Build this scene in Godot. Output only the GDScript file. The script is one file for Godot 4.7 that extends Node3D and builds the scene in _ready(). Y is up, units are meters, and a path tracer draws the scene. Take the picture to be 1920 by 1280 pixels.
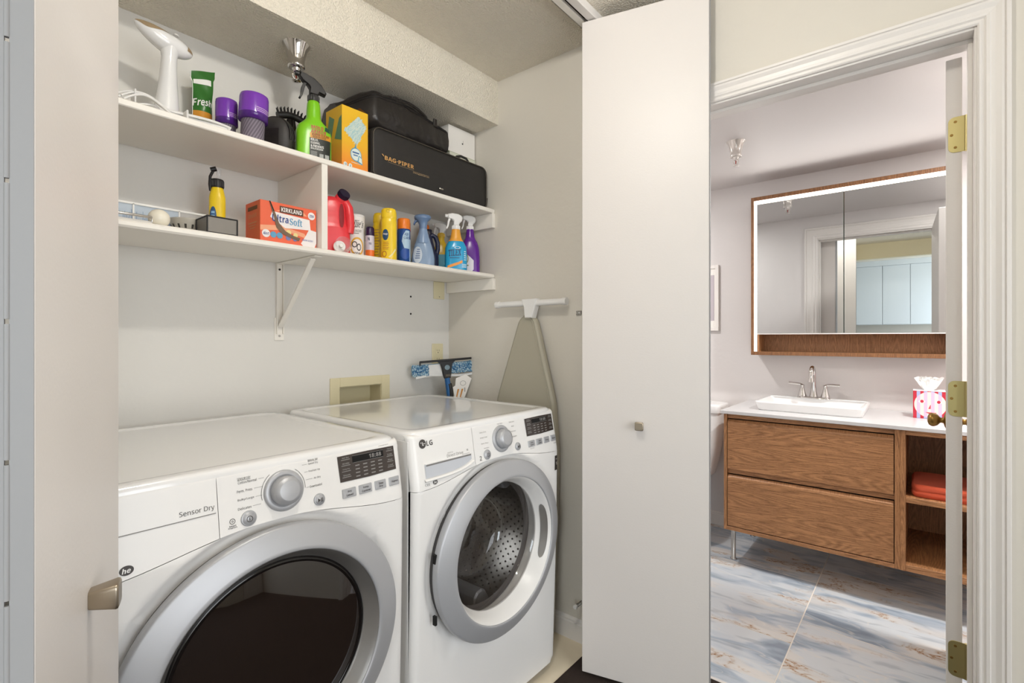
extends Node3D

# World: y up, metres. x runs along the closet towards the bathroom wall, -z into the closet.
const XW := 1.755       # face of the end wall (closet side wall and bathroom door wall)
const ZB := -1.863      # back wall of the closet
const CEIL := 2.44
const XB := 3.45        # back wall of the bathroom
const BCEIL := 2.235    # bathroom ceiling
const SH_T := 1.846     # top of the upper shelf
const SH_L := 1.543     # top of the lower shelf

# ---------------------------------------------------------------- mesh collector
class Geo extends RefCounted:
	var st := SurfaceTool.new()
	var xf := Transform3D()
	var g := 1
	func _init() -> void:
		st.begin(Mesh.PRIMITIVE_TRIANGLES)
	func flat() -> Geo:
		return self
	func auto_uv(p: Vector3, n: Vector3) -> Vector2:
		var a := n.abs()
		if a.y >= a.x and a.y >= a.z:
			return Vector2(p.x, p.z)
		if a.x >= a.z:
			return Vector2(p.z, -p.y)
		return Vector2(p.x, -p.y)
	# a, b, c run anticlockwise seen from outside
	func tri(a: Vector3, b: Vector3, c: Vector3, sg := -1, ua = null, ub = null, uc = null) -> void:
		var n := (b - a).cross(c - a)
		if n.length_squared() < 1e-20:
			return
		st.set_smooth_group(4294967295 if sg < 0 else sg)
		st.set_uv(auto_uv(a, n) if ua == null else ua); st.add_vertex(xf * a)
		st.set_uv(auto_uv(c, n) if uc == null else uc); st.add_vertex(xf * c)
		st.set_uv(auto_uv(b, n) if ub == null else ub); st.add_vertex(xf * b)
	func quad(a: Vector3, b: Vector3, c: Vector3, d: Vector3, sg := -1, uv = null) -> void:
		if uv == null:
			tri(a, b, c, sg); tri(a, c, d, sg)
		else:
			tri(a, b, c, sg, uv[0], uv[1], uv[2]); tri(a, c, d, sg, uv[0], uv[2], uv[3])
	func box(c: Vector3, s: Vector3, bev := 0.0) -> Geo:
		var h := s / 2.0
		var b := minf(bev, minf(h.x, minf(h.y, h.z)) * 0.9)
		for ax in 3:
			for sgn in [-1.0, 1.0]:
				var u := (ax + 1) % 3
				var w := (ax + 2) % 3
				var q := []
				for k in [[-1, -1], [1, -1], [1, 1], [-1, 1]]:
					var p := Vector3()
					p[ax] = sgn * h[ax]
					p[u] = k[0] * (h[u] - b)
					p[w] = k[1] * (h[w] - b)
					q.append(c + p)
				if sgn > 0: quad(q[0], q[1], q[2], q[3])
				else: quad(q[3], q[2], q[1], q[0])
		if b > 0.0:
			for ax in 3:
				var u := (ax + 1) % 3
				var w := (ax + 2) % 3
				for su in [-1.0, 1.0]:
					for sw in [-1.0, 1.0]:
						var q := []
						for k in [[-1, 0], [1, 0], [1, 1], [-1, 1]]:
							var p := Vector3()
							p[ax] = k[0] * (h[ax] - b)
							p[u] = su * (h[u] - (b if k[1] else 0.0))
							p[w] = sw * (h[w] - (0.0 if k[1] else b))
							q.append(c + p)
						if su * sw > 0: quad(q[0], q[1], q[2], q[3])
						else: quad(q[3], q[2], q[1], q[0])
			for sx in [-1.0, 1.0]:
				for sy in [-1.0, 1.0]:
					for sz in [-1.0, 1.0]:
						var s3 := Vector3(sx, sy, sz)
						var a := c + s3 * Vector3(h.x, h.y - b, h.z - b)
						var d := c + s3 * Vector3(h.x - b, h.y, h.z - b)
						var e := c + s3 * Vector3(h.x - b, h.y - b, h.z)
						if sx * sy * sz > 0: tri(a, d, e)
						else: tri(a, e, d)
		return self
	func span(a: Vector3, b: Vector3, bev := 0.0) -> Geo:
		return box((a + b) / 2.0, (b - a).abs(), bev)
	# rings run anticlockwise about the direction of travel
	func loft(rings: Array, closed := true, cap0 := true, cap1 := true, smooth := true) -> Geo:
		g += 1
		var sg := g if smooth else -1
		var n: int = rings[0].size()
		var top: int = n if closed else n - 1
		for k in rings.size() - 1:
			var r0 = rings[k]
			var r1 = rings[k + 1]
			for i in top:
				var j := (i + 1) % n
				var u0 := float(i) / top
				var u1 := float(i + 1) / top
				var v0 := float(k) / (rings.size() - 1)
				var v1 := float(k + 1) / (rings.size() - 1)
				quad(r0[i], r0[j], r1[j], r1[i], sg, [Vector2(u0, 1 - v0), Vector2(u1, 1 - v0), Vector2(u1, 1 - v1), Vector2(u0, 1 - v1)])
		if cap0: cap(rings[0], true)
		if cap1: cap(rings[-1], false)
		return self
	func cap(r, flip: bool) -> void:
		var m := Vector3()
		for p in r: m += p
		m /= r.size()
		for i in r.size():
			var j: int = (i + 1) % r.size()
			if flip: tri(m, r[j], r[i])
			else: tri(m, r[i], r[j])
	func ring(c: Vector3, rx: float, rz: float, n := 24, e := 2.0) -> Array:
		var out := []
		for i in n:
			var t := -TAU * i / n
			var cs := cos(t)
			var sn := sin(t)
			out.append(c + Vector3(rx * signf(cs) * pow(absf(cs), 2.0 / e), 0, rz * signf(sn) * pow(absf(sn), 2.0 / e)))
		return out
	# profile: [radius, y] pairs from bottom to top about the y axis
	func lathe(prof: Array, n := 28, c := Vector3(), cap0 := true, cap1 := true, smooth := true) -> Geo:
		var rings := []
		for p in prof:
			rings.append(ring(c + Vector3(0, p[1], 0), maxf(p[0], 1e-4), maxf(p[0], 1e-4), n))
		return loft(rings, true, cap0, cap1, smooth)
	func frame_of(dir: Vector3) -> Basis:
		var y := dir.normalized()
		var x := y.cross(Vector3(0, 0, 1) if absf(y.z) < 0.9 else Vector3(1, 0, 0)).normalized()
		return Basis(x, y, x.cross(y))
	func cyl(a: Vector3, b: Vector3, ra: float, rb := -1.0, n := 20, smooth := true) -> Geo:
		var keep := xf
		var f := frame_of(b - a)
		xf = keep * Transform3D(f, a)
		lathe([[ra, 0.0], [ra if rb < 0 else rb, (b - a).length()]], n, Vector3(), true, true, smooth)
		xf = keep
		return self
	func tube(path: Array, r: float, n := 10, flat_y := 1.0) -> Geo:
		var rings := []
		var f := frame_of(path[1] - path[0])
		for i in path.size():
			var d: Vector3 = (path[mini(i + 1, path.size() - 1)] - path[maxi(i - 1, 0)]).normalized()
			var x := (f.x - d * f.x.dot(d)).normalized()
			f = Basis(x, d, x.cross(d))
			var rg := []
			for k in n:
				var t := -TAU * k / n
				rg.append(path[i] + f * Vector3(cos(t) * r, 0, sin(t) * r * flat_y))
			rings.append(rg)
		return loft(rings)
	func ball(c: Vector3, r: Vector3, n := 24, m := 14) -> Geo:
		var rings := []
		for k in m + 1:
			var a := -PI / 2 + PI * k / m
			rings.append(ring(c + Vector3(0, sin(a) * r.y, 0), maxf(cos(a), 1e-3) * r.x, maxf(cos(a), 1e-3) * r.z, n))
		return loft(rings)
	# polygon (anticlockwise, x right, y up) extruded from z0 to z1, bevelled at the front
	func prism(poly: PackedVector2Array, z0: float, z1: float, bev := 0.0) -> Geo:
		if Geometry2D.is_polygon_clockwise(poly):
			poly.reverse()
		var m := Vector2()
		for p in poly: m += p
		m /= poly.size()
		var rings := []
		var spec := [[z0, 0.0], [z1, 0.0]] if bev <= 0.0 else [[z0, bev], [z0 + bev, 0.0], [z1 - bev, 0.0], [z1, bev]]
		for s in spec:
			var rg := []
			for p in poly:
				var q: Vector2 = p - (p - m).normalized() * s[1]
				rg.append(Vector3(q.x, q.y, s[0]))
			rings.append(rg)
		loft(rings, true, false, false, false)
		var idx := Geometry2D.triangulate_polygon(poly)
		for side in [0, -1]:
			var r = rings[side]
			for i in range(0, idx.size(), 3):
				var a = r[idx[i]]
				var b = r[idx[i + 1]]
				var c = r[idx[i + 2]]
				var up: float = (b - a).cross(c - a).z
				if (up > 0) == (side == -1): tri(a, b, c)
				else: tri(a, c, b)
		return self
	# a sheet of nu x nv cells over [0,1]^2, f(u, v) -> point; seen from the side where u runs right and v runs up
	func sheet(f: Callable, nu: int, nv: int, smooth := true) -> Geo:
		g += 1
		var sg := g if smooth else -1
		for i in nu:
			for j in nv:
				var u0 := float(i) / nu
				var u1 := float(i + 1) / nu
				var v0 := float(j) / nv
				var v1 := float(j + 1) / nv
				quad(f.call(u0, v0), f.call(u1, v0), f.call(u1, v1), f.call(u0, v1), sg, [Vector2(u0, 1 - v0), Vector2(u1, 1 - v0), Vector2(u1, 1 - v1), Vector2(u0, 1 - v1)])
		return self
	# lettering scaled to w x h about c, laid on a surface by f(x, y) -> point
	func text(s: String, w: float, h: float, c: Vector2, f: Callable, bold := true, serif := false, slant := 0.0, turn := 0.0) -> Geo:
		var tm := TextMesh.new()
		var font := SystemFont.new()
		font.font_names = PackedStringArray(["Droid Serif" if serif else "Droid Sans"])
		font.font_weight = 700 if bold else 400
		tm.font = font
		tm.font_size = 48
		tm.pixel_size = 0.01
		tm.depth = 0.0
		tm.curve_step = 2.0
		tm.text = s
		var arr := tm.get_mesh_arrays()
		var vs: PackedVector3Array = arr[Mesh.ARRAY_VERTEX]
		if vs.is_empty():
			return self
		var lo := Vector2(1e9, 1e9)
		var hi := -lo
		for p in vs:
			lo = lo.min(Vector2(p.x, p.y)); hi = hi.max(Vector2(p.x, p.y))
		var idx = arr[Mesh.ARRAY_INDEX]
		var n: int = vs.size() if idx == null else idx.size()
		for i in range(0, n - 2, 3):
			var q := []
			for k in 3:
				var p: Vector3 = vs[i + k] if idx == null else vs[idx[i + k]]
				var x := ((p.x - lo.x) / maxf(hi.x - lo.x, 1e-6) - 0.5) * w
				var y := ((p.y - lo.y) / maxf(hi.y - lo.y, 1e-6) - 0.5) * h
				var r := Vector2(x + slant * y, y).rotated(turn) + c
				q.append(f.call(r.x, r.y))
			tri(q[0], q[2], q[1])
		return self
	# flat disc or ellipse laid on a surface
	func disc(c: Vector2, rx: float, ry: float, f: Callable, n := 24, r_in := 0.0) -> Geo:
		for i in n:
			var a := TAU * i / n
			var b := TAU * (i + 1) / n
			var p0: Vector3 = f.call(c.x + cos(a) * rx, c.y + sin(a) * ry)
			var p1: Vector3 = f.call(c.x + cos(b) * rx, c.y + sin(b) * ry)
			if r_in > 0.0:
				quad(f.call(c.x + cos(a) * rx * r_in, c.y + sin(a) * ry * r_in), p0, p1, f.call(c.x + cos(b) * rx * r_in, c.y + sin(b) * ry * r_in))
			else:
				for k in 4:
					var r0 := k / 4.0
					var r1 := (k + 1) / 4.0
					var q0: Vector3 = f.call(c.x + cos(a) * rx * r0, c.y + sin(a) * ry * r0)
					var q1: Vector3 = f.call(c.x + cos(a) * rx * r1, c.y + sin(a) * ry * r1)
					var q2: Vector3 = f.call(c.x + cos(b) * rx * r1, c.y + sin(b) * ry * r1)
					var q3: Vector3 = f.call(c.x + cos(b) * rx * r0, c.y + sin(b) * ry * r0)
					quad(q0, q1, q2, q3)
		return self
	# flat rectangle laid on a surface
	func rect(x0: float, y0: float, x1: float, y1: float, f: Callable, nu := 1, nv := 1) -> Geo:
		return sheet(func(u, v): return f.call(lerpf(x0, x1, u), lerpf(y0, y1, v)), nu, nv)
	# flat polygon laid on a surface
	func poly(p: PackedVector2Array, f: Callable) -> Geo:
		var idx := Geometry2D.triangulate_polygon(p)
		for i in range(0, idx.size(), 3):
			var a: Vector2 = p[idx[i]]
			var b: Vector2 = p[idx[i + 1]]
			var c: Vector2 = p[idx[i + 2]]
			if (b - a).cross(c - a) > 0: laid(a, b, c, f, 5)
			else: laid(a, c, b, f, 5)
		return self
	# one flat triangle split until it follows the surface
	func laid(a: Vector2, b: Vector2, c: Vector2, f: Callable, deep: int) -> void:
		var ab := a.distance_to(b)
		var bc := b.distance_to(c)
		var ca := c.distance_to(a)
		var m := maxf(ab, maxf(bc, ca))
		var pa: Vector3 = f.call(a.x, a.y)
		var pb: Vector3 = f.call(b.x, b.y)
		var pc: Vector3 = f.call(c.x, c.y)
		var off := 0.0
		if deep > 0 and m > 0.003:
			for e in [[a, b, pa, pb], [b, c, pb, pc], [c, a, pc, pa]]:
				var h: Vector2 = (e[0] + e[1]) / 2.0
				off = maxf(off, (f.call(h.x, h.y) as Vector3).distance_to((e[2] + e[3]) / 2.0))
		if off < 0.00015:
			tri(pa, pb, pc)
		elif m == ab:
			laid(a, (a + b) / 2, c, f, deep - 1); laid((a + b) / 2, b, c, f, deep - 1)
		elif m == bc:
			laid(b, (b + c) / 2, a, f, deep - 1); laid((b + c) / 2, c, a, f, deep - 1)
		else:
			laid(c, (c + a) / 2, b, f, deep - 1); laid((c + a) / 2, a, b, f, deep - 1)
	func mesh() -> ArrayMesh:
		st.generate_normals()
		return st.commit()

# a bottle: profile rows [y, half width, half depth, squareness], smooth in between
class Bottle extends RefCounted:
	var p: Array
	func _init(rows: Array) -> void:
		p = rows
	func at(y: float) -> Array:
		var k := 0
		while k < p.size() - 2 and y > p[k + 1][0]:
			k += 1
		var t := clampf((y - p[k][0]) / maxf(p[k + 1][0] - p[k][0], 1e-6), 0.0, 1.0)
		var out := []
		for i in [1, 2, 3]:
			var v := cubic_interpolate(p[k][i], p[k + 1][i], p[maxi(k - 1, 0)][i], p[mini(k + 2, p.size() - 1)][i], t)
			out.append(clampf(v, minf(p[k][i], p[k + 1][i]), maxf(p[k][i], p[k + 1][i])))
		return out
	func geo(n := 36, sub := 5) -> Geo:
		var q := Geo.new()
		var rings := []
		for k in p.size() - 1:
			for s in sub:
				var y: float = lerpf(p[k][0], p[k + 1][0], float(s) / sub)
				var a := at(y)
				rings.append(q.ring(Vector3(0, y, 0), a[0], a[1], n, a[2]))
		rings.append(q.ring(Vector3(0, p[-1][0], 0), p[-1][1], p[-1][2], n, p[-1][3]))
		q.loft(rings)
		return q
	# point on the front of the bottle, e in front of its skin
	func front(x: float, y: float, e := 0.0006) -> Vector3:
		var a := at(y)
		var t := clampf(absf(x) / a[0], 0.0, 0.995)
		return Vector3(clampf(x, -a[0] * 0.995, a[0] * 0.995), y, a[1] * pow(1.0 - pow(t, a[2]), 1.0 / a[2]) + e)
	func on(e := 0.0006) -> Callable:
		return func(x, y): return front(x, y, e)
	func patch(x0: float, y0: float, x1: float, y1: float, e := 0.0005) -> Geo:
		return Geo.new().rect(x0, y0, x1, y1, on(e), 12, 10)

# ---------------------------------------------------------------- naming and tagging
var used := {}
func numbered(called: String) -> String:
	var n: int = used.get(called, 0)
	used[called] = n + 1
	return called if n == 0 else "%s_%03d" % [called, n]
func tag(o: Node3D, label: String, category: String, group := "", kind := "") -> Node3D:
	o.set_meta("label", label)
	o.set_meta("category", category)
	if group: o.set_meta("group", group)
	if kind: o.set_meta("kind", kind)
	return o
func thing(called: String, label: String, category: String, at := Vector3.ZERO, turn := 0.0, group := "", kind := "") -> Node3D:
	var o := Node3D.new()
	o.name = numbered(called)
	add_child(o)
	o.position = at
	o.rotation.y = turn
	tag(o, label, category, group, kind)
	return o
func part(called: String, geo, m: Material, parent: Node3D = null, label := "") -> MeshInstance3D:
	var o := MeshInstance3D.new()
	o.mesh = geo.mesh() if geo is Geo else geo
	o.material_override = null
	for i in o.mesh.get_surface_count():
		o.set_surface_override_material(i, m)
	o.cast_shadow = GeometryInstance3D.SHADOW_CASTING_SETTING_ON
	if parent == null:
		o.name = numbered(called)
		add_child(o)
	else:
		o.name = called
		parent.add_child(o, true)
	if label: o.set_meta("label", label)
	return o
func single(called: String, geo, m: Material, label: String, category: String, group := "", kind := "") -> MeshInstance3D:
	var o := part(called, geo, m)
	tag(o, label, category, group, kind)
	return o
func struct(called: String, geo, m: Material, label: String, category: String) -> MeshInstance3D:
	return single(called, geo, m, label, category, "", "structure")

# ---------------------------------------------------------------- materials
func rgb8(r: int, g: int, b: int, a := 1.0) -> Color:
	return Color(r / 255.0, g / 255.0, b / 255.0, a)
func mat(c: Color, rough := 0.5, metal := 0.0, spec := 0.5) -> StandardMaterial3D:
	var m := StandardMaterial3D.new()
	m.albedo_color = c
	m.roughness = rough
	m.metallic = metal
	m.metallic_specular = spec
	m.cull_mode = BaseMaterial3D.CULL_DISABLED
	return m
func noise_tex(freq: float, seed_: int, size := 512, oct := 3) -> NoiseTexture2D:
	var n := FastNoiseLite.new()
	n.seed = seed_
	n.frequency = freq
	n.fractal_octaves = oct
	var t := NoiseTexture2D.new()
	t.width = size
	t.height = size
	t.seamless = true
	t.noise = n
	return t
func relief(m: StandardMaterial3D, tex: Texture2D, cm: float, scale: float) -> StandardMaterial3D:
	m.heightmap_enabled = true
	m.heightmap_texture = tex
	m.heightmap_scale = cm
	m.uv1_triplanar = true
	m.uv1_world_triplanar = true
	m.uv1_scale = Vector3.ONE * scale
	return m
func oak_image(seed_: int, along_v: bool) -> ImageTexture:
	var w := 512
	var im := Image.create(w, w, false, Image.FORMAT_RGB8)
	var a := FastNoiseLite.new(); a.seed = seed_; a.frequency = 0.006; a.fractal_octaves = 2
	var b := FastNoiseLite.new(); b.seed = seed_ + 7; b.frequency = 0.05; b.fractal_octaves = 3
	var lo := Color(0.45, 0.295, 0.175)
	var hi := Color(0.79, 0.575, 0.39)
	for y in w:
		for x in w:
			# seamless along both sides by blending the noise with itself
			var gx := float(x)
			var gy := float(y)
			var rings := a.get_noise_2d(gx * 0.22, gy * 1.7) * 9.0 + gy * 0.012
			var band := 0.5 + 0.5 * sin(rings * TAU * 0.9)
			var fine := b.get_noise_2d(gx * 0.10, gy * 6.0)
			var pore := b.get_noise_2d(gx * 0.35 + 900.0, gy * 14.0)
			var t := clampf(0.62 + 0.30 * (band - 0.5) + 0.26 * fine - (0.30 if pore > 0.28 else 0.0), 0.0, 1.0)
			im.set_pixel(y if along_v else x, x if along_v else y, lo.lerp(hi, t))
	im.generate_mipmaps()
	return ImageTexture.create_from_image(im)
func wood(tex: Texture2D, scale: float, offset := Vector3.ZERO) -> StandardMaterial3D:
	var m := mat(Color.WHITE, 0.45)
	m.albedo_texture = tex
	m.uv1_triplanar = true
	m.uv1_world_triplanar = true
	m.uv1_triplanar_sharpness = 8.0
	m.uv1_scale = Vector3.ONE * scale
	m.uv1_offset = offset
	return m
func marble_image(seed_: int, rust: float) -> ImageTexture:
	var w := 384
	var h := 768
	var im := Image.create(w, h, false, Image.FORMAT_RGB8)
	var a := FastNoiseLite.new(); a.seed = seed_; a.frequency = 0.0042; a.fractal_octaves = 4
	var wv := FastNoiseLite.new(); wv.seed = seed_ + 31; wv.frequency = 0.006; wv.fractal_octaves = 3
	var c := FastNoiseLite.new(); c.seed = seed_ + 63; c.frequency = 0.02; c.fractal_octaves = 4
	var pale := Color(0.85, 0.87, 0.89)
	var blue := Color(0.69, 0.74, 0.80)
	var deep := Color(0.46, 0.51, 0.57)
	var cream := Color(0.90, 0.88, 0.86)
	var brown := Color(0.62, 0.45, 0.31)
	for y in h:
		for x in w:
			# the clouds run along the length of the tile
			var fx := float(x) * 1.5
			var fy := float(y) * 0.5
			var wx := wv.get_noise_2d(fx, fy) * 70.0
			var wy := wv.get_noise_2d(fx + 500.0, fy + 200.0) * 70.0
			var s := a.get_noise_2d((fx + wx) * 1.4, (fy + wy) * 1.4) * 0.5 + 0.5
			var col := blue.lerp(pale, smoothstep(0.30, 0.60, s))
			col = col.lerp(deep, 0.45 * smoothstep(0.36, 0.16, s + 0.10 * c.get_noise_2d(fx, fy)))
			col = col.lerp(deep, 0.25 * smoothstep(0.1, 0.5, c.get_noise_2d(fx * 0.9 + wx * 0.4, fy * 0.5)))
			var vein := absf(a.get_noise_2d(fx + wx * 1.3 + 900.0, fy + wy * 1.3))
			col = col.lerp(cream, 0.55 * (1.0 - smoothstep(0.0, 0.05, vein)))
			var r := wv.get_noise_2d(fx * 0.7 + 1300.0, fy * 0.7 + 77.0)
			if r > 0.24 - rust * 0.22:
				var k := smoothstep(0.24 - rust * 0.22, 0.36, r)
				col = col.lerp(cream, 0.75 * k)
				var crack := absf(c.get_noise_2d(fx * 1.5 + wx * 0.9, fy * 2.2 + wy * 0.9))
				var patchy := smoothstep(-0.15, 0.35, c.get_noise_2d(fx * 0.6 + 400.0, fy * 0.6))
				col = col.lerp(brown, k * patchy * (0.8 * (1.0 - smoothstep(0.0, 0.06, crack)) + 0.35 * (1.0 - smoothstep(0.0, 0.35, crack))))
			im.set_pixel(x, y, col)
	im.generate_mipmaps()
	return ImageTexture.create_from_image(im)

var M := {}
func make_materials() -> void:
	var stucco := noise_tex(0.085, 5, 512, 3)
	var orange := noise_tex(0.02, 9, 512, 4)
	M.wall = relief(mat(rgb8(226, 223, 217), 0.55), orange, 0.05, 2.5)
	M.end_wall = relief(mat(rgb8(218, 212, 201), 0.5), orange, 0.05, 2.5)
	M.ceiling = relief(mat(rgb8(236, 228, 212), 0.75), stucco, 0.5, 2.6)
	M.hall_wall = relief(mat(rgb8(220, 209, 178), 0.6), orange, 0.06, 2.5)
	M.bath_wall = relief(mat(rgb8(224, 219, 217), 0.5), orange, 0.04, 2.5)
	M.bath_ceiling = mat(rgb8(220, 215, 213), 0.5, 0.0, 0.4)
	M.trim = mat(rgb8(234, 229, 224), 0.35)
	M.door = relief(mat(rgb8(225, 219, 214), 0.42), noise_tex(0.06, 3, 256, 2), 0.012, 8.0)
	M.edge = mat(rgb8(158, 157, 157), 0.5)
	M.gap = mat(rgb8(35, 32, 28), 0.8)
	M.vinyl = relief(mat(rgb8(242, 228, 202), 0.5), orange, 0.05, 3.0)
	var carpet := noise_tex(0.12, 21, 512, 4)
	M.carpet = mat(rgb8(64, 48, 40), 0.9)
	M.carpet.detail_enabled = false
	M.carpet = relief(M.carpet, carpet, 0.8, 6.0)
	M.grout = mat(rgb8(240, 233, 224), 0.8)
	M.shelf = mat(rgb8(243, 238, 229), 0.45)
	M.white_gloss = mat(rgb8(238, 237, 236), 0.16)
	M.white_gloss.clearcoat_enabled = true
	M.white_gloss.clearcoat = 0.6
	M.white_gloss.clearcoat_roughness = 0.05
	M.white_plastic = mat(rgb8(238, 236, 233), 0.3)
	M.silver = mat(rgb8(180, 181, 184), 0.42, 0.35)
	M.silver_dark = mat(rgb8(150, 148, 145), 0.35, 0.7)
	M.chrome = mat(rgb8(206, 203, 200), 0.08, 1.0)
	M.nickel = mat(rgb8(176, 164, 146), 0.34, 1.0)
	M.steel = mat(rgb8(190, 188, 184), 0.22, 1.0)
	M.brass = mat(rgb8(190, 176, 122), 0.4, 0.85)
	M.brass_dark = mat(rgb8(150, 118, 62), 0.34, 0.9)
	M.black = mat(rgb8(22, 20, 20), 0.45)
	M.black_gloss = mat(rgb8(20, 17, 16), 0.08)
	M.dark_hole = mat(rgb8(12, 11, 10), 0.9)
	M.display = mat(rgb8(62, 54, 50), 0.25)
	M.print_dark = mat(rgb8(70, 66, 64), 0.6)
	M.print_grey = mat(rgb8(140, 137, 134), 0.6)
	M.print_pale = mat(rgb8(205, 198, 190), 0.6)
	M.print_white = mat(rgb8(245, 243, 238), 0.6)
	M.beige_plate = mat(rgb8(222, 212, 176), 0.4)
	M.paper = mat(rgb8(246, 242, 236), 0.7)
	M.tissue = mat(rgb8(250, 249, 246), 0.85)
	M.tissue.backlight_enabled = true
	M.tissue.backlight = Color(0.4, 0.4, 0.4)
	M.clear = mat(Color(0.97, 0.98, 1.0, 0.10), 0.06)
	M.clear.transparency = BaseMaterial3D.TRANSPARENCY_ALPHA
	M.glass = mat(Color(0.30, 0.26, 0.23, 0.30), 0.03)
	M.glass.transparency = BaseMaterial3D.TRANSPARENCY_ALPHA
	M.dryer_glass = mat(rgb8(30, 22, 18), 0.04)
	M.dryer_glass.clearcoat_enabled = true
	M.dryer_glass.clearcoat = 1.0
	M.dryer_glass.clearcoat_roughness = 0.02
	M.mirror = mat(rgb8(204, 206, 206), 0.0, 1.0)
	M.ceramic = mat(rgb8(244, 243, 242), 0.12)
	M.counter = mat(rgb8(208, 206, 206), 0.25)
	var oak_h := oak_image(11, false)
	var oak_v := oak_image(12, true)
	M.oak_h = wood(oak_h, 1.25, Vector3(0, 0, 0.08))
	M.oak_h2 = wood(oak_h, 1.25, Vector3(0.37, 0.30, 0.11))
	M.oak_v = wood(oak_v, 1.7)
	M.oak_v2 = wood(oak_v, 1.7, Vector3(0.21, 0.47, 0.13))
	M.oak_frame = wood(oak_v, 1.7)
	M.oak_frame.albedo_color = Color(0.80, 0.78, 0.77)
	M.marble = []
	for k in 4:
		var m := mat(Color.WHITE, 0.14)
		m.albedo_texture = marble_image(40 + k * 5, [0.85, 0.25, 1.0, 0.1][k])
		m.texture_repeat = false
		M.marble.append(m)
	var leather := noise_tex(0.035, 14, 512, 4)
	M.leather = relief(mat(rgb8(40, 36, 34), 0.36), leather, 0.10, 2.6)
	M.nylon = relief(mat(rgb8(38, 35, 33), 0.6), noise_tex(0.25, 15, 512, 2), 0.05, 10.0)
	M.board_cover = relief(mat(rgb8(176, 170, 152), 0.5, 0.05), noise_tex(0.2, 16, 512, 2), 0.04, 8.0)

# ---------------------------------------------------------------- camera, sky, lamps
func make_view() -> void:
	var cam := Camera3D.new()
	cam.name = "camera"
	cam.projection = Camera3D.PROJECTION_FRUSTUM
	cam.near = 0.05
	cam.far = 60.0
	cam.size = 2.0 * 0.05 * 640.0 / 934.0
	cam.frustum_offset = Vector2(0, -0.05 * 6.55 / 934.0)
	cam.position = Vector3(0, 1.244, 0)
	cam.rotation_degrees = Vector3(0, -50.521, 0)
	add_child(cam)
	cam.current = true
	var env := Environment.new()
	var sky := Sky.new()
	var sm := ProceduralSkyMaterial.new()
	sm.sky_top_color = Color(0.55, 0.66, 0.82)
	sm.sky_horizon_color = Color(0.82, 0.86, 0.9)
	sm.ground_horizon_color = Color(0.6, 0.6, 0.58)
	sm.ground_bottom_color = Color(0.4, 0.39, 0.37)
	sky.sky_material = sm
	env.background_mode = Environment.BG_SKY
	env.sky = sky
	env.tonemap_mode = Environment.TONE_MAPPER_LINEAR
	env.tonemap_exposure = EXPOSURE
	env.sdfgi_enabled = true
	env.ssao_enabled = true
	env.ssil_enabled = true
	var we := WorldEnvironment.new()
	we.name = "environment"
	we.environment = env
	add_child(we)
	# unseen windows: one lights closet and hall from behind, one the kitchen cabinets
	area("unseen_window_light", Vector3(0.20, 1.35, 2.62), Vector3(0, 0, -1), Vector2(2.2, 1.7), Color(0.97, 0.985, 1.0), E_WINDOW)
	area("unseen_kitchen_light", Vector3(-2.3, 1.4, 1.02), Vector3(0, 0, -1), Vector2(1.2, 1.3), Color(0.93, 0.97, 1.0), E_KITCHEN)
func area(called: String, at: Vector3, dir: Vector3, size: Vector2, c: Color, e: float) -> AreaLight3D:
	var l := AreaLight3D.new()
	l.name = called
	l.area_size = size
	l.light_color = c
	l.light_energy = e
	l.shadow_enabled = true
	l.set("area_range", 12.0)
	l.set("omni_range", 12.0)
	add_child(l)
	l.position = at
	var up := Vector3.UP if absf(dir.y) < 0.9 else Vector3(1, 0, 0)
	l.basis = Basis.looking_at(dir, up)
	return l
func omni(called: String, at: Vector3, c: Color, e: float, size: float) -> void:
	var l := OmniLight3D.new()
	l.name = called
	l.light_color = c
	l.light_energy = e
	l.light_size = size
	l.omni_range = 12.0
	l.omni_attenuation = 2.0
	l.shadow_enabled = true
	add_child(l)
	l.position = at

const EXPOSURE := 1.0
const E_LAMP := 0.74
const E_WINDOW := 5.8
const E_KITCHEN := 6.2
const E_LED := 0.11
const E_BATH := 1.9

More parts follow.
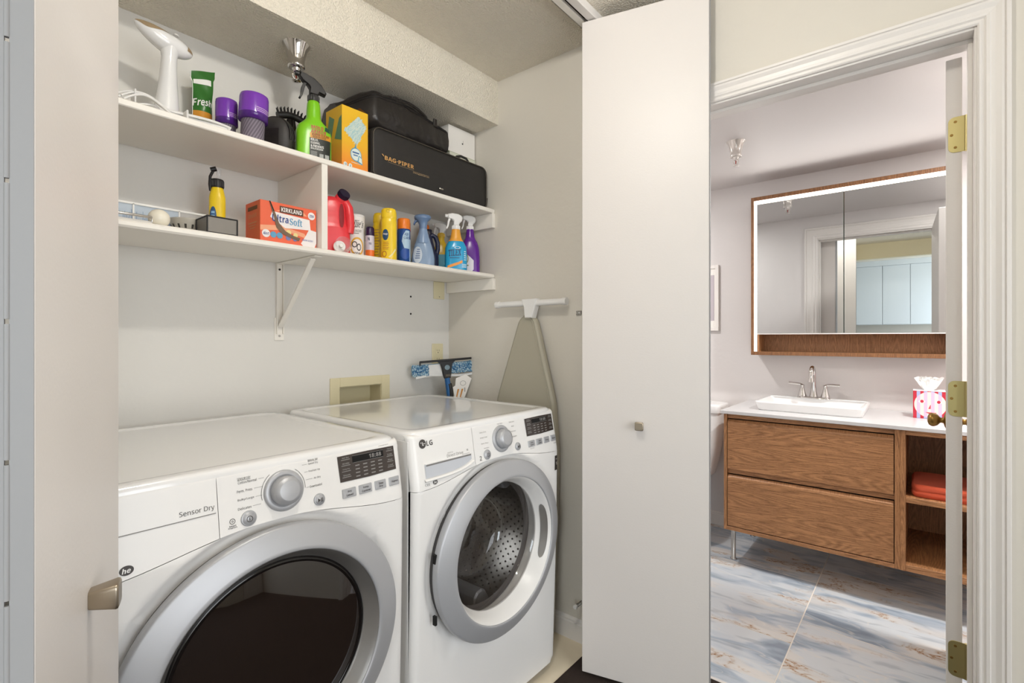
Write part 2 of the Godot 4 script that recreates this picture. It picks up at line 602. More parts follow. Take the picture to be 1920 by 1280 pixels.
# ---------------------------------------------------------------- the shell
func make_shell() -> void:
	# closet back wall with the hole of the laundry box
	var w := Geo.new()
	w.span(Vector3(-0.13, 0, -1.96), Vector3(1.135, CEIL, ZB))
	w.span(Vector3(1.345, 0, -1.96), Vector3(XW, CEIL, ZB))
	w.span(Vector3(1.135, 1.042, -1.96), Vector3(1.345, CEIL, ZB))
	w.span(Vector3(1.135, 0, -1.96), Vector3(1.345, 0.87, ZB))
	var back := struct("wall_back", w, M.wall, "pale grey back wall of the laundry closet behind the shelves", "wall")
	for y in [1.439, 1.358]:
		part("screw_hole", Geo.new().cyl(Vector3(1.51, y, ZB - 0.002), Vector3(1.51, y, ZB + 0.0012), 0.0045), M.dark_hole, back)
	# end wall: closet side wall and bathroom door wall in one plane
	w = Geo.new()
	w.span(Vector3(XW, 0, -2.7), Vector3(1.865, CEIL, -0.675))
	w.span(Vector3(XW, 0, 0.121), Vector3(1.865, CEIL, 2.7))
	w.span(Vector3(XW, 2.058, -0.675), Vector3(1.865, CEIL, 0.121))
	struct("wall_right", w, M.end_wall, "warm white wall that holds the bathroom doorway and closes the closet on the right", "wall")
	# lining of the bathroom side of that wall
	w = Geo.new()
	w.span(Vector3(1.865, 0, -2.3), Vector3(1.87, BCEIL, -0.675))
	w.span(Vector3(1.865, 0, 0.121), Vector3(1.87, BCEIL, 1.1))
	w.span(Vector3(1.865, 2.058, -0.675), Vector3(1.87, BCEIL, 0.121))
	struct("wall_bathroom_door", w, M.bath_wall, "bathroom side of the doorway wall as the mirror shows it", "wall")
	struct("wall_left", Geo.new().span(Vector3(-0.13, 0, -1.863), Vector3(-0.03, CEIL, -0.97)), M.wall, "left side wall of the laundry closet behind the folded door", "wall")
	struct("wall_front", Geo.new().span(Vector3(-1.3, 0, -0.97), Vector3(-0.03, CEIL, -0.865)), M.hall_wall, "hall wall left of the laundry closet opening", "wall")
	# far hall wall with the kitchen opening, seen only in the mirror
	w = Geo.new()
	w.span(Vector3(-1.3, 2.25, -0.75), Vector3(-1.2, CEIL, 1.0))
	w.span(Vector3(-1.3, 0, -0.865), Vector3(-1.2, CEIL, -0.75))
	struct("wall_far", w, M.hall_wall, "beige hall wall above the kitchen opening reflected in the bathroom mirror", "wall")
	# living room behind the camera
	w = Geo.new()
	w.span(Vector3(-1.6, 0, 2.65), Vector3(1.755, 0.45, 2.75))
	w.span(Vector3(-1.6, 2.25, 2.65), Vector3(1.755, CEIL, 2.75))
	w.span(Vector3(-1.6, 0.45, 2.65), Vector3(-0.95, 2.25, 2.75))
	w.span(Vector3(1.35, 0.45, 2.65), Vector3(1.755, 2.25, 2.75))
	struct("wall_window", w, M.end_wall, "wall with the wide unseen window behind the viewer", "wall")
	struct("wall_side", Geo.new().span(Vector3(-1.7, 0, 1.15), Vector3(-1.6, CEIL, 2.75)), M.end_wall, "side wall of the room behind the viewer", "wall")
	w = Geo.new()
	w.span(Vector3(-3.5, 0, 1.05), Vector3(-2.95, CEIL, 1.15))
	w.span(Vector3(-1.65, 0, 1.05), Vector3(-1.2, CEIL, 1.15))
	w.span(Vector3(-2.95, 0, 1.05), Vector3(-1.65, 0.7, 1.15))
	w.span(Vector3(-2.95, 2.1, 1.05), Vector3(-1.65, CEIL, 1.15))
	struct("wall_kitchen_window", w, M.end_wall, "kitchen wall with the unseen window that lights the cabinets", "wall")
	struct("wall_kitchen_back", Geo.new().span(Vector3(-3.6, 0, -1.1), Vector3(-3.5, CEIL, 1.15)), M.end_wall, "kitchen wall behind the white cabinets", "wall")
	struct("wall_kitchen_side", Geo.new().span(Vector3(-3.5, 0, -1.1), Vector3(-1.3, CEIL, -0.97)), mat(rgb8(150, 152, 150), 0.6), "grey kitchen side wall beside the white cabinets", "wall")
	# frames and panes of the two unseen windows, placed for their light
	for d in [[Vector3(-0.95, 0.45, 2.70), Vector3(1.35, 2.25, 2.70)], [Vector3(-2.95, 0.7, 1.10), Vector3(-1.65, 2.1, 1.10)]]:
		var a: Vector3 = d[0]
		var b: Vector3 = d[1]
		var win := thing("window_1" if not used.has("window_1") else "window_2", "unseen white framed window %s" % ("behind the viewer, placed to light the closet and hall" if a.z > 2 else "of the kitchen, placed to light its cabinets"), "window", Vector3.ZERO, 0.0, "", "structure")
		var fr := Geo.new()
		var t := 0.05
		fr.span(a - Vector3(0, 0, 0.03), Vector3(b.x, a.y + t, a.z + 0.03))
		fr.span(Vector3(a.x, b.y - t, a.z - 0.03), b + Vector3(0, 0, 0.03))
		fr.span(Vector3(a.x, a.y + t, a.z - 0.03), Vector3(a.x + t, b.y - t, a.z + 0.03))
		fr.span(Vector3(b.x - t, a.y + t, a.z - 0.03), Vector3(b.x, b.y - t, a.z + 0.03))
		var mx := (a.x + b.x) / 2
		fr.span(Vector3(mx - 0.025, a.y + t, a.z - 0.03), Vector3(mx + 0.025, b.y - t, a.z + 0.03))
		part("window_frame", fr, M.trim, win)
		for s in [[a.x + t, mx - 0.025], [mx + 0.025, b.x - t]]:
			part("pane", Geo.new().span(Vector3(s[0], a.y + t, a.z - 0.003), Vector3(s[1], b.y - t, a.z + 0.003)), M.clear, win)
	# ceilings
	struct("ceiling", Geo.new().span(Vector3(-3.6, CEIL, -1.96), Vector3(XW + 0.11, CEIL + 0.1, 2.75)), M.ceiling, "textured cream ceiling of the closet and hall", "ceiling")
	struct("ceiling_soffit", Geo.new().span(Vector3(-0.03, 2.238, ZB), Vector3(XW, CEIL, -1.53)), M.ceiling, "boxed-in textured soffit along the closet back above the top shelf", "soffit")
	struct("ceiling_bathroom", Geo.new().span(Vector3(1.865, BCEIL, -2.3), Vector3(3.56, BCEIL + 0.1, 1.2)), M.bath_ceiling, "smooth pale bathroom ceiling", "ceiling")
	# floors
	struct("floor_closet", Geo.new().span(Vector3(-0.13, -0.1, -1.96), Vector3(1.865, 0, -1.026)), M.vinyl, "beige vinyl floor under the washer and dryer", "floor")
	struct("floor_hall", Geo.new().span(Vector3(-3.6, -0.1, -1.026), Vector3(1.865, 0.002, 2.75)), M.carpet, "dark brown carpet of the hall", "floor")
	# bathroom walls
	struct("wall_bathroom_back", Geo.new().span(Vector3(XB, 0, -2.3), Vector3(3.56, BCEIL, 1.2)), M.bath_wall, "pale mauve grey bathroom wall behind the vanity and mirror", "wall")
	struct("wall_bathroom_left", Geo.new().span(Vector3(1.87, 0, -2.4), Vector3(3.56, BCEIL, -2.3)), M.bath_wall, "bathroom side wall beyond the toilet", "wall")
	struct("wall_bathroom_right", Geo.new().span(Vector3(1.87, 0, 1.1), Vector3(XB, BCEIL, 1.2)), M.bath_wall, "bathroom side wall behind the open door", "wall")
	make_bath_floor()
	# baseboards
	struct("baseboard_closet", baseboard(Vector3(XW, 0, -1.863), Vector3(XW, 0, -1.0), Vector3(-1, 0, 0), 0.09, 0.012), M.trim, "low white baseboard on the closet side wall beside the washer", "baseboard")
	struct("baseboard_bathroom", baseboard(Vector3(XB, 0, -2.3), Vector3(XB, 0, -0.4), Vector3(-1, 0, 0), 0.085, 0.012), M.trim, "white baseboard behind the toilet and vanity leg", "baseboard")
	struct("baseboard_back", baseboard(Vector3(-0.03, 0, ZB), Vector3(XW, 0, ZB), Vector3(0, 0, 1), 0.09, 0.012), M.trim, "white baseboard behind the washer and dryer", "baseboard")
	make_doorway()
	make_track()
	make_folding_doors()
func baseboard(a: Vector3, b: Vector3, out: Vector3, h: float, t: float) -> Geo:
	var q := Geo.new()
	var rings := []
	var prof := [[0.0, 0.0], [t, 0.0], [t, h * 0.78], [t * 0.75, h * 0.82], [t * 0.75, h * 0.90], [t * 0.4, h * 0.97], [0.0, h]]
	for e in [a, b]:
		var r := []
		for p in prof: r.append(e + out * p[0] + Vector3.UP * p[1])
		rings.append(r)
	if (b - a).dot(out.cross(Vector3.UP)) < 0: rings.reverse()
	q.loft(rings, true, true, true, false)
	return q
func make_bath_floor() -> void:
	var fl := struct("floor_bathroom", Geo.new().span(Vector3(1.876, -0.1, -2.3), Vector3(XB + 0.1, -0.0008, 1.15)), M.grout, "bathroom floor of large blue grey marble tiles with cream joints", "floor")
	part("threshold", Geo.new().span(Vector3(1.865, -0.1, -0.66), Vector3(1.878, 0.003, 0.106), 0.001), M.trim, fl)
	var k := 0
	# two columns of tiles, staggered; the long joint leans very slightly
	for col in [[-1.69, -0.412, 2.937 - 0.647 * 2], [-0.412, 0.87, 3.135 - 0.645 * 2], [-2.3, -1.69, 2.29 - 0.64], [0.87, 1.1, 2.5 - 0.64]]:
		for i in 4:
			var x0: float = maxf(col[2] + 0.646 * i, 1.879) + 0.0022
			var x1: float = minf(col[2] + 0.646 * (i + 1), XB) - 0.0022
			if x1 - x0 < 0.03: continue
			var z0: float = maxf(col[0], -2.3) + 0.0024
			var z1: float = minf(col[1], 1.1) - 0.0024
			var q := Geo.new()
			q.box(Vector3((x0 + x1) / 2, -0.006, (z0 + z1) / 2), Vector3(x1 - x0, 0.012, z1 - z0), 0.0008)
			var fu: float = (x0 - (col[2] + 0.646 * i)) / 0.646
			var u1: float = (x1 - (col[2] + 0.646 * i)) / 0.646
			var y := 0.0002
			var v0 := 0.0 if z1 - z0 > 1.0 else 0.3
			var v1 := 1.0 if z1 - z0 > 1.0 else 0.3 + (z1 - z0) / 1.28
			if k % 2: q.quad(Vector3(x0, y, z1), Vector3(x1, y, z1), Vector3(x1, y, z0), Vector3(x0, y, z0), -1, [Vector2(u1, v0), Vector2(fu, v0), Vector2(fu, v1), Vector2(u1, v1)])
			else: q.quad(Vector3(x0, y, z1), Vector3(x1, y, z1), Vector3(x1, y, z0), Vector3(x0, y, z0), -1, [Vector2(fu, v1), Vector2(u1, v1), Vector2(u1, v0), Vector2(fu, v0)])
			part("tile", q, M.marble[[1, 0, 3, 2, 2, 1, 0, 3, 1, 3][k % 10]], fl)
			k += 1
# casing mitred round an opening in the plane x = x0, facing sx; opening z0..z1, head y1; profile [distance from edge, proud]
func casing(x0: float, sx: float, z0: float, z1: float, y1: float, w: float) -> Geo:
	var q := Geo.new()
	var prof := [[0.0, 0.0], [0.0, 0.008], [0.06, 0.011], [0.12, 0.011], [0.14, 0.0085], [0.2, 0.0085], [0.27, 0.0125], [0.38, 0.0135], [0.41, 0.011], [0.55, 0.012], [0.72, 0.0165], [0.80, 0.0165], [0.82, 0.0145], [0.86, 0.0185], [0.98, 0.0185], [1.0, 0.016], [1.0, 0.0]]
	var rings := []
	for c in [[z0, -1, 0.0, 0], [z0, -1, y1, 1], [z1, 1, y1, 1], [z1, 1, 0.0, 0]]:
		var r := []
		for p in prof:
			r.append(Vector3(x0 + sx * p[1], c[2] + c[3] * p[0] * w, c[0] + c[1] * p[0] * w))
		rings.append(r)
	if sx > 0: rings.reverse()
	for k in 3: q.loft([rings[k + 1], rings[k]], true, k == 2, k == 0, false)
	return q
func make_doorway() -> void:
	struct("trim_1", casing(XW, -1, -0.66, 0.109, 2.047, 0.062), M.trim, "white moulded casing round the bathroom doorway on the hall side", "door casing")
	struct("trim_2", casing(1.87, 1, -0.66, 0.109, 2.050, 0.09), M.trim, "white casing of the same doorway on the bathroom side, seen in the mirror", "door casing")
	var j := thing("trim_3", "white door jamb with stop lining the bathroom doorway", "door jamb", Vector3.ZERO, 0.0, "", "structure")
	part("jamb", Geo.new().span(Vector3(XW - 0.001, 0, 0.1035), Vector3(1.872, 2.058, 0.1215), 0.001), M.trim, j)
	part("jamb", Geo.new().span(Vector3(XW - 0.001, 0, -0.675), Vector3(1.872, 2.058, -0.655), 0.001), M.trim, j)
	part("jamb", Geo.new().span(Vector3(XW - 0.001, 2.041, -0.655), Vector3(1.872, 2.058, 0.1035), 0.001), M.trim, j)
	part("stop", Geo.new().span(Vector3(1.80, 0, 0.0935), Vector3(1.833, 2.03, 0.1035), 0.001), M.trim, j)
	part("stop", Geo.new().span(Vector3(1.80, 0, -0.655), Vector3(1.833, 2.03, -0.645), 0.001), M.trim, j)
	part("stop", Geo.new().span(Vector3(1.80, 2.030, -0.655), Vector3(1.833, 2.041, 0.1035), 0.001), M.trim, j)
	# the open bathroom door, hinge edge towards the viewer
	var d := thing("door_1", "white bathroom door standing open, seen on its hinge edge with three brass hinges", "door", Vector3(1.882, 0, 0.0515), deg_to_rad(-1.9), "", "structure")
	part("slab", Geo.new().span(Vector3(0, 0.012, 0), Vector3(0.735, 2.033, 0.035), 0.0015), M.door, d)
	for y in [1.817, 1.073, 0.340]:
		var hg := Geo.new()
		# leaf let into the door edge, rounded at the far side, folded round the pin
		var pts := PackedVector2Array()
		pts.append(Vector2(0.041, -0.05)); pts.append(Vector2(0.041, 0.05))
		for k in 7:
			var a := PI / 2 + PI / 2 * k / 6.0
			pts.append(Vector2(0.0195 + cos(a) * 0.0145, 0.0355 + sin(a) * 0.0145))
		for k in 7:
			var a := PI + PI / 2 * k / 6.0
			pts.append(Vector2(0.0195 + cos(a) * 0.0145, -0.0355 + sin(a) * 0.0145))
		hg.xf = Transform3D(Basis(Vector3(0, 0, 1), Vector3(0, 1, 0), Vector3(-1, 0, 0)), Vector3(-0.0003, y, 0))
		hg.prism(pts, 0.0, 0.0018, 0.0004)
		var h := part("hinge", hg, M.brass, d, "brass hinge leaf with three screws")
		part("pin", Geo.new().cyl(Vector3(0.0, y - 0.05, 0.0435), Vector3(0.0, y + 0.05, 0.0435), 0.0045), M.brass, h)
		for s in [[0.0205, 0.036], [0.0125, 0.0], [0.0205, -0.036]]:
			var sc := Geo.new().cyl(Vector3(-0.0018, y + s[1], s[0]), Vector3(-0.0026, y + s[1], s[0]), 0.0042, 0.003)
			part("screw", sc, M.brass_dark, h)
	for s in [-1.0, 1.0]:
		var kn := Geo.new()
		kn.xf = Transform3D(Basis(Vector3(1, 0, 0), Vector3(0, 0, s), Vector3(0, -s, 0)), Vector3(0.672, 0.925, 0.0 if s < 0 else 0.035))
		kn.lathe([[0.030, 0.0], [0.030, 0.004], [0.024, 0.007], [0.011, 0.010], [0.010, 0.018], [0.013, 0.022], [0.021, 0.028], [0.026, 0.038], [0.026, 0.046], [0.021, 0.054], [0.010, 0.0585], [0.0, 0.059]])
		part("knob", kn, M.brass_dark, d, "antique brass egg-shaped knob")
func make_track() -> void:
	var t := thing("trim_4", "white header board with the dark slotted track of the folding closet doors", "door track", Vector3.ZERO, 0.0, "", "structure")
	part("fascia", Geo.new().span(Vector3(-0.03, 2.409, -0.950), Vector3(XW, CEIL, -0.918), 0.002), M.trim, t)
	var q := Geo.new()
	q.span(Vector3(-0.03, 2.412, -0.992), Vector3(XW, 2.4139, -0.965))
	q.span(Vector3(-0.03, 2.412, -0.992), Vector3(XW, CEIL, -0.990))
	q.span(Vector3(-0.03, 2.412, -0.9665), Vector3(XW, 2.424, -0.965))
	part("rail", q, M.shelf, t)
	part("track_slot", Geo.new().span(Vector3(-0.03, 2.432, -0.990), Vector3(XW, CEIL, -0.950)), M.gap, t)
	part("guide_pin", Geo.new().cyl(Vector3(1.588, 2.402, -0.957), Vector3(1.588, 2.432, -0.957), 0.004), M.steel, t)
func make_folding_doors() -> void:
	# each pair: a leading leaf and a pivot leaf folded together; built along +x from the hinge, face on +z, then placed
	var spec := [
		{"name": "door_2", "label": "right folding closet door, two flat white leaves folded against the end wall", "hinge": Vector3(1.690, 0, -0.545), "free": Vector3(1.579, 0, -0.967), "side": 1.0, "back": Vector3(1.722, 0, -0.958)},
		{"name": "door_3", "label": "left folding closet door, two flat white leaves folded at the left edge of the view", "hinge": Vector3(0.0655, 0, -0.553), "free": Vector3(0.209, 0, -0.965), "side": -1.0, "back": Vector3(0.02, 0, -0.965)},
	]
	for s in spec:
		var d := thing(s.name, s.label, "folding door", Vector3.ZERO, 0.0, "", "structure")
		var hinge: Vector3 = s.hinge
		var free: Vector3 = s.free
		var along := (free - hinge).normalized()
		# outward normal of the leading leaf: towards the middle of the closet opening
		var nrm = Vector3(along.z, 0, -along.x) * -s.side
		if nrm.x * s.side > 0: nrm = -nrm
		var w := (free - hinge).length()
		var y0 := 0.018
		var h := 2.405 - y0
		var th := 0.0145
		var lead := Geo.new()
		lead.xf = Transform3D(Basis(along, Vector3.UP, along.cross(Vector3.UP)), hinge)
		var zs := 1.0 if along.cross(Vector3.UP).dot(nrm) > 0 else -1.0
		lead.box(Vector3(w / 2, y0 + h / 2, -zs * th / 2), Vector3(w, h, th), 0.0018)
		part("leading_leaf", lead, M.door, d)
		# pivot leaf, behind the leading one
		var h2: Vector3 = hinge - nrm * (th * 2 + 0.003)
		var al2: Vector3 = (s.back - h2).normalized()
		var piv := Geo.new()
		piv.xf = Transform3D(Basis(al2, Vector3.UP, al2.cross(Vector3.UP)), h2)
		var z2 := 1.0 if al2.cross(Vector3.UP).dot(nrm) > 0 else -1.0
		piv.box(Vector3(w / 2, y0 + h / 2, z2 * th / 2), Vector3(w, h, th), 0.0018)
		part("pivot_leaf", piv, M.door, d)
		# piano hinge down the fold
		var hx: Vector3 = hinge - nrm * (th + 0.0015) - along * 0.0015
		var pin := Geo.new()
		var seg := 0.111
		var y := y0 + 0.02
		while y < y0 + h - 0.02:
			pin.cyl(Vector3(hx.x, y, hx.z), Vector3(hx.x, minf(y + seg - 0.004, y0 + h), hx.z), 0.0020, -1.0, 10)
			y += seg
		var hg := part("piano_hinge", pin, M.edge, d)
		var leafs := Geo.new()
		for k in [0.0015, -1.0]:
			leafs = Geo.new()
			leafs.xf = Transform3D(Basis(nrm, Vector3.UP, nrm.cross(Vector3.UP)), hx)
			leafs.span(Vector3(0.0015 if k > 0 else -0.0150, y0 + 0.002, -0.0009), Vector3(0.0158 if k > 0 else -0.0015, y0 + h - 0.002, 0.0007))
			part("hinge_leaf", leafs, M.edge, hg)
		# tapered square knob in the middle of the leading leaf
		var kn := Geo.new()
		var c: Vector3 = hinge + along * (w * (0.49 if s.side < 0 else 0.515)) + Vector3.UP * 0.938
		kn.xf = Transform3D(Basis(nrm.cross(Vector3.UP), nrm, Vector3.UP * -1.0 if nrm.cross(Vector3.UP).cross(nrm).y < 0 else Vector3.UP), c)
		kn.loft([kn.ring(Vector3(0, 0, 0), 0.0095, 0.0095, 28, 6.0), kn.ring(Vector3(0, 0.001, 0), 0.0105, 0.0105, 28, 6.0), kn.ring(Vector3(0, 0.026, 0), 0.0150, 0.0150, 28, 6.0), kn.ring(Vector3(0, 0.028, 0), 0.0145, 0.0145, 28, 6.0), kn.ring(Vector3(0, 0.0290, 0), 0.0125, 0.0125, 28, 6.0)], true, true, true, true)
		part("knob", kn, M.nickel, d, "tapered square brushed nickel knob")
func make_ceiling_lamp() -> void:
	var t := thing("ceiling_lamp", "small round flush ceiling lamp of the hall above the closet front", "ceiling lamp", Vector3(LAMP.x, CEIL, LAMP.z))
	part("base", Geo.new().lathe([[0.075, -0.012], [0.085, -0.008], [0.085, 0.0]], 32), M.trim, t)
	var e := mat(rgb8(255, 244, 226), 0.5)
	e.emission_enabled = true
	e.emission = Color(1.0, 0.97, 0.93)
	e.emission_energy_multiplier = 3.0
	part("diffuser", Geo.new().lathe([[0.0, -0.032], [0.03, -0.030], [0.055, -0.023], [0.068, -0.012]], 32, Vector3(), false, true), e, t)
	omni("hall_lamp", Vector3(LAMP.x, CEIL - 0.045, LAMP.z), Color(1.0, 0.985, 0.955), E_LAMP, 0.05)
const LAMP := Vector3(0.56, 2.40, -0.50)

# ---------------------------------------------------------------- washer and dryer
# local frame: x right, y up, z towards the room; origin on the floor at the middle of the machine, world z = -1.795 at the back
const MW := 0.345       # half width
const MZ := 0.735       # front plane in local z (world -1.06)
const MY := 0.575       # door centre
func face_z(y: float) -> float:
	# side profile of the front: the fascia leans back above the seam, the lower panel rolls in towards the floor
	if y > 0.83: return lerpf(MZ + 0.004, MZ - 0.020, (y - 0.83) / 0.14)
	return MZ + 0.004 - 0.020 * pow((0.83 - y) / 0.80, 1.6)
func edge_round(x: float) -> float:
	var r := 0.022
	var t := absf(x) - (MW - r)
	return 0.0 if t <= 0.0 else r - sqrt(maxf(r * r - t * t, 0.0))
func seam_y(x: float) -> float:
	var t := clampf(absf(x) / MW, 0.0, 1.0)
	return lerpf(0.857, 0.823, smoothstep(0.08, 0.92, t))
func fas(x: float, y: float, e := 0.0006) -> Vector3:
	return Vector3(x, y, face_z(y) - edge_round(x) + e)
func on_face(e := 0.0008) -> Callable:
	return func(x, y): return fas(x, y, e)
func make_machine(called: String, label: String, at: Vector3, washer: bool) -> void:
	var t := thing(called, label, "washing machine" if washer else "clothes dryer", at)
	# cabinet
	var q := Geo.new()
	q.span(Vector3(-MW, 0.03, 0.0), Vector3(-MW + 0.004, 0.958, MZ - 0.030), 0.001)
	q.span(Vector3(MW - 0.004, 0.03, 0.0), Vector3(MW, 0.958, MZ - 0.030), 0.001)
	q.span(Vector3(-MW + 0.004, 0.03, 0.0), Vector3(MW - 0.004, 0.958, 0.004), 0.001)
	q.span(Vector3(-MW + 0.004, 0.03, 0.004), Vector3(MW - 0.004, 0.034, MZ - 0.030), 0.001)
	q.span(Vector3(-MW + 0.004, 0.954, 0.004), Vector3(MW - 0.004, 0.958, MZ - 0.030), 0.001)
	q.span(Vector3(-MW + 0.004, 0.82, MZ - 0.034), Vector3(MW - 0.004, 0.954, MZ - 0.030), 0.001)
	part("cabinet", q, M.white_plastic, t)
	q = Geo.new()
	q.span(Vector3(-MW + 0.02, 0.012, 0.02), Vector3(MW - 0.006, 0.032, MZ - 0.045))
	part("plinth", q, M.black, t)
	for s in [[-1, 0.06], [1, 0.06], [-1, 0.62], [1, 0.62]]:
		part("foot", Geo.new().lathe([[0.02, 0.0], [0.022, 0.008], [0.012, 0.012], [0.012, 0.03]], 16, Vector3(s[0] * 0.29, 0, s[1])), M.black, t)
	# top: rounded plate with a raised rim
	q = Geo.new()
	var rings := []
	for r in [[0.0, 0.955], [0.0, 0.972], [0.003, 0.979], [0.009, 0.983], [0.034, 0.983], [0.042, 0.9795], [0.046, 0.979]]:
		rings.append(q.ring(Vector3(0, r[1], (MZ - 0.022) / 2 + 0.001), MW - r[0], (MZ - 0.020) / 2 - r[0], 72, 16.0))
	q.loft(rings, true, true, true)
	part("top", q, M.white_gloss, t)
	# lower front panel with the round door opening
	var hx := 0.232
	var hy := 0.222
	q = Geo.new()
	var angs := []
	for k in 120: angs.append(TAU * k / 120.0)
	for c in [[MW, 0.82], [-MW, 0.82], [-MW, 0.03], [MW, 0.03], [MW - 0.012, 0.82], [-MW + 0.012, 0.82], [MW - 0.004, 0.82], [-MW + 0.004, 0.82]]:
		var a := atan2(c[1] - MY, c[0])
		angs.append(a if a > 0 else a + TAU)
	angs.sort()
	var steps := [0.0, 0.001, 0.2, 0.36, 0.40, 0.44, 0.5, 0.6, 0.7, 0.78, 0.84, 0.88, 0.91, 0.935, 0.955, 0.97, 0.98, 0.99, 0.996, 1.0]
	rings = []
	for s in steps: rings.append([])
	for a in angs:
		var d := Vector2(cos(a), sin(a))
		var inner := Vector2(d.x * hx, d.y * hy)
		# where the ray leaves the panel
		var lim := 1e9
		if absf(d.x) > 1e-6: lim = minf(lim, MW / absf(d.x))
		if d.y < -1e-6: lim = minf(lim, (MY - 0.03) / -d.y)
		if d.y > 1e-6:
			var tt := (0.857 - MY) / d.y
			for it in 6: tt = (seam_y(clampf(d.x * tt, -MW, MW)) - MY) / d.y
			lim = minf(lim, tt)
		var outer := d * lim
		for k in steps.size():
			var p := inner.lerp(outer, steps[k])
			var z := face_z(p.y + MY) - edge_round(p.x)
			# shallow dish pressed round the door
			var e := Vector2(p.x / 0.295, p.y / 0.278).length()
			z -= 0.013 * (1.0 - smoothstep(1.0, 1.07, e))
			if k == 0: z -= 0.05
			rings[k].append(Vector3(p.x, p.y + MY, z))
	rings.reverse()
	q.loft(rings, true, false, false)
	part("front_panel", q, M.white_plastic, t)
	# fascia above the curved seam; left part is the drawer front, right part the control panel
	for seg in [[-MW, -0.1065], [-0.1055, MW]]:
		q = Geo.new()
		var x0: float = seg[0]
		var x1: float = seg[1]
		var fx := func(u): return lerpf(x0, x1, 0.5 - 0.5 * cos(u * PI))
		q.sheet(func(u, v):
			var x: float = fx.call(u)
			var y := lerpf(seam_y(x) + 0.0012, 0.962, v)
			return fas(x, y, 0.0), 28, 10)
		# edge returning into the seam, and the roll over to the top
		q.sheet(func(u, v):
			var x: float = fx.call(u)
			var y := seam_y(x) + 0.0012
			return fas(x, y, 0.0) - Vector3(0, 0, 0.012 * (1.0 - v)), 28, 1)
		q.sheet(func(u, v):
			var x: float = fx.call(u)
			var a: float = v * PI / 2
			var p := fas(x, 0.962, 0.0)
			return p + Vector3(0, 0.013 * sin(a), -0.016 * (1.0 - cos(a))), 28, 6)
		part("drawer_front" if seg[0] < -0.2 and washer else "fascia", q, M.white_plastic, t)
	# grip slot of the detergent drawer, or the printed line of the dryer
	if washer:
		q = Geo.new()
		q.sheet(func(u, v):
			var x := lerpf(-0.305, -0.121, u)
			var lo := 0.855 + 0.020 * pow(u, 4.0)
			var y := lerpf(lo, 0.8915, v)
			return fas(x, y, 0.0012), 20, 4)
		var slot := part("grip_recess", q, mat(rgb8(196, 199, 205), 0.35), t, "pale grey grip of the detergent drawer")
		q = Geo.new()
		q.sheet(func(u, v):
			var x := lerpf(-0.311, -0.115, u)
			var lo := 0.853 + 0.020 * pow(u, 4.0)
			var a = v * PI
			return fas(x, lo - 0.009 * v, 0.001 + 0.006 * sin(a)), 20, 6)
		q.span(fas(-0.305, 0.8915, 0.0) + Vector3(0, 0, 0.0), fas(-0.121, 0.8935, 0.0045))
		part("grip_lip", q, M.white_plastic, slot)
		q = Geo.new()
		q.span(fas(-0.300, 0.886, 0.0012), fas(-0.122, 0.8912, 0.0016))
		part("painted_grip_shade", q, M.print_grey, slot)  # grey strip stands in for shade under the upper lip
	else:
		part("printed_line", Geo.new().rect(-0.343, 0.9005, -0.110, 0.9022, on_face(), 12, 1), M.print_grey, t)
	# door
	var f := on_face()
	var oval := func(rx: float, ry: float, z: float): 
		var r := []
		for k in 96:
			var a := TAU * k / 96.0
			r.append(Vector3(cos(a) * rx, MY + sin(a) * ry, z))
		return r
	q = Geo.new()
	q.loft([oval.call(0.281, 0.264, MZ - 0.02), oval.call(0.283, 0.266, MZ + 0.004), oval.call(0.284, 0.267, MZ + 0.010)], true, false, false)
	var door := part("door", q, mat(rgb8(58, 56, 56), 0.5), t, "door body painted dark for the shaded gap behind the silver rim")  # dark colour stands in for shade in the gap round the door
	q = Geo.new()
	var zf := MZ + 0.050
	q.loft([oval.call(0.283, 0.266, MZ + 0.006), oval.call(0.290, 0.273, MZ + 0.009), oval.call(0.2930, 0.2760, MZ + 0.016), oval.call(0.2935, 0.2765, MZ + 0.026), oval.call(0.2930, 0.2760, MZ + 0.031), oval.call(0.2905, 0.2735, MZ + 0.0335), oval.call(0.288, 0.271, MZ + 0.0345), oval.call(0.280, 0.264, MZ + 0.0375), oval.call(0.262, 0.248, MZ + 0.0435), oval.call(0.244, 0.233, MZ + 0.0485), oval.call(0.236, 0.226, zf), oval.call(0.2325, 0.2240, zf - 0.0008), oval.call(0.2315, 0.2232, zf - 0.004)], true, false, false)
	part("silver_rim", q, M.silver, door)
	var gz := MZ + 0.012
	if washer:
		q = Geo.new()
		q.loft([oval.call(0.2312, 0.2232, zf - 0.004), oval.call(0.226, 0.217, zf - 0.010), oval.call(0.214, 0.205, gz - 0.004), oval.call(0.205, 0.198, gz - 0.02)], true, false, false)
		part("inner_rim", q, M.white_plastic, door)
		# hand hold on the right
		q = Geo.new()
		q.sheet(func(u, v):
			var a := lerpf(-0.50, 0.42, u)
			var w := pow(maxf(0.0, 1.0 - pow(absf(u - 0.5) * 2.0, 5.0)), 0.5)
			var s: float = 0.52 + (v - 0.5) * 0.80 * w
			# along the slope of the white ring, a hair in front of it
			var p := Vector3(0.2262, 0.2172, zf - 0.0098).lerp(Vector3(0.2142, 0.2052, gz - 0.0038), s)
			return Vector3(cos(a) * (p.x - 0.0016), MY + sin(a) * (p.y - 0.0016), p.z + 0.0008), 40, 8)
		part("handle_recess", q, M.silver_dark, door, "recessed hand hold at the right of the door ring")
		for s in [0.055, -0.115]:
			part("hinge_notch", Geo.new().box(Vector3(-0.2865, MY + s, MZ + 0.016), Vector3(0.008, 0.026, 0.012), 0.001), M.dark_hole, door)
		# glass bowl bulging into the drum
		q = Geo.new()
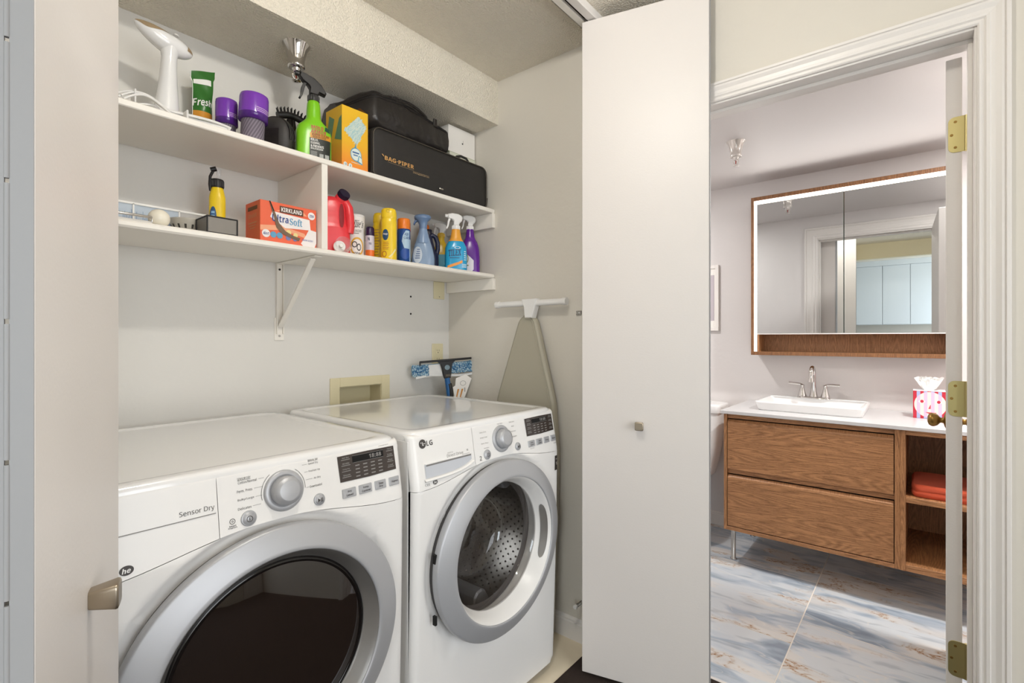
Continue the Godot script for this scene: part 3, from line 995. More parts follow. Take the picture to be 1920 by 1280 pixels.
		q.loft([oval.call(0.206, 0.199, gz - 0.016), oval.call(0.200, 0.193, gz - 0.024), oval.call(0.185, 0.178, gz - 0.06), oval.call(0.168, 0.161, gz - 0.12), oval.call(0.155, 0.148, gz - 0.150), oval.call(0.135, 0.128, gz - 0.163), oval.call(0.06, 0.057, gz - 0.170)], true, false, true)
		part("glass_bowl", q, M.glass, door)
		q = Geo.new()
		q.loft([oval.call(0.236, 0.226, MZ - 0.060), oval.call(0.228, 0.219, MZ - 0.052), oval.call(0.215, 0.207, MZ - 0.048), oval.call(0.206, 0.199, MZ - 0.058)], true, false, false)
		part("gasket", q, mat(rgb8(92, 88, 86), 0.5), t)
		# drum with punched wall, lifters and back
		q = Geo.new()
		var dr := 0.262
		q.loft([oval.call(0.236, 0.226, MZ - 0.060), oval.call(dr, dr, MZ - 0.085), oval.call(dr, dr, 0.22), oval.call(dr - 0.03, dr - 0.03, 0.20)], true, false, true)
		var drum := part("drum", q, M.steel, t)
		q = Geo.new()
		for i in 60:
			for j in 22:
				var a := TAU * (i + 0.5 * (j % 2)) / 60.0
				var c := Vector3(cos(a) * (dr - 0.0006), MY + sin(a) * (dr - 0.0006), 0.25 + j * 0.018)
				var tx := Vector3(-sin(a), cos(a), 0) * 0.0042
				var tz := Vector3(0, 0, 0.0042)
				q.quad(c - tx, c - tz, c + tx, c + tz)
		for i in 5:
			for j in 24:
				var a := TAU * j / 24.0
				var r := 0.05 + 0.04 * i
				var c := Vector3(cos(a) * r, MY + sin(a) * r, 0.2012)
				q.quad(c - Vector3(0.004, 0, 0), c - Vector3(0, 0.004, 0), c + Vector3(0.004, 0, 0), c + Vector3(0, 0.004, 0))
		part("perforation", q, M.dark_hole, drum).set_meta("kind", "stuff")
		for k in 3:
			var a := deg_to_rad(160 + 120 * k)
			q = Geo.new()
			var basis := Basis(Vector3(-sin(a), cos(a), 0), Vector3(-cos(a), -sin(a), 0), Vector3(0, 0, 1))
			q.xf = Transform3D(Basis(basis.x, basis.y, basis.x.cross(basis.y)), Vector3(cos(a) * dr, MY + sin(a) * dr, 0.0))
			q.prism(PackedVector2Array([Vector2(-0.045, 0), Vector2(0.045, 0), Vector2(0.028, 0.045), Vector2(0.012, 0.058), Vector2(-0.012, 0.058), Vector2(-0.028, 0.045)]), -0.62 if q.xf.basis.z.z < 0 else 0.24, -0.24 if q.xf.basis.z.z < 0 else 0.62, 0.006)
			var lift := part("lifter", q, M.silver, t)
			for j in 4:
				for s in [-1.0, 1.0]:
					q = Geo.new()
					var base = Vector3(cos(a) * (dr - 0.026), MY + sin(a) * (dr - 0.026), 0.30 + 0.08 * j) + basis.x * (s * 0.038)
					var up = (basis.y * 1.0 + basis.x * s * -0.38).normalized()
					for m in 14:
						var b0 := TAU * m / 14.0
						var b1 := TAU * (m + 1) / 14.0
						q.tri(base, base + up * sin(b0) * 0.016 + Vector3(0, 0, cos(b0) * 0.016), base + up * sin(b1) * 0.016 + Vector3(0, 0, cos(b1) * 0.016))
					part("drain_hole", q, M.dark_hole, lift)
	else:
		q = Geo.new()
		q.loft([oval.call(0.2312, 0.2232, zf - 0.004), oval.call(0.224, 0.215, zf - 0.012), oval.call(0.213, 0.204, gz + 0.004), oval.call(0.209, 0.200, gz)], true, false, false)
		part("inner_rim", q, M.silver_dark, door)
		q = Geo.new()
		q.loft([oval.call(0.209, 0.200, gz - 0.001), oval.call(0.206, 0.197, gz + 0.003), oval.call(0.200, 0.191, gz + 0.0035), oval.call(0.198, 0.189, gz + 0.002)], true, false, false)
		part("glass_frame", q, M.black_gloss, door)
		q = Geo.new()
		var gl := []
		for k in 12:
			var s := 1.0 - k / 12.0
			gl.append(oval.call(0.199 * s, 0.190 * s, gz + 0.001 + 0.016 * (1.0 - s * s)))
		q.loft(gl, true, false, true)
		part("door_glass", q, M.dryer_glass, door, "smoked dark glass of the dryer door")
	# knob with bezel, buttons and display
	var kc := Vector2(0.0255, 0.9135)
	var base := fas(kc.x, kc.y, 0.0)
	var lean := atan(0.024 / 0.14)
	var axis := Vector3(0, sin(lean), cos(lean))
	q = Geo.new()
	q.xf = Transform3D(Basis(Vector3(1, 0, 0), axis, Vector3(1, 0, 0).cross(axis)), base)
	q.lathe([[0.0435, 0.0], [0.0435, 0.003], [0.041, 0.0055], [0.036, 0.0065], [0.032, 0.006], [0.0315, 0.0045]], 48, Vector3(), true, true)
	var dial := part("dial", q, M.silver, t, "silver programme dial with ring")
	q = Geo.new()
	q.xf = Transform3D(Basis(Vector3(1, 0, 0), axis, Vector3(1, 0, 0).cross(axis)), base)
	q.lathe([[0.031, 0.004], [0.0305, 0.020], [0.028, 0.026], [0.0235, 0.0275], [0.022, 0.029], [0.020, 0.0295], [0.0, 0.0298]], 48)
	part("knob", q, M.silver, dial)
	for b in [[-0.0505, 0.8755, 0.0155], [0.104, 0.8755, 0.0135]]:
		q = Geo.new()
		q.xf = Transform3D(Basis(Vector3(1, 0, 0), axis, Vector3(1, 0, 0).cross(axis)), fas(b[0], b[1], 0.0))
		q.lathe([[b[2], 0.0], [b[2], 0.002], [b[2] * 0.92, 0.0035], [b[2] * 0.86, 0.0028], [b[2] * 0.8, 0.0048], [0.0, 0.0055]], 32)
		var bt := part("button", q, M.silver, t, "round silver button")
		q = Geo.new()
		var e := on_face(0.0062)
		if b[0] < 0:
			q.disc(Vector2(b[0], b[1]), 0.0062, 0.0062, e, 24, 0.8)
			q.rect(b[0] - 0.0007, b[1] - 0.003, b[0] + 0.0007, b[1] + 0.003, e)
		else:
			q.poly(PackedVector2Array([Vector2(b[0] - 0.006, b[1] - 0.0045), Vector2(b[0] + 0.0005, b[1]), Vector2(b[0] - 0.006, b[1] + 0.0045)]), e)
			q.rect(b[0] + 0.0015, b[1] - 0.0045, b[0] + 0.003, b[1] + 0.0045, e)
			q.rect(b[0] + 0.0045, b[1] - 0.0045, b[0] + 0.006, b[1] + 0.0045, e)
		part("symbol", q, M.print_dark, bt)
	q = Geo.new()
	var scr := on_face(0.0012)
	q.poly(PackedVector2Array([Vector2(0.160, 0.9000), Vector2(0.240, 0.8985), Vector2(0.322, 0.9010), Vector2(0.320, 0.9605), Vector2(0.240, 0.9612), Vector2(0.157, 0.9600)]), scr)
	var disp := part("display", q, M.display, t, "dark display panel")
	q = Geo.new()
	q.rect(0.1965, 0.9395, 0.2865, 0.9555, on_face(0.0015))
	part("screen", q, M.dark_hole, disp)
	q = Geo.new()
	var dp := on_face(0.0018)
	for r in 4:
		for c in 4:
			q.rect(0.203 + c * 0.022, 0.905 + r * 0.0085, 0.215 + c * 0.022, 0.9075 + r * 0.0085, dp)
	for r in 4:
		q.rect(0.166, 0.909 + r * 0.0135, 0.190, 0.9105 + r * 0.0135, dp)
		q.text(["Steam", "Damp Dry", "Wrinkle", "Anti Bac"][r], 0.019, 0.004, Vector2(0.178, 0.9145 + r * 0.0135), dp)
		q.rect(0.296, 0.909 + r * 0.0135, 0.316, 0.9105 + r * 0.0135, dp)
		q.text(["Load", "More", "Less", "Signal"][r], 0.014, 0.004, Vector2(0.306, 0.9145 + r * 0.0135), dp)
	q.text("18:88", 0.036, 0.0095, Vector2(0.262, 0.9475), dp)
	q.rect(0.1965, 0.9390, 0.2865, 0.9396, dp)
	q.rect(0.1965, 0.9554, 0.2865, 0.9560, dp)
	part("print", q, M.print_grey, disp)
	for k in 4:
		var bx: float = [0.1805, 0.2255, 0.2695, 0.3115][k]
		q = Geo.new()
		var hw: float = [0.0185, 0.0182, 0.0165, 0.0155][k]
		q.xf = Transform3D(Basis(Vector3(1, 0, 0), -lean), fas(bx, 0.8725, 0.0))
		q.box(Vector3(0, 0, 0.001), Vector3(hw * 2, 0.0215, 0.0048), 0.0015)
		var bt := part("option_button", q, M.silver, t)
		q = Geo.new()
		var bf := on_face(0.0042)
		var words: Array = [["Spin", "Speed"], ["Soil", "Level"], ["Temp.", ""], ["Signal", ""]][k] if washer else [["Dry", "Level"], ["Temp.", "Control"], ["Time", "Dry"], ["Signal", ""]][k]
		if words[1] == "":
			q.text(words[0], 0.019, 0.0055, Vector2(bx, 0.8725), bf)
		else:
			q.text(words[0], 0.0035 * words[0].length(), 0.0052, Vector2(bx, 0.8765), bf)
			q.text(words[1], 0.0035 * words[1].length(), 0.0052, Vector2(bx, 0.8690), bf)
		part("print", q, M.print_dark, bt)
	# printed words
	q = Geo.new()
	if washer:
		for w in [["Heavy Duty", -0.058, 0.945], ["Bulky/Large", -0.057, 0.929], ["Perm. Press", -0.055, 0.911], ["Sanitary", -0.05, 0.8955], ["Tub Clean", 0.026, 0.9615], ["Delicates", 0.088, 0.9595], ["Wool", 0.090, 0.945], ["Speed Wash", 0.088, 0.928], ["Downloaded", 0.090, 0.911]]:
			q.text(w[0], 0.0030 * w[0].length(), 0.0042, Vector2(w[1], w[2]), f, false)
		q.text("Direct Drive", 0.066, 0.0088, Vector2(-0.186, 0.9005), f, false)
		q.text("INVERTER", 0.022, 0.003, Vector2(-0.205, 0.9085), f, false)
		q.rect(-0.158, 0.8945, -0.126, 0.8953, f)
		q.text("10", 0.007, 0.006, Vector2(-0.135, 0.9045), f)
		q.text("Spin Only", 0.024, 0.0035, Vector2(0.182, 0.8555), f, false)
		q.text("2", 0.010, 0.014, Vector2(-0.081, 0.869), f)
		q.text("Smart", 0.020, 0.004, Vector2(0.322, 0.8535), f, false)
		q.text("CEE", 0.017, 0.006, Vector2(-0.302, 0.8375), f, false)
	else:
		for w in [["SENSOR DRY", -0.0545, 0.9555, 0.026], ["Cotton/Normal", -0.048, 0.9485, 0.037], ["Perm. Press", -0.0545, 0.9315, 0.030], ["Bulky/Large", -0.053, 0.9145, 0.032], ["Delicates", -0.0565, 0.8975, 0.026], ["MANUAL DRY", 0.0965, 0.9650, 0.024], ["Speed Dry", 0.0965, 0.9578, 0.024], ["Freshen Up", 0.098, 0.9415, 0.027], ["Air Dry", 0.1035, 0.9245, 0.017], ["Downloaded", 0.099, 0.908, 0.029]]:
			q.text(w[0], w[3], 0.0052, Vector2(w[1], w[2]), f, false)
		q.rect(-0.0675, 0.9522, -0.0415, 0.9526, f)
		q.text("Sensor Dry", 0.060, 0.0115, Vector2(-0.142, 0.9125), f, false)
		for w in [[-0.026, 0.9485, -0.0145], [-0.036, 0.9315, -0.019], [-0.034, 0.9145, -0.021], [-0.041, 0.8975, -0.024], [0.070, 0.9578, 0.081], [0.074, 0.9415, 0.082], [0.076, 0.9245, 0.092], [0.076, 0.908, 0.083]]:
			q.rect(w[0], w[1], w[2], w[1] + 0.0005, f)
		q.disc(Vector2(-0.0815, 0.8775), 0.0055, 0.0055, f, 20, 0.8)
		q.disc(Vector2(-0.0815, 0.8775), 0.002, 0.002, f, 12, 0.6)
		q.text("Smart", 0.013, 0.003, Vector2(-0.0815, 0.8690), f)
		q.text("Diagnosis", 0.017, 0.003, Vector2(-0.0815, 0.8652), f)
		# arcs beside the dial
		for s in [[2.2, 3.35], [-0.1, 0.95]]:
			var n := 14
			for k in n:
				var a0: float = lerpf(s[0], s[1], float(k) / n)
				var a1: float = lerpf(s[0], s[1], float(k + 1) / n)
				var r := 0.0475
				q.quad(f.call(kc.x + cos(a0) * r, kc.y + sin(a0) * r), f.call(kc.x + cos(a0) * (r + 0.0009), kc.y + sin(a0) * (r + 0.0009)), f.call(kc.x + cos(a1) * (r + 0.0009), kc.y + sin(a1) * (r + 0.0009)), f.call(kc.x + cos(a1) * r, kc.y + sin(a1) * r))
		q.text("LoDecibel Quiet", 0.030, 0.0026, Vector2(0.290, 0.9665), f, false)
	part("lettering", q, M.print_dark if not washer else M.print_grey, t)
	# maker's mark: round badge and two letters
	q = Geo.new()
	var lx := -0.3045
	q.disc(Vector2(lx, 0.9485), 0.0125, 0.0125, f, 32)
	part("badge", q, M.print_dark, t)
	q = Geo.new()
	var f2 := on_face(0.0012)
	q.rect(lx - 0.0012, 0.9445, lx + 0.0008, 0.9535, f2)
	q.rect(lx - 0.0012, 0.9440, lx + 0.0042, 0.9456, f2)
	q.disc(Vector2(lx - 0.0052, 0.9520), 0.0016, 0.0016, f2, 12)
	q.rect(lx + 0.0025, 0.9480, lx + 0.0098, 0.9494, f2)
	part("badge_mark", q, M.white_plastic, t)
	q = Geo.new()
	q.text("LG", 0.0225, 0.0140, Vector2(-0.2790 if washer else -0.2735, 0.9480), f)
	part("lettering", q, M.print_dark, t)
	# high-efficiency mark
	q = Geo.new()
	var hc := Vector2(-0.2735 if washer else -0.2545, 0.8395 if washer else 0.8435)
	q.disc(hc, 0.0105 if not washer else 0.0085, 0.0080 if not washer else 0.0066, f, 24)
	part("he_mark", q, M.print_dark, t)
	q = Geo.new()
	q.text("he", 0.012 if not washer else 0.0095, 0.0085 if not washer else 0.007, hc, f2, true, false, 0.2)
	part("lettering", q, M.white_plastic, t)
	if washer:
		q = Geo.new()
		q.rect(0.314, 0.752, 0.341, 0.806, on_face(0.001), 8, 2)
		var stk := part("sticker", q, mat(rgb8(52, 46, 42), 0.4), t, "dark energy sticker below the fascia")
		q = Geo.new()
		q.text("10", 0.013, 0.011, Vector2(0.327, 0.777), on_face(0.0014))
		q.text("YEAR", 0.016, 0.004, Vector2(0.327, 0.793), on_face(0.0014))
		part("lettering", q, M.print_pale, stk)

# ---------------------------------------------------------------- closet fittings
func make_fittings() -> void:
	var t := thing("closet_shelf", "long white upper shelf holding the steamer, bags and green spray bottle", "shelf")
	part("board", Geo.new().span(Vector3(-0.03, SH_T - 0.018, ZB), Vector3(XW - 0.002, SH_T, -1.548), 0.0025), M.shelf, t)
	single("shelf_cleat", Geo.new().span(Vector3(1.736, 1.760, ZB + 0.002), Vector3(XW, SH_T - 0.0185, -1.548), 0.001), M.shelf, "white wooden batten on the side wall carrying the upper shelf end", "batten")
	t = thing("closet_shelf", "long white lower shelf with the row of cleaning bottles", "shelf")
	part("board", Geo.new().span(Vector3(-0.03, SH_L - 0.019, ZB), Vector3(XW - 0.002, SH_L, -1.548), 0.005), M.shelf, t)
	single("shelf_cleat", Geo.new().span(Vector3(1.736, 1.470, ZB + 0.002), Vector3(XW, SH_L - 0.0195, -1.545), 0.001), M.shelf, "white wooden batten on the side wall carrying the lower shelf end", "batten")
	single("shelf_divider", Geo.new().span(Vector3(0.882, SH_L, ZB), Vector3(0.904, SH_T - 0.018, -1.551), 0.0015), M.shelf, "white upright board between the two shelves beside the orange box", "shelf divider")
	# bracket
	t = thing("shelf_bracket", "white steel bracket with a slanting brace under the lower shelf", "bracket")
	part("wall_plate", Geo.new().span(Vector3(0.868, 1.235, ZB), Vector3(0.904, 1.320, ZB + 0.004), 0.001), M.shelf, t)
	var q := Geo.new()
	q.span(Vector3(0.873, 1.26, ZB), Vector3(0.876, 1.522, ZB + 0.014))
	q.span(Vector3(0.896, 1.26, ZB), Vector3(0.899, 1.522, ZB + 0.014))
	q.span(Vector3(0.8762, 1.2605, ZB), Vector3(0.8958, 1.5215, ZB + 0.006))
	part("upright", q, M.shelf, t)
	part("arm", Geo.new().span(Vector3(0.872, 1.5195, ZB), Vector3(0.900, 1.5235, -1.580), 0.001), M.shelf, t)
	q = Geo.new()
	var a := Vector3(0.886, 1.285, ZB + 0.012)
	var b := Vector3(0.886, 1.517, -1.615)
	var d := (b - a).normalized()
	q.xf = Transform3D(Basis(Vector3(1, 0, 0), d, Vector3(1, 0, 0).cross(d)), (a + b) / 2)
	q.box(Vector3(), Vector3(0.019, (b - a).length(), 0.008), 0.002)
	part("brace", q, M.shelf, t)
	for y in [1.500, 1.252]:
		part("screw", Geo.new().cyl(Vector3(0.886, y, ZB + 0.004), Vector3(0.886, y, ZB + 0.0075), 0.004), M.black if y > 1.4 else M.steel, t)
	# laundry box recessed in the wall
	t = thing("laundry_box", "beige recessed washer outlet box in the wall behind the washer", "outlet box")
	q = Geo.new()
	q.span(Vector3(1.093, 0.84, ZB), Vector3(1.137, 1.079, ZB + 0.006), 0.002)
	q.span(Vector3(1.343, 0.84, ZB), Vector3(1.387, 1.079, ZB + 0.006), 0.002)
	q.span(Vector3(1.137, 1.040, ZB), Vector3(1.343, 1.079, ZB + 0.006), 0.002)
	q.span(Vector3(1.137, 0.84, ZB), Vector3(1.343, 0.872, ZB + 0.006), 0.002)
	part("frame", q, M.beige_plate, t)
	q = Geo.new()
	q.span(Vector3(1.137, 0.872, -1.948), Vector3(1.343, 1.040, -1.944))
	q.span(Vector3(1.1355, 0.872, -1.948), Vector3(1.139, 1.040, ZB))
	q.span(Vector3(1.341, 0.872, -1.948), Vector3(1.3445, 1.040, ZB))
	q.span(Vector3(1.137, 1.038, -1.948), Vector3(1.343, 1.0415, ZB))
	q.span(Vector3(1.137, 0.8705, -1.948), Vector3(1.343, 0.874, ZB))
	part("recess", q, M.beige_plate, t)
	q = Geo.new()
	q.cyl(Vector3(1.20, 0.875, -1.905), Vector3(1.20, 0.925, -1.905), 0.012)
	q.cyl(Vector3(1.185, 0.93, -1.905), Vector3(1.215, 0.93, -1.905), 0.008)
	part("valve", q, M.brass_dark, t)
	# outlets
	t = thing("wall_outlet", "ivory duplex power outlet above the squeegee", "outlet")
	part("plate", Geo.new().span(Vector3(1.640, 1.098, ZB), Vector3(1.712, 1.216, ZB + 0.005), 0.002), M.beige_plate, t)
	for y in [1.178, 1.137]:
		q = Geo.new()
		q.xf = Transform3D(Basis(Vector3(1, 0, 0), Vector3(0, 0, 1), Vector3(0, -1, 0)), Vector3(1.676, y, ZB + 0.005))
		q.loft([q.ring(Vector3(0, 0, 0), 0.017, 0.0145, 24, 3.0), q.ring(Vector3(0, 0.002, 0), 0.0165, 0.014, 24, 3.0)])
		var s := part("socket", q, M.beige_plate, t)
		q = Geo.new()
		q.span(Vector3(1.6685, y + 0.001, ZB + 0.0068), Vector3(1.6700, y + 0.009, ZB + 0.0074))
		q.span(Vector3(1.6815, y + 0.001, ZB + 0.0068), Vector3(1.6830, y + 0.008, ZB + 0.0074))
		q.cyl(Vector3(1.676, y - 0.006, ZB + 0.0068), Vector3(1.676, y - 0.006, ZB + 0.0074), 0.0024)
		part("slot", q, M.dark_hole, s)
	t = thing("blank_plate", "ivory blank wall plate under the right end of the lower shelf", "wall plate")
	part("plate", Geo.new().span(Vector3(1.650, 1.437, ZB), Vector3(1.722, 1.5235, ZB + 0.005), 0.002), M.beige_plate, t)
	part("screw", Geo.new().cyl(Vector3(1.686, 1.449, ZB + 0.005), Vector3(1.686, 1.449, ZB + 0.0062), 0.003), M.nickel, t)
	# small latch and door stop on the side wall
	t = thing("door_catch", "small grey metal catch on the closet side wall", "door catch")
	part("plate", Geo.new().span(Vector3(XW - 0.006, 1.338, -1.101), Vector3(XW, 1.356, -1.075), 0.002), M.steel, t)
	part("pin", Geo.new().cyl(Vector3(XW - 0.012, 1.347, -1.088), Vector3(XW - 0.005, 1.347, -1.088), 0.004), M.steel, t)
	t = thing("door_stop", "small white spring door stop low on the closet side wall", "door stop")
	q = Geo.new()
	var path := []
	for k in 61:
		var an := TAU * k / 6.0
		path.append(Vector3(XW - 0.008 - 0.0008 * k, 0.172 + cos(an) * 0.006, -1.068 + sin(an) * 0.006))
	q.tube(path, 0.0012, 6)
	part("spring", q, M.steel, t)
	part("tip", Geo.new().cyl(Vector3(XW - 0.066, 0.172, -1.068), Vector3(XW - 0.055, 0.172, -1.068), 0.008), M.white_plastic, t)
	part("base", Geo.new().cyl(Vector3(XW - 0.009, 0.172, -1.068), Vector3(XW, 0.172, -1.068), 0.009), M.white_plastic, t)
	make_sprinkler("sprinkler", "chrome fire sprinkler in a flared cup on the closet soffit", Vector3(0.841, 2.238, -1.643), M.chrome, 0.0)
	# ironing board standing against the side wall
	t = thing("ironing_board", "ironing board with grey cover and white T foot leaning on the closet side wall", "ironing board")
	var half := func(y): 
		var drop := maxf(0.0, 1.345 - y)
		if drop < 0.045: return 0.056 * sqrt(maxf(0.0, 1.0 - pow(1.0 - drop / 0.058, 2.0)))
		return lerpf(0.0545, 0.156, (drop - 0.045) / 0.32) if drop < 0.365 else lerpf(0.156, 0.185, smoothstep(-0.8, 1.0, (drop - 0.365) / 0.35) * 1.0 - 0.4 * (1.0 - smoothstep(0.0, 0.2, drop - 0.365)))
	var left := []
	var right := []
	for k in 33:
		var y := lerpf(1.345, 0.02, pow(k / 32.0, 2.0))
		var cz := lerpf(-1.325, -1.36, (1.345 - y) / 1.3)
		left.append(Vector2(cz - half.call(y), y)); right.append(Vector2(cz + half.call(y), y))
	var rings := []
	for lay in [[0.0, 0.010], [0.004, 0.003], [0.012, 0.0], [0.024, 0.0], [0.031, 0.004], [0.033, 0.012]]:
		var r := []
		for k in left.size(): r.append(Vector3(0, left[k].y, left[k].x + lay[1]))
		for k in range(right.size() - 1, -1, -1): r.append(Vector3(0, right[k].y, right[k].x - lay[1]))
		for k in r.size():
			# the board leans: top near the wall
			var lean := lerpf(0.033, 0.0, r[k].y / 1.345)
			r[k].x = 1.745 - lean - 0.002 - lay[0]
		rings.append(r)
	q = Geo.new()
	q.loft(rings, true, false, false)
	q.sheet(func(u, v):
		var k: float = (1.0 - v) * 32.0
		var i := mini(int(k), 31)
		var l: Vector2 = left[i].lerp(left[i + 1], k - i)
		var r: Vector2 = right[i].lerp(right[i + 1], k - i)
		return Vector3(1.745 - lerpf(0.033, 0.0, l.y / 1.345) - 0.035, l.y, lerpf(l.x + 0.012, maxf(r.x - 0.012, l.x + 0.012), u)), 6, 32)
	part("padded_cover", q, M.board_cover, t)
	q = Geo.new()
	var hem := []
	for k in right.size(): hem.append(Vector3(1.745 - lerpf(0.033, 0.0, right[k].y / 1.345) - 0.037, right[k].y - 0.004, right[k].x - 0.016))
	q.tube(hem, 0.0022, 6)
	part("hem", q, M.board_cover, t)
	q = Geo.new()
	q.cyl(Vector3(1.712, 1.394, -1.488), Vector3(1.712, 1.394, -1.135), 0.0135)
	var foot := part("foot_rail", q, M.white_plastic, t)
	for z in [[-1.503, -1.482], [-1.141, -1.120]]:
		part("end_cap", Geo.new().cyl(Vector3(1.712, 1.394, z[0]), Vector3(1.712, 1.394, z[1]), 0.0155), M.white_plastic, foot)
	q = Geo.new()
	q.xf = Transform3D(Basis(Vector3(0, 0, -1), Vector3(0, 1, 0), Vector3(1, 0, 0)), Vector3(1.712, 0, -1.306))
	q.prism(PackedVector2Array([Vector2(-0.040, 1.412), Vector2(-0.034, 1.378), Vector2(-0.018, 1.33), Vector2(0.020, 1.33), Vector2(0.026, 1.378), Vector2(0.038, 1.412)]), -0.018, 0.018, 0.004)
	part("stem", q, M.white_plastic, t)
	# squeegee with scrubber sleeve, standing in the corner behind the washer
	t = thing("squeegee", "black window squeegee with blue grip and blue scrubber sleeve standing in the corner", "squeegee", Vector3(1.628, 0, -1.765))
	var bas := Basis(Vector3(0.936, 0.055, 0.352).normalized(), Vector3.UP, Vector3(-0.352, 0, 0.936)).orthonormalized()
	var at := Transform3D(bas, Vector3(0, 1.135, 0.012))
	q = Geo.new(); q.xf = at
	q.box(Vector3(0, 0.004, 0.012), Vector3(0.262, 0.010, 0.012), 0.002)
	q.box(Vector3(-0.1295, -0.004, 0.012), Vector3(0.004, 0.016, 0.010))
	part("blade_channel", q, M.black, t)
	q = Geo.new(); q.xf = at
	q.prism(PackedVector2Array([Vector2(-0.045, 0.001), Vector2(-0.030, -0.012), Vector2(-0.024, -0.035), Vector2(-0.0195, -0.065), Vector2(-0.015, -0.082), Vector2(0.016, -0.082), Vector2(0.0205, -0.065), Vector2(0.024, -0.035), Vector2(0.030, -0.012), Vector2(0.045, 0.001)]), 0.006, 0.020, 0.003)
	var yoke := part("yoke", q, M.black, t)
	q = Geo.new(); q.xf = at
	q.disc(Vector2(0.0005, -0.030), 0.013, 0.012, func(x, y): return Vector3(x, y, 0.0206), 20)
	part("yoke_window", q, mat(rgb8(120, 140, 150), 0.6), yoke)
	q = Geo.new(); q.xf = at
	q.box(Vector3(0.002, -0.068, 0.020), Vector3(0.026, 0.012, 0.006), 0.002)
	part("clip", q, mat(rgb8(86, 78, 66), 0.4), yoke)
	q = Geo.new()
	q.tube([at * Vector3(0, -0.080, 0.012), at * Vector3(0.004, -0.12, 0.012), at * Vector3(0.008, -0.18, 0.012), at * Vector3(0.008, -0.30, 0.012), Vector3(0.012, 0.60, 0.024), Vector3(0.014, 0.0, 0.024)], 0.0125, 14)
	part("handle", q, mat(rgb8(30, 92, 150), 0.45), t)
	q = Geo.new()
	q.tube([at * Vector3(0.008, -0.108, 0.017), at * Vector3(0.0125, -0.13, 0.019), at * Vector3(0.014, -0.18, 0.019), at * Vector3(0.014, -0.26, 0.017)], 0.0105, 12)
	part("grip", q, M.black, t)
	# fleecy sleeve: rounded bar with short tufts
	var blue := mat(rgb8(118, 158, 186), 0.95)
	var tuft_cols := [mat(rgb8(60, 108, 152), 0.95), mat(rgb8(188, 210, 220), 0.95), mat(rgb8(104, 150, 182), 0.95)]
	var rng := RandomNumberGenerator.new()
	rng.seed = 77
	q = Geo.new(); q.xf = at
	q.box(Vector3(-0.006, -0.036, -0.008), Vector3(0.318, 0.052, 0.016), 0.006)
	var sleeve := part("scrubber_sleeve", q, blue, t)
	for c in 3:
		q = Geo.new(); q.xf = at
		for k in 420:
			var x := rng.randf_range(-0.164, 0.153)
			var y := rng.randf_range(-0.062, -0.009)
			if x > -0.085 and x < 0.03: continue
			if c == 0 and absf(y + 0.035) > 0.014: continue
			var r := rng.randf_range(0.0022, 0.0042)
			q.ball(Vector3(x, y, rng.randf_range(-0.002, 0.003)), Vector3(r, r, r * 1.4), 6, 4)
		part("fleece", q, tuft_cols[c], sleeve).set_meta("kind", "stuff")
	q = Geo.new(); q.xf = at
	q.sheet(func(u, v): return Vector3(lerpf(-0.086, -0.012, u), lerpf(-0.064, -0.012, v), 0.0045 + 0.002 * sin(u * 9.0 + v * 4.0)), 12, 6)
	q.sheet(func(u, v): return Vector3(lerpf(-0.15, 0.15, u), -0.063 - 0.010 * v + 0.006 * sin(u * 6.0) , 0.004 + 0.003 * sin(u * 21.0)), 24, 2)
	part("sleeve_backing", q, mat(rgb8(222, 222, 220), 0.8), sleeve)
	# card hanging from the handle
	q = Geo.new()
	var card := PackedVector2Array([Vector2(0.02, -0.20), Vector2(0.005, -0.125), Vector2(0.018, -0.118), Vector2(0.022, -0.083), Vector2(0.075, -0.066), Vector2(0.108, -0.088), Vector2(0.060, -0.20)])
	q.xf = Transform3D(Basis(Vector3(0.80, 0, 0.22).normalized(), Vector3.UP, Vector3(-0.22, 0, 0.80).normalized()), Vector3(0.016, 1.135, 0.040))
	q.prism(card, 0.0, 0.0015)
	var cd := part("instruction_card", q, M.paper, t, "white and orange instruction card")
	var g2 := Geo.new(); g2.xf = q.xf
	var fl := func(x, y): return Vector3(x, y, 0.0021)
	for k in 2: g2.poly(PackedVector2Array([Vector2(0.018 + k * 0.020, -0.19), Vector2(0.023 + k * 0.020, -0.19), Vector2(0.040 + k * 0.022, -0.135), Vector2(0.030 + k * 0.022, -0.135)]), fl)
	part("print", g2, mat(rgb8(214, 148, 74), 0.6), cd)
	g2 = Geo.new(); g2.xf = q.xf
	g2.disc(Vector2(0.060, -0.108), 0.016, 0.012, fl, 20, 0.88)
	g2.rect(0.068, -0.15, 0.072, -0.13, fl)
	part("print", g2, M.print_grey, cd)
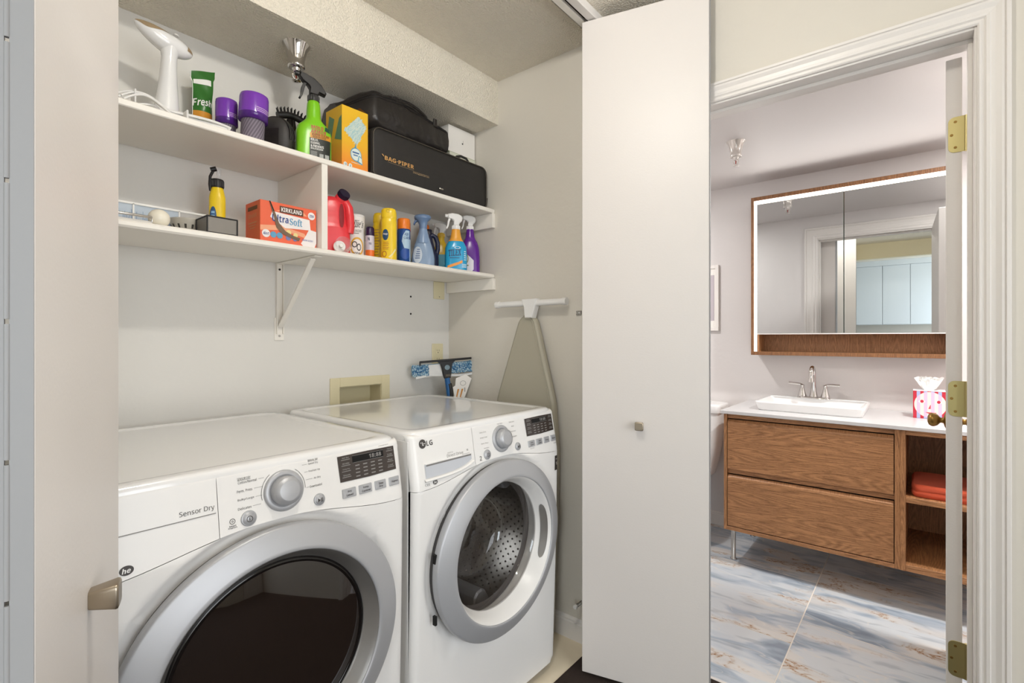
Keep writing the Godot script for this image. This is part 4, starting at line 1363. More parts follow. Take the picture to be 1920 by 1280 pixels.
func make_sprinkler(called: String, label: String, at: Vector3, m: Material, turn: float) -> void:
	var t := thing(called, label, "sprinkler", at, turn)
	var q := Geo.new()
	q.lathe([[0.024, -0.078], [0.027, -0.076], [0.0275, -0.068], [0.0265, -0.062], [0.0265, -0.052], [0.029, -0.040], [0.035, -0.018], [0.0425, -0.004], [0.0445, 0.0]], 40, Vector3(), true, true)
	part("cup", q, m, t)
	q = Geo.new()
	q.lathe([[0.0, -0.094], [0.010, -0.094], [0.011, -0.086], [0.014, -0.082], [0.014, -0.076]], 20)
	for s in [-1.0, 1.0]:
		q.tube([Vector3(s * 0.010, -0.088, 0), Vector3(s * 0.013, -0.100, 0), Vector3(s * 0.010, -0.112, 0), Vector3(0, -0.118, 0)], 0.0022, 8)
	part("frame_arms", q, m, t)
	part("bulb", Geo.new().ball(Vector3(0, -0.103, 0), Vector3(0.0028, 0.0105, 0.0028), 12, 8), mat(rgb8(170, 60, 44), 0.1), t, "small red glass bulb")
	q = Geo.new()
	q.lathe([[0.0, -0.1245], [0.004, -0.1245], [0.014, -0.1225], [0.0145, -0.1210], [0.004, -0.1195], [0.0, -0.119]], 24)
	part("deflector", q, m, t)

# ---------------------------------------------------------------- bottle helpers
# trigger sprayer; local frame: nozzle towards -x, y up, foot at the origin
func sprayer(t: Node3D, y: float, turn: float, s: float, head: Material, collar: Material, lever: Material, style := 0) -> void:
	var at := Transform3D(Basis(Vector3.UP, turn).scaled(Vector3.ONE * s), Vector3(0, y, 0))
	var q := Geo.new()
	q.xf = at
	q.lathe([[0.0155, 0.0], [0.0165, 0.002], [0.0165, 0.018], [0.014, 0.021], [0.010, 0.024]], 28)
	for k in 20:
		var a := TAU * k / 20.0
		q.box(Vector3(cos(a) * 0.0165, 0.010, sin(a) * 0.0165), Vector3(0.0022, 0.015, 0.0022))
	part("collar", q, collar, t)
	q = Geo.new(); q.xf = at
	var body: PackedVector2Array
	if style == 0:   # long sloping shroud
		body = PackedVector2Array([Vector2(-0.012, 0.020), Vector2(0.012, 0.020), Vector2(0.018, 0.030), Vector2(0.034, 0.026), Vector2(0.037, 0.034), Vector2(0.022, 0.056), Vector2(0.002, 0.071), Vector2(-0.024, 0.080), Vector2(-0.040, 0.082), Vector2(-0.043, 0.070), Vector2(-0.034, 0.058), Vector2(-0.020, 0.050), Vector2(-0.012, 0.038)])
	else:            # rounded household head
		body = PackedVector2Array([Vector2(-0.011, 0.018), Vector2(0.011, 0.018), Vector2(0.015, 0.030), Vector2(0.024, 0.038), Vector2(0.027, 0.050), Vector2(0.022, 0.062), Vector2(0.008, 0.068), Vector2(-0.016, 0.070), Vector2(-0.034, 0.066), Vector2(-0.037, 0.058), Vector2(-0.034, 0.048), Vector2(-0.018, 0.044), Vector2(-0.011, 0.036)])
	q.prism(body, -0.0115, 0.0115, 0.0045)
	part("sprayer_head", q, head, t)
	q = Geo.new(); q.xf = at
	var noz := Vector2(-0.042, 0.075) if style == 0 else Vector2(-0.036, 0.058)
	q.cyl(Vector3(noz.x + 0.004, noz.y, 0), Vector3(noz.x - 0.010, noz.y + (0.002 if style == 0 else 0.0), 0), 0.0075, 0.0068)
	part("nozzle", q, head, t)
	q = Geo.new(); q.xf = at
	q.prism(PackedVector2Array([Vector2(-0.020, 0.054), Vector2(-0.030, 0.052), Vector2(-0.036, 0.036), Vector2(-0.038, 0.016), Vector2(-0.043, 0.004), Vector2(-0.038, 0.002), Vector2(-0.032, 0.014), Vector2(-0.027, 0.034)]), -0.006, 0.006, 0.002)
	part("trigger", q, lever, t)
func print_on(t: Node3D, m: Material, b: Bottle, words: Array, e := 0.0012) -> void:
	var q := Geo.new()
	for w in words:
		q.text(w[0], w[1], w[2], Vector2(w[3], w[4]), b.on(e), true, w.size() > 5 and w[5], 0.0)
	part("lettering", q, m, t)
func can(called: String, label: String, at: Vector3, r: float, h: float, m: Material, group := "") -> Node3D:
	var t := thing(called, label, "can", at, 0.0, group)
	part("body", Geo.new().lathe([[r - 0.002, 0.0], [r, 0.002], [r, h - 0.012], [r - 0.002, h - 0.008], [r - 0.006, h]], 36), m, t)
	return t
func cyl_map(r: float, e := 0.0006) -> Callable:
	return func(x, y): return Vector3(sin(x / r) * (r + e), y, cos(x / r) * (r + e))

# ---------------------------------------------------------------- things on the upper shelf
func gradient_box_mat(top: Color, bottom: Color, rough := 0.5) -> StandardMaterial3D:
	var g := Gradient.new()
	g.set_color(0, top); g.set_color(1, bottom)
	g.add_point(0.55, top.lerp(bottom, 0.12))
	var gt := GradientTexture2D.new()
	gt.gradient = g
	gt.width = 8
	gt.height = 128
	gt.fill_from = Vector2(0, 0); gt.fill_to = Vector2(0, 1)
	var m := mat(Color.WHITE, rough)
	m.albedo_texture = gt
	m.texture_repeat = false
	return m
func soft_box(c: Vector3, s: Vector3, e: float, bulge: float, seed_: int, amp: float, n := 64, m := 40) -> Geo:
	var nz := FastNoiseLite.new()
	nz.seed = seed_
	nz.frequency = 6.0
	nz.fractal_octaves = 3
	var q := Geo.new()
	var rings := []
	for k in m + 1:
		var t := -1.0 + 2.0 * k / m
		var a := t * PI / 2
		var y := signf(sin(a)) * pow(absf(sin(a)), 2.0 / e)
		var w := pow(absf(cos(a)), 2.0 / e)
		w = maxf(w, 0.02)
		var r := q.ring(Vector3(0, y * s.y / 2, 0), w * s.x / 2, w * s.z / 2, n, e)
		for i in r.size():
			var p: Vector3 = r[i]
			var d := Vector3(p.x / s.x, p.y / s.y, p.z / s.z)
			p += p.normalized() * (nz.get_noise_3dv(p * 1.0 + c) * amp) + Vector3(0, 0, signf(p.z) * bulge * (1.0 - 4.0 * d.x * d.x) * (1.0 - 4.0 * d.y * d.y))
			r[i] = c + p
		rings.append(r)
	q.loft(rings)
	return q
func make_upper_items() -> void:
	var q: Geo
	var t: Node3D
	# garment steamer
	t = thing("garment_steamer", "white handheld garment steamer with coiled cord at the upper shelf's left end", "steamer", Vector3(0.473, SH_T, -1.665))
	q = Geo.new()
	var rings := []
	for r in [[0.0, 0.033, 0.030], [0.004, 0.0345, 0.031], [0.03, 0.0325, 0.029], [0.08, 0.0275, 0.0255], [0.13, 0.0225, 0.022], [0.17, 0.020, 0.020], [0.20, 0.0195, 0.020], [0.222, 0.023, 0.024], [0.236, 0.026, 0.026]]:
		rings.append(q.ring(Vector3(0.004 * r[0] * 10.0 - 0.004, r[0], 0), r[1], r[2], 32))
	q.loft(rings)
	part("body", q, M.white_gloss, t)
	# drop-shaped head lying across the body, with tan steam openings let into its skin
	var dir := Vector3(-0.985, 0.165, 0.05).normalized()
	var up := (Vector3.UP - dir * dir.y).normalized()
	var sd := dir.cross(up)
	if sd.z < 0.0: sd = -sd
	var skin := func(sv: float, a: float, e: float):
		var s := clampf(sv, -0.999, 0.999)
		var w := pow(1.0 - s * s, 0.55)
		var lift := 0.012 * maxf(s, 0.0)
		return Vector3(-0.008, 0.243 + lift, 0.0) + dir * (0.073 * s) + sd * cos(a) * (0.0285 * w * (1.0 - 0.12 * s) + e) + up * sin(a) * ((0.031 if sin(a) < 0.0 else 0.024) * w * (1.0 - 0.15 * s) + e)
	q = Geo.new()
	rings = []
	for k in 25:
		var s := -cos(PI * k / 24.0)
		var r := []
		for i in 32: r.append(skin.call(s, -TAU * i / 32.0, 0.0))
		rings.append(r)
	q.loft(rings)
	part("head", q, M.white_gloss, t)
	var tan_m := mat(rgb8(158, 136, 106), 0.3)
	q = Geo.new()
	q.sheet(func(u, v):
		var s := lerpf(-0.02, 0.985, u)
		var mid := lerpf(0.85, 0.18, smoothstep(0.1, 0.8, u))
		var half := 0.46 * pow(maxf(0.0, sin(PI * clampf(u * 0.85 + 0.02, 0.0, 1.0))), 0.7) + 0.02
		return skin.call(s, mid + half * (2.0 * v - 1.0), 0.0007), 20, 10)
	part("steam_plate", q, tan_m, t, "tan steam plate along the upper left of the head")
	q = Geo.new()
	q.sheet(func(u, v): return skin.call(lerpf(-0.99, -0.72, u), lerpf(-0.15, 0.8, v), 0.0007), 10, 8)
	part("rear_inset", q, tan_m, t)
	q = Geo.new()
	q.cyl(Vector3(0.020, 0.268, 0.004), Vector3(0.021, 0.2715, 0.004), 0.007, 0.006)
	part("switch", q, M.white_plastic, t)
	q = Geo.new()
	for c in [[0.0, 0.0, 1.0], [0.004, 0.007, 0.96], [-0.003, 0.014, 1.03], [0.003, -0.006, 0.92]]:
		var path := []
		for k in 41:
			var s := k / 40.0
			var x = lerpf(-0.135, 0.128, s) * c[2]
			var w := sin(s * PI)
			path.append(Vector3(x, 0.007 + c[1] * 0.5 + 0.028 * maxf(0.0, sin((s - 0.0) * PI * 2.2)) * (1.0 - s) + 0.010 * sin(s * PI), 0.085 + c[0] + 0.016 * cos(s * TAU * 1.0 + c[1] * 40.0)))
		q.tube(path, 0.0029, 8)
	var loop := []
	for k in 30:
		var a := TAU * k / 29.0
		loop.append(Vector3(-0.085 + 0.050 * cos(a), 0.013 + 0.010 * sin(a * 2.0) , 0.055 + 0.020 * sin(a)))
	q.tube(loop, 0.0029, 8)
	var cord := part("power_cord", q, M.white_plastic, t, "white cord folded in long loops along the shelf edge")
	q = Geo.new()
	q.span(Vector3(0.015, 0.002, 0.072), Vector3(0.020, 0.026, 0.106), 0.002)
	part("cord_tie", q, M.white_plastic, cord)
	part("cord_tie", Geo.new().span(Vector3(-0.102, 0.002, 0.066), Vector3(-0.098, 0.040, 0.104), 0.002), M.white_plastic, cord)
	# green pouch
	t = thing("pouch", "crumpled green foil pouch with a white word and orange band behind the steamer cord", "pouch", Vector3(0.594, SH_T, -1.765), deg_to_rad(-4))
	var pw := func(v): return 0.031 - 0.003 * sin(v * PI) + (0.004 if v > 0.9 else 0.0)
	var pouch := func(u, v, s):
		var x: float = (u - 0.5) * 2.0 * pw.call(v)
		var d := 0.022 * (1.0 - pow(absf(u - 0.5) * 2.0, 2.2)) * (1.0 - pow(v, 2.5)) + 0.001
		return Vector3(x + 0.006 * v * v, v * 0.238 + 0.022 * (u if v > 0.8 else 0.0) * (v - 0.8) * 5.0, s * d + 0.0035 * sin(v * 19.0 + u * 5.0) * v - 0.01 * v * v)
	q = Geo.new()
	q.sheet(func(u, v): return pouch.call(u, v, 1.0), 16, 30)
	q.sheet(func(u, v): return pouch.call(1.0 - u, v, -1.0), 16, 30)
	q.sheet(func(u, v): return pouch.call(1.0, 0.0, lerpf(-1, 1, u)) + Vector3(0, 0, 0) if v > 0.5 else pouch.call(1.0 - 0.0, 0.0, lerpf(-1, 1, u)), 1, 1)
	part("bag", q, mat(rgb8(52, 112, 44), 0.28), t)
	var on_pouch := func(x, y):
		var v := clampf(y / 0.238, 0.0, 1.0)
		var u := clampf(0.5 + x / (2.0 * pw.call(v)), 0.0, 1.0)
		return pouch.call(u, v, 1.0) + Vector3(0, 0, 0.0012)
	q = Geo.new()
	q.rect(-0.026, 0.092, 0.028, 0.112, on_pouch, 10, 4)
	part("band", q, mat(rgb8(208, 142, 46), 0.35), t)
	q = Geo.new()
	q.rect(-0.026, 0.200, 0.022, 0.214, on_pouch, 10, 4)
	q.sheet(func(u, v): return pouch.call(lerpf(0.0, 0.03, u), v, 1.0) + Vector3(0, 0, 0.001), 1, 24)
	q.text("Fresh", 0.052, 0.024, Vector2(-0.001, 0.142), func(x, y): return on_pouch.call(x, y) + Vector3(0, 0, 0.0006), true, false, 0.2, 0.12)
	part("lettering", q, M.print_white, t)
	# purple vacuum filters
	for s in [[Vector3(0.645, SH_T, -1.705), 0.70, "smaller purple vacuum filter, left of the pair", 0.150, 0.0], [Vector3(0.685, SH_T, -1.618), 0.92, "larger purple vacuum filter in front, with a grey mesh body", 0.156, 0.05]]:
		t = thing("vacuum_filter", s[2], "filter", s[0], 0.0, "purple vacuum filters")
		t.rotation.z = -s[4]
		var r: float = 0.0455 * s[1]
		var h: float = s[3]
		var mesh := mat(rgb8(134, 124, 138), 0.7)
		mesh.albedo_texture = weave_tex()
		mesh.uv1_scale = Vector3(3, 1.5, 1)
		var body := Geo.new().lathe([[r * 0.78, 0.0015], [r * 0.80, 0.006], [r * 0.80, h * 0.50], [r * 0.86, h * 0.52]], 40)
		part("mesh_body", body, mesh, t)
		part("cap", Geo.new().lathe([[r * 0.86, h * 0.47], [r * 1.0, h * 0.48], [r * 1.0, h * 0.60]], 40, Vector3(), true, false), mat(rgb8(78, 34, 124), 0.1), t)
		part("cap_top", Geo.new().lathe([[r * 1.0, h * 0.60], [r * 1.0, h * 0.93], [r * 0.96, h * 0.985], [r * 0.86, h], [r * 0.80, h], [r * 0.76, h * 0.97], [0.0, h * 0.965]], 40, Vector3(), false, true), mat(rgb8(122, 62, 176), 0.1), t)
		q = Geo.new()
		for k in 3:
			q.rect(-r * 0.2, h * (0.62 + 0.033 * k), r * 0.95, h * (0.632 + 0.033 * k), cyl_map(r, 0.0005), 14, 1)
		part("printed_lines", q, mat(rgb8(206, 180, 214), 0.4), t)
	# black zip pouch on edge
	t = thing("zip_pouch", "round black zipped pouch standing on edge between the purple filter and green bottle", "pouch", Vector3(0.782, SH_T, -1.668), deg_to_rad(-58))
	part("body", soft_box(Vector3(0, 0.066, 0), Vector3(0.120, 0.134, 0.060), 2.6, 0.004, 5, 0.004, 40, 26), mat(rgb8(50, 47, 45), 0.55), t)
	q = Geo.new()
	for s in [-0.013, 0.013, 0.0]:
		var path := []
		for k in 41:
			var a := lerpf(-0.2, PI + 0.2, k / 40.0)
			path.append(Vector3(cos(a) * 0.0625, 0.066 + sin(a) * 0.0645, s))
		q.tube(path, 0.0028 if s != 0.0 else 0.0022, 8)
	part("zipper", q, M.black, t)
	q = Geo.new()
	q.sheet(func(u, v): return Vector3(lerpf(-0.032, 0.032, u), lerpf(0.012, 0.085, v), 0.0315 + 0.003 * sin(u * PI) + 0.002 * sin(v * PI)), 6, 6)
	part("front_pocket", q, M.leather, t)
	t = thing("dusting_brush", "black vacuum dusting brush with upright bristles behind the zip pouch", "brush", Vector3(0.885, SH_T, -1.765), deg_to_rad(-8))
	q = Geo.new()
	q.loft([q.ring(Vector3(0, 0, 0), 0.030, 0.026, 24), q.ring(Vector3(0, 0.08, 0), 0.026, 0.022, 24), q.ring(Vector3(0, 0.15, 0), 0.018, 0.016, 24), q.ring(Vector3(-0.002, 0.185, 0), 0.015, 0.014, 24)])
	part("tube", q, M.black_gloss, t)
	q = Geo.new()
	var arc := []
	for k in 13:
		var s := k / 12.0
		arc.append(Vector3(lerpf(-0.048, 0.048, s), 0.190 + 0.012 * sin(s * PI), 0.0))
	q.tube(arc, 0.0125, 12, 0.9)
	part("head", q, M.black, t)
	q = Geo.new()
	for k in 9:
		var s := k / 8.0
		for j in 2:
			var b := Vector3(lerpf(-0.044, 0.044, s), 0.198 + 0.012 * sin(s * PI), -0.005 + 0.010 * j)
			q.cyl(b, b + Vector3((s - 0.5) * 0.012, 0.020, 0), 0.0024, 0.0020, 6)
	part("bristles", q, M.black, t).set_meta("kind", "stuff")
	# green spray bottle
	var gb := Bottle.new([[0.0, 0.054, 0.030, 4.0], [0.004, 0.0565, 0.032, 4.0], [0.06, 0.057, 0.032, 3.4], [0.095, 0.057, 0.032, 3.0], [0.118, 0.050, 0.030, 2.6], [0.134, 0.034, 0.026, 2.2], [0.146, 0.0245, 0.023, 2.0], [0.175, 0.0225, 0.0215, 2.0], [0.198, 0.0205, 0.020, 2.0], [0.208, 0.017, 0.017, 2.0]])
	t = thing("spray_bottle", "lime green mould cleaner bottle with a black trigger on the upper shelf", "spray bottle", Vector3(0.886, SH_T, -1.612), deg_to_rad(-16))
	part("bottle", gb.geo(), mat(rgb8(128, 202, 30), 0.28), t)
	sprayer(t, 0.205, 0.0, 1.12, M.black, M.black, M.black, 0)
	var lab := part("label", gb.patch(-0.020, 0.004, 0.054, 0.072), mat(rgb8(34, 38, 32), 0.4), t, "black lower label")
	print_on(lab, M.print_white, gb, [["KILLS,", 0.024, 0.0085, -0.004, 0.066], ["CLEANS,", 0.030, 0.0085, -0.001, 0.0555], ["& PREVENTS", 0.042, 0.0085, 0.005, 0.045], ["MOLD/MILDEW", 0.040, 0.0052, 0.004, 0.0365]])
	q = Geo.new()
	for k in 7: q.rect(-0.016, 0.008 + k * 0.0030, 0.004, 0.0092 + k * 0.0030, gb.on(0.0012), 4, 1)
	q.rect(0.012, 0.008, 0.025, 0.022, gb.on(0.0012), 4, 2)
	q.rect(0.030, 0.008, 0.044, 0.022, gb.on(0.0012), 4, 2)
	part("print", q, mat(rgb8(170, 172, 168), 0.5), lab)
	lab = part("label_band", gb.patch(-0.018, 0.072, 0.052, 0.089), mat(rgb8(216, 146, 40), 0.4), t, "orange label band")
	print_on(lab, M.black, gb, [["RAPID CLEAN", 0.056, 0.0072, 0.016, 0.0845, true], ["REMEDIATION", 0.044, 0.0055, 0.012, 0.0765, true]])
	q = Geo.new()
	q.text("MOLD", 0.040, 0.0125, Vector2(0.006, 0.109), gb.on(0.0012), true, false, 0.1)
	q.text("ARMOR", 0.050, 0.0125, Vector2(0.010, 0.095), gb.on(0.0012), true, false, 0.1)
	part("lettering", q, mat(rgb8(204, 52, 76), 0.5), t)
	q = Geo.new()
	q.poly(PackedVector2Array([Vector2(0.030, 0.104), Vector2(0.049, 0.100), Vector2(0.047, 0.116), Vector2(0.032, 0.119)]), gb.on(0.0012))
	part("corner_flash", q, mat(rgb8(24, 72, 58), 0.5), t)
	# yellow duster box
	t = thing("duster_box", "tall yellow and orange open-topped box printed with a pale blue feather duster", "box", Vector3(1.0315, SH_T, -1.638))
	var ym := gradient_box_mat(rgb8(240, 190, 38), rgb8(242, 138, 52))
	var bw := 0.0535
	var bh := 0.226
	var bd := 0.0525
	q = Geo.new()
	for s in [[Vector3(-bw, 0, bd), Vector3(bw, 0, bd)], [Vector3(bw, 0, bd), Vector3(bw, 0, -bd)], [Vector3(bw, 0, -bd), Vector3(-bw, 0, -bd)], [Vector3(-bw, 0, -bd), Vector3(-bw, 0, bd)]]:
		var a: Vector3 = s[0]
		var b: Vector3 = s[1]
		q.quad(a, b, b + Vector3(0, bh, 0), a + Vector3(0, bh, 0), -1, [Vector2(0, 1), Vector2(1, 1), Vector2(1, 0), Vector2(0, 0)])
	q.quad(Vector3(-bw, 0.001, -bd), Vector3(bw, 0.001, -bd), Vector3(bw, 0.001, bd), Vector3(-bw, 0.001, bd), -1, [Vector2(0, 1), Vector2(1, 1), Vector2(1, 1), Vector2(0, 1)])
	part("carton", q, ym, t)
	q = Geo.new()
	q.quad(Vector3(-bw, bh, bd), Vector3(-bw, bh, -bd), Vector3(-bw + 0.035, bh + 0.004, -bd), Vector3(-bw + 0.035, bh + 0.004, bd - 0.004))
	part("flap", q, mat(rgb8(176, 128, 72), 0.7), t)
	q = Geo.new()
	q.quad(Vector3(bw, bh, -bd), Vector3(bw, bh, bd), Vector3(bw - 0.030, bh + 0.014, bd - 0.006), Vector3(bw - 0.030, bh + 0.014, -bd))
	part("flap", q, mat(rgb8(176, 128, 72), 0.7), t)
	q = Geo.new()
	q.quad(Vector3(-bw, bh - 0.002, -bd), Vector3(-bw, bh - 0.002, bd), Vector3(bw, bh - 0.002, bd), Vector3(bw, bh - 0.002, -bd))
	part("flap", q, mat(rgb8(176, 128, 72), 0.7), t)
	var bf := func(x, y): return Vector3(x, y, bd + 0.0006)
	var bf2 := func(x, y): return Vector3(x, y, bd + 0.0010)
	q = Geo.new()
	var rr := PackedVector2Array()
	var nz := RandomNumberGenerator.new(); nz.seed = 3
	var cor := [Vector2(-0.046, 0.138), Vector2(0.008, 0.098), Vector2(0.046, 0.172), Vector2(0.014, 0.204)]
	for e in 4:
		for k in 14:
			var p: Vector2 = cor[e].lerp(cor[(e + 1) % 4], k / 14.0)
			rr.append(p + Vector2(nz.randf_range(-0.002, 0.002), nz.randf_range(-0.002, 0.002)))
	q.poly(rr, bf)
	part("printed_duster", q, mat(rgb8(176, 208, 208), 0.6), t)
	q = Geo.new()
	for k in 120:
		var u := nz.randf()
		var v := nz.randf()
		var p: Vector2 = cor[0].lerp(cor[1], u).lerp(cor[3].lerp(cor[2], u), v)
		var d := Vector2(0.005, 0.007).rotated(nz.randf_range(-0.5, 0.5))
		var n2 := d.orthogonal().normalized() * 0.0008
		var zz := bd + 0.0009 + 0.000006 * k
		q.poly(PackedVector2Array([p - d - n2, p + d - n2, p + d + n2, p - d + n2]), func(x, y): return Vector3(x, y, zz))
	part("printed_fluff", q, mat(rgb8(214, 226, 216), 0.6), t)
	q = Geo.new()
	q.poly(PackedVector2Array([Vector2(-0.004, 0.084), Vector2(0.002, 0.104), Vector2(0.006, 0.084)]), bf2)
	q.disc(Vector2(0.003, 0.062), 0.023, 0.025, bf, 28)
	q.poly(PackedVector2Array([Vector2(0.008, 0.036), Vector2(0.030, 0.030), Vector2(0.027, 0.056), Vector2(0.014, 0.062)]), func(x, y): return Vector3(x, y, bd + 0.0014))
	part("printed_badge", q, mat(rgb8(96, 160, 186), 0.6), t)
	q = Geo.new()
	q.disc(Vector2(0.003, 0.062), 0.020, 0.0215, bf2, 28)
	q.poly(PackedVector2Array([Vector2(0.013, 0.040), Vector2(0.028, 0.034), Vector2(0.0255, 0.052), Vector2(0.016, 0.058)]), func(x, y): return Vector3(x, y, bd + 0.0018))
	q.disc(Vector2(-0.040, 0.018), 0.0075, 0.0075, bf, 20)
	q.disc(Vector2(-0.020, 0.017), 0.0075, 0.0075, bf, 20)
	q.rect(-0.016, 0.0305, 0.024, 0.0322, bf)
	part("print", q, mat(rgb8(226, 236, 230), 0.6), t)
	q = Geo.new()
	var bf3 := func(x, y): return Vector3(x, y, bd + 0.0014)
	q.text("1", 0.003, 0.007, Vector2(-0.0425, 0.018), bf3); q.text("2", 0.0045, 0.007, Vector2(-0.0375, 0.018), bf3)
	q.text("3", 0.0045, 0.007, Vector2(-0.020, 0.017), bf3)
	q.rect(-0.012, 0.066, 0.016, 0.071, bf3)
	q.rect(-0.008, 0.057, 0.010, 0.061, bf3)
	part("print", q, mat(rgb8(70, 110, 160), 0.6), t)
	q = Geo.new()
	var sf := func(x, y): return Vector3(-bw - 0.0006, y, x)
	q.poly(PackedVector2Array([Vector2(-0.045, 0.135), Vector2(-0.018, 0.110), Vector2(0.004, 0.185), Vector2(-0.030, 0.205)]), sf)
	q.poly(PackedVector2Array([Vector2(0.006, 0.115), Vector2(0.051, 0.100), Vector2(0.051, 0.190), Vector2(0.034, 0.180)]), sf)
	part("printed_duster", q, mat(rgb8(104, 142, 108), 0.6), t)
	# long black case, the soft bag on it and the two white boxes
	t = thing("instrument_case", "long black soft case with gold lettering lying along the right half of the upper shelf", "case")
	var poly := PackedVector2Array()
	var x0 := 1.102
	var x1 := 1.736
	var y0 := SH_T + 0.002
	var y1 := 2.043
	var rad := 0.034
	for c in [[x1 - rad, y1 - rad, 0.0], [x0 + rad, y1 - rad, PI / 2], [x0 + rad, y0 + rad * 0.5, PI], [x1 - rad, y0 + rad * 0.5, PI * 1.5]]:
		for k in 9:
			var a: float = c[2] + PI / 2 * k / 8.0
			var ry := rad if c[1] > 1.95 else rad * 0.5
			poly.append(Vector2(c[0] + cos(a) * rad, c[1] + sin(a) * ry))
	q = Geo.new()
	rings = []
	var mid := Vector2((x0 + x1) / 2, (y0 + y1) / 2)
	for l in [[-1.818, 0.02], [-1.810, 0.004], [-1.795, 0.0], [-1.598, 0.0], [-1.588, 0.003], [-1.584, 0.008], [-1.582, 0.016], [-1.579, 0.04], [-1.576, 0.08]]:
		var r := []
		for p in poly:
			var d: Vector2 = p - mid
			var s := Vector2(1.0 - l[1] / (0.317), 1.0 - l[1] / 0.098)
			r.append(Vector3(mid.x + d.x * s.x, mid.y + d.y * s.y, l[0]))
		rings.append(r)
	q.loft(rings)
	part("body", q, M.nylon, t)
	q = Geo.new()
	var pip := []
	for p in poly: pip.append(Vector3(mid.x + (p.x - mid.x) * 0.985, mid.y + (p.y - mid.y) * 0.95, -1.5825))
	pip.append(pip[0])
	q.tube(pip, 0.0028, 8)
	part("piping", q, mat(rgb8(66, 60, 52), 0.4), t)
	q = Geo.new()
	var zip := []
	for p in poly: zip.append(Vector3(p.x, p.y + (0.0006 if p.y > 1.95 else -0.0003), -1.640))
	zip.append(zip[0])
	q.tube(zip, 0.0016, 6)
	var zp := part("zipper", q, M.black, t)
	q = Geo.new()
	q.span(Vector3(1.675, 2.043, -1.645), Vector3(1.690, 2.052, -1.630), 0.002)
	part("zip_pull", q, M.steel, zp)
	part("zip_pull", Geo.new().span(Vector3(1.43, 1.872, -1.5795), Vector3(1.452, 1.880, -1.5725), 0.002), M.steel, zp)
	q = Geo.new()
	q.tube([Vector3(1.555, 2.042, -1.612), Vector3(1.565, 2.056, -1.610), Vector3(1.590, 2.064, -1.608), Vector3(1.625, 2.062, -1.608), Vector3(1.640, 2.050, -1.610), Vector3(1.645, 2.040, -1.612)], 0.006, 8, 0.6)
	part("carry_loop", q, M.nylon, t)
	q = Geo.new()
	q.tube([Vector3(1.745, 1.853, -1.62), Vector3(1.748, 1.875, -1.60), Vector3(1.741, 1.905, -1.59)], 0.005, 8)
	part("corner_strap", q, M.nylon, t)
	var cf := func(x, y): return Vector3(x, y, -1.5742)
	q = Geo.new()
	q.text("BAG·PIPER", 0.140, 0.0155, Vector2(1.222, 1.9285), cf, true, false, 0.0, 0.0)
	q.poly(PackedVector2Array([Vector2(1.138, 1.9385), Vector2(1.147, 1.9310), Vector2(1.148, 1.9350), Vector2(1.142, 1.9400)]), cf)
	part("lettering", q, mat(rgb8(214, 164, 98), 0.4), t)
	q = Geo.new()
	q.text("www.bagpipercase.com", 0.084, 0.0045, Vector2(1.330, 1.9060), cf, false)
	q.rect(1.288, 1.9105, 1.372, 1.9112, cf)
	q.rect(1.165, 1.9155, 1.292, 1.9160, cf)
	part("lettering", q, mat(rgb8(222, 190, 140), 0.5), t)
	# soft leather bag
	t = thing("laptop_bag", "soft black leather bag with a top handle lying on the long black case", "bag")
	q = Geo.new()
	rings = []
	var nb := FastNoiseLite.new(); nb.seed = 8; nb.frequency = 9.0; nb.fractal_octaves = 3
	# cross-sections from left to right
	for k in 41:
		var s := k / 40.0
		var x := lerpf(1.046, 1.520, s)
		var end := pow(sin(PI * clampf(s * 0.98 + 0.005, 0.0, 1.0)), 0.13 if s > 0.5 else 0.25)
		var top := lerpf(2.205, 2.178, smoothstep(0.45, 1.0, s)) + 0.012 * sin(s * PI) - 0.045 * (1.0 - smoothstep(0.0, 0.22, s)) 
		var bot := 2.046 + 0.004 * (1.0 - end)
		var hy := (top - bot) / 2 * lerpf(0.70, 1.0, end)
		var hz := 0.112 * lerpf(0.50, 1.0, smoothstep(0.0, 0.22, s)) * lerpf(0.9, 1.0, end)
		var r := []
		for i in 40:
			var a := TAU * i / 40.0
			var ca := cos(a)
			var sa := sin(a)
			var e := 3.6
			# anticlockwise about +x: from +y towards +z
			var p := Vector3(x, (top + bot) / 2 + hy * signf(ca) * pow(absf(ca), 2.0 / e), lerpf(-1.780, -1.722, smoothstep(0.0, 0.22, s)) + hz * signf(sa) * pow(absf(sa), 2.0 / e))
			p += Vector3(0, 1, 0) * nb.get_noise_3d(x * 2.2, a * 0.1, 3.0) * 0.010 * maxf(ca, 0.0)
			p.z += nb.get_noise_3d(x * 1.5, p.y * 3.0, 9.0) * 0.012 * maxf(sa, 0.0)
			p.y = clampf(p.y, 2.0455, 2.2345)
			r.append(p)
		rings.append(r)
	q.loft(rings)
	part("body", q, M.leather, t)
	q = Geo.new()
	for yy in [0.55, 0.50]:
		var path := []
		for k in 33:
			var s := 0.06 + 0.92 * k / 32.0
			var r = rings[int(s * 40.0)]
			path.append(r[7 if yy > 0.52 else 8] + Vector3(0, 0, 0.0005))
		q.tube(path, 0.0020, 6)
	part("seam", q, M.black, t)
	q = Geo.new()
	var hp := []
	for k in 15:
		var s := k / 14.0
		hp.append(Vector3(lerpf(1.235, 1.440, s), 2.200 + 0.024 * pow(sin(s * PI), 0.5) - 0.012 * s, -1.662 + 0.012 * sin(s * PI)))
	q.tube(hp, 0.0065, 10, 0.8)
	part("handle", q, M.leather, t)
	q = Geo.new()
	for hx in [[1.228, 2.170, -1.625], [1.432, 2.150, -1.620]]:
		part("handle_tab", Geo.new().span(Vector3(hx[0], hx[1], hx[2]), Vector3(hx[0] + 0.020, hx[1] + 0.034, hx[2] + 0.008), 0.002), M.leather, t)
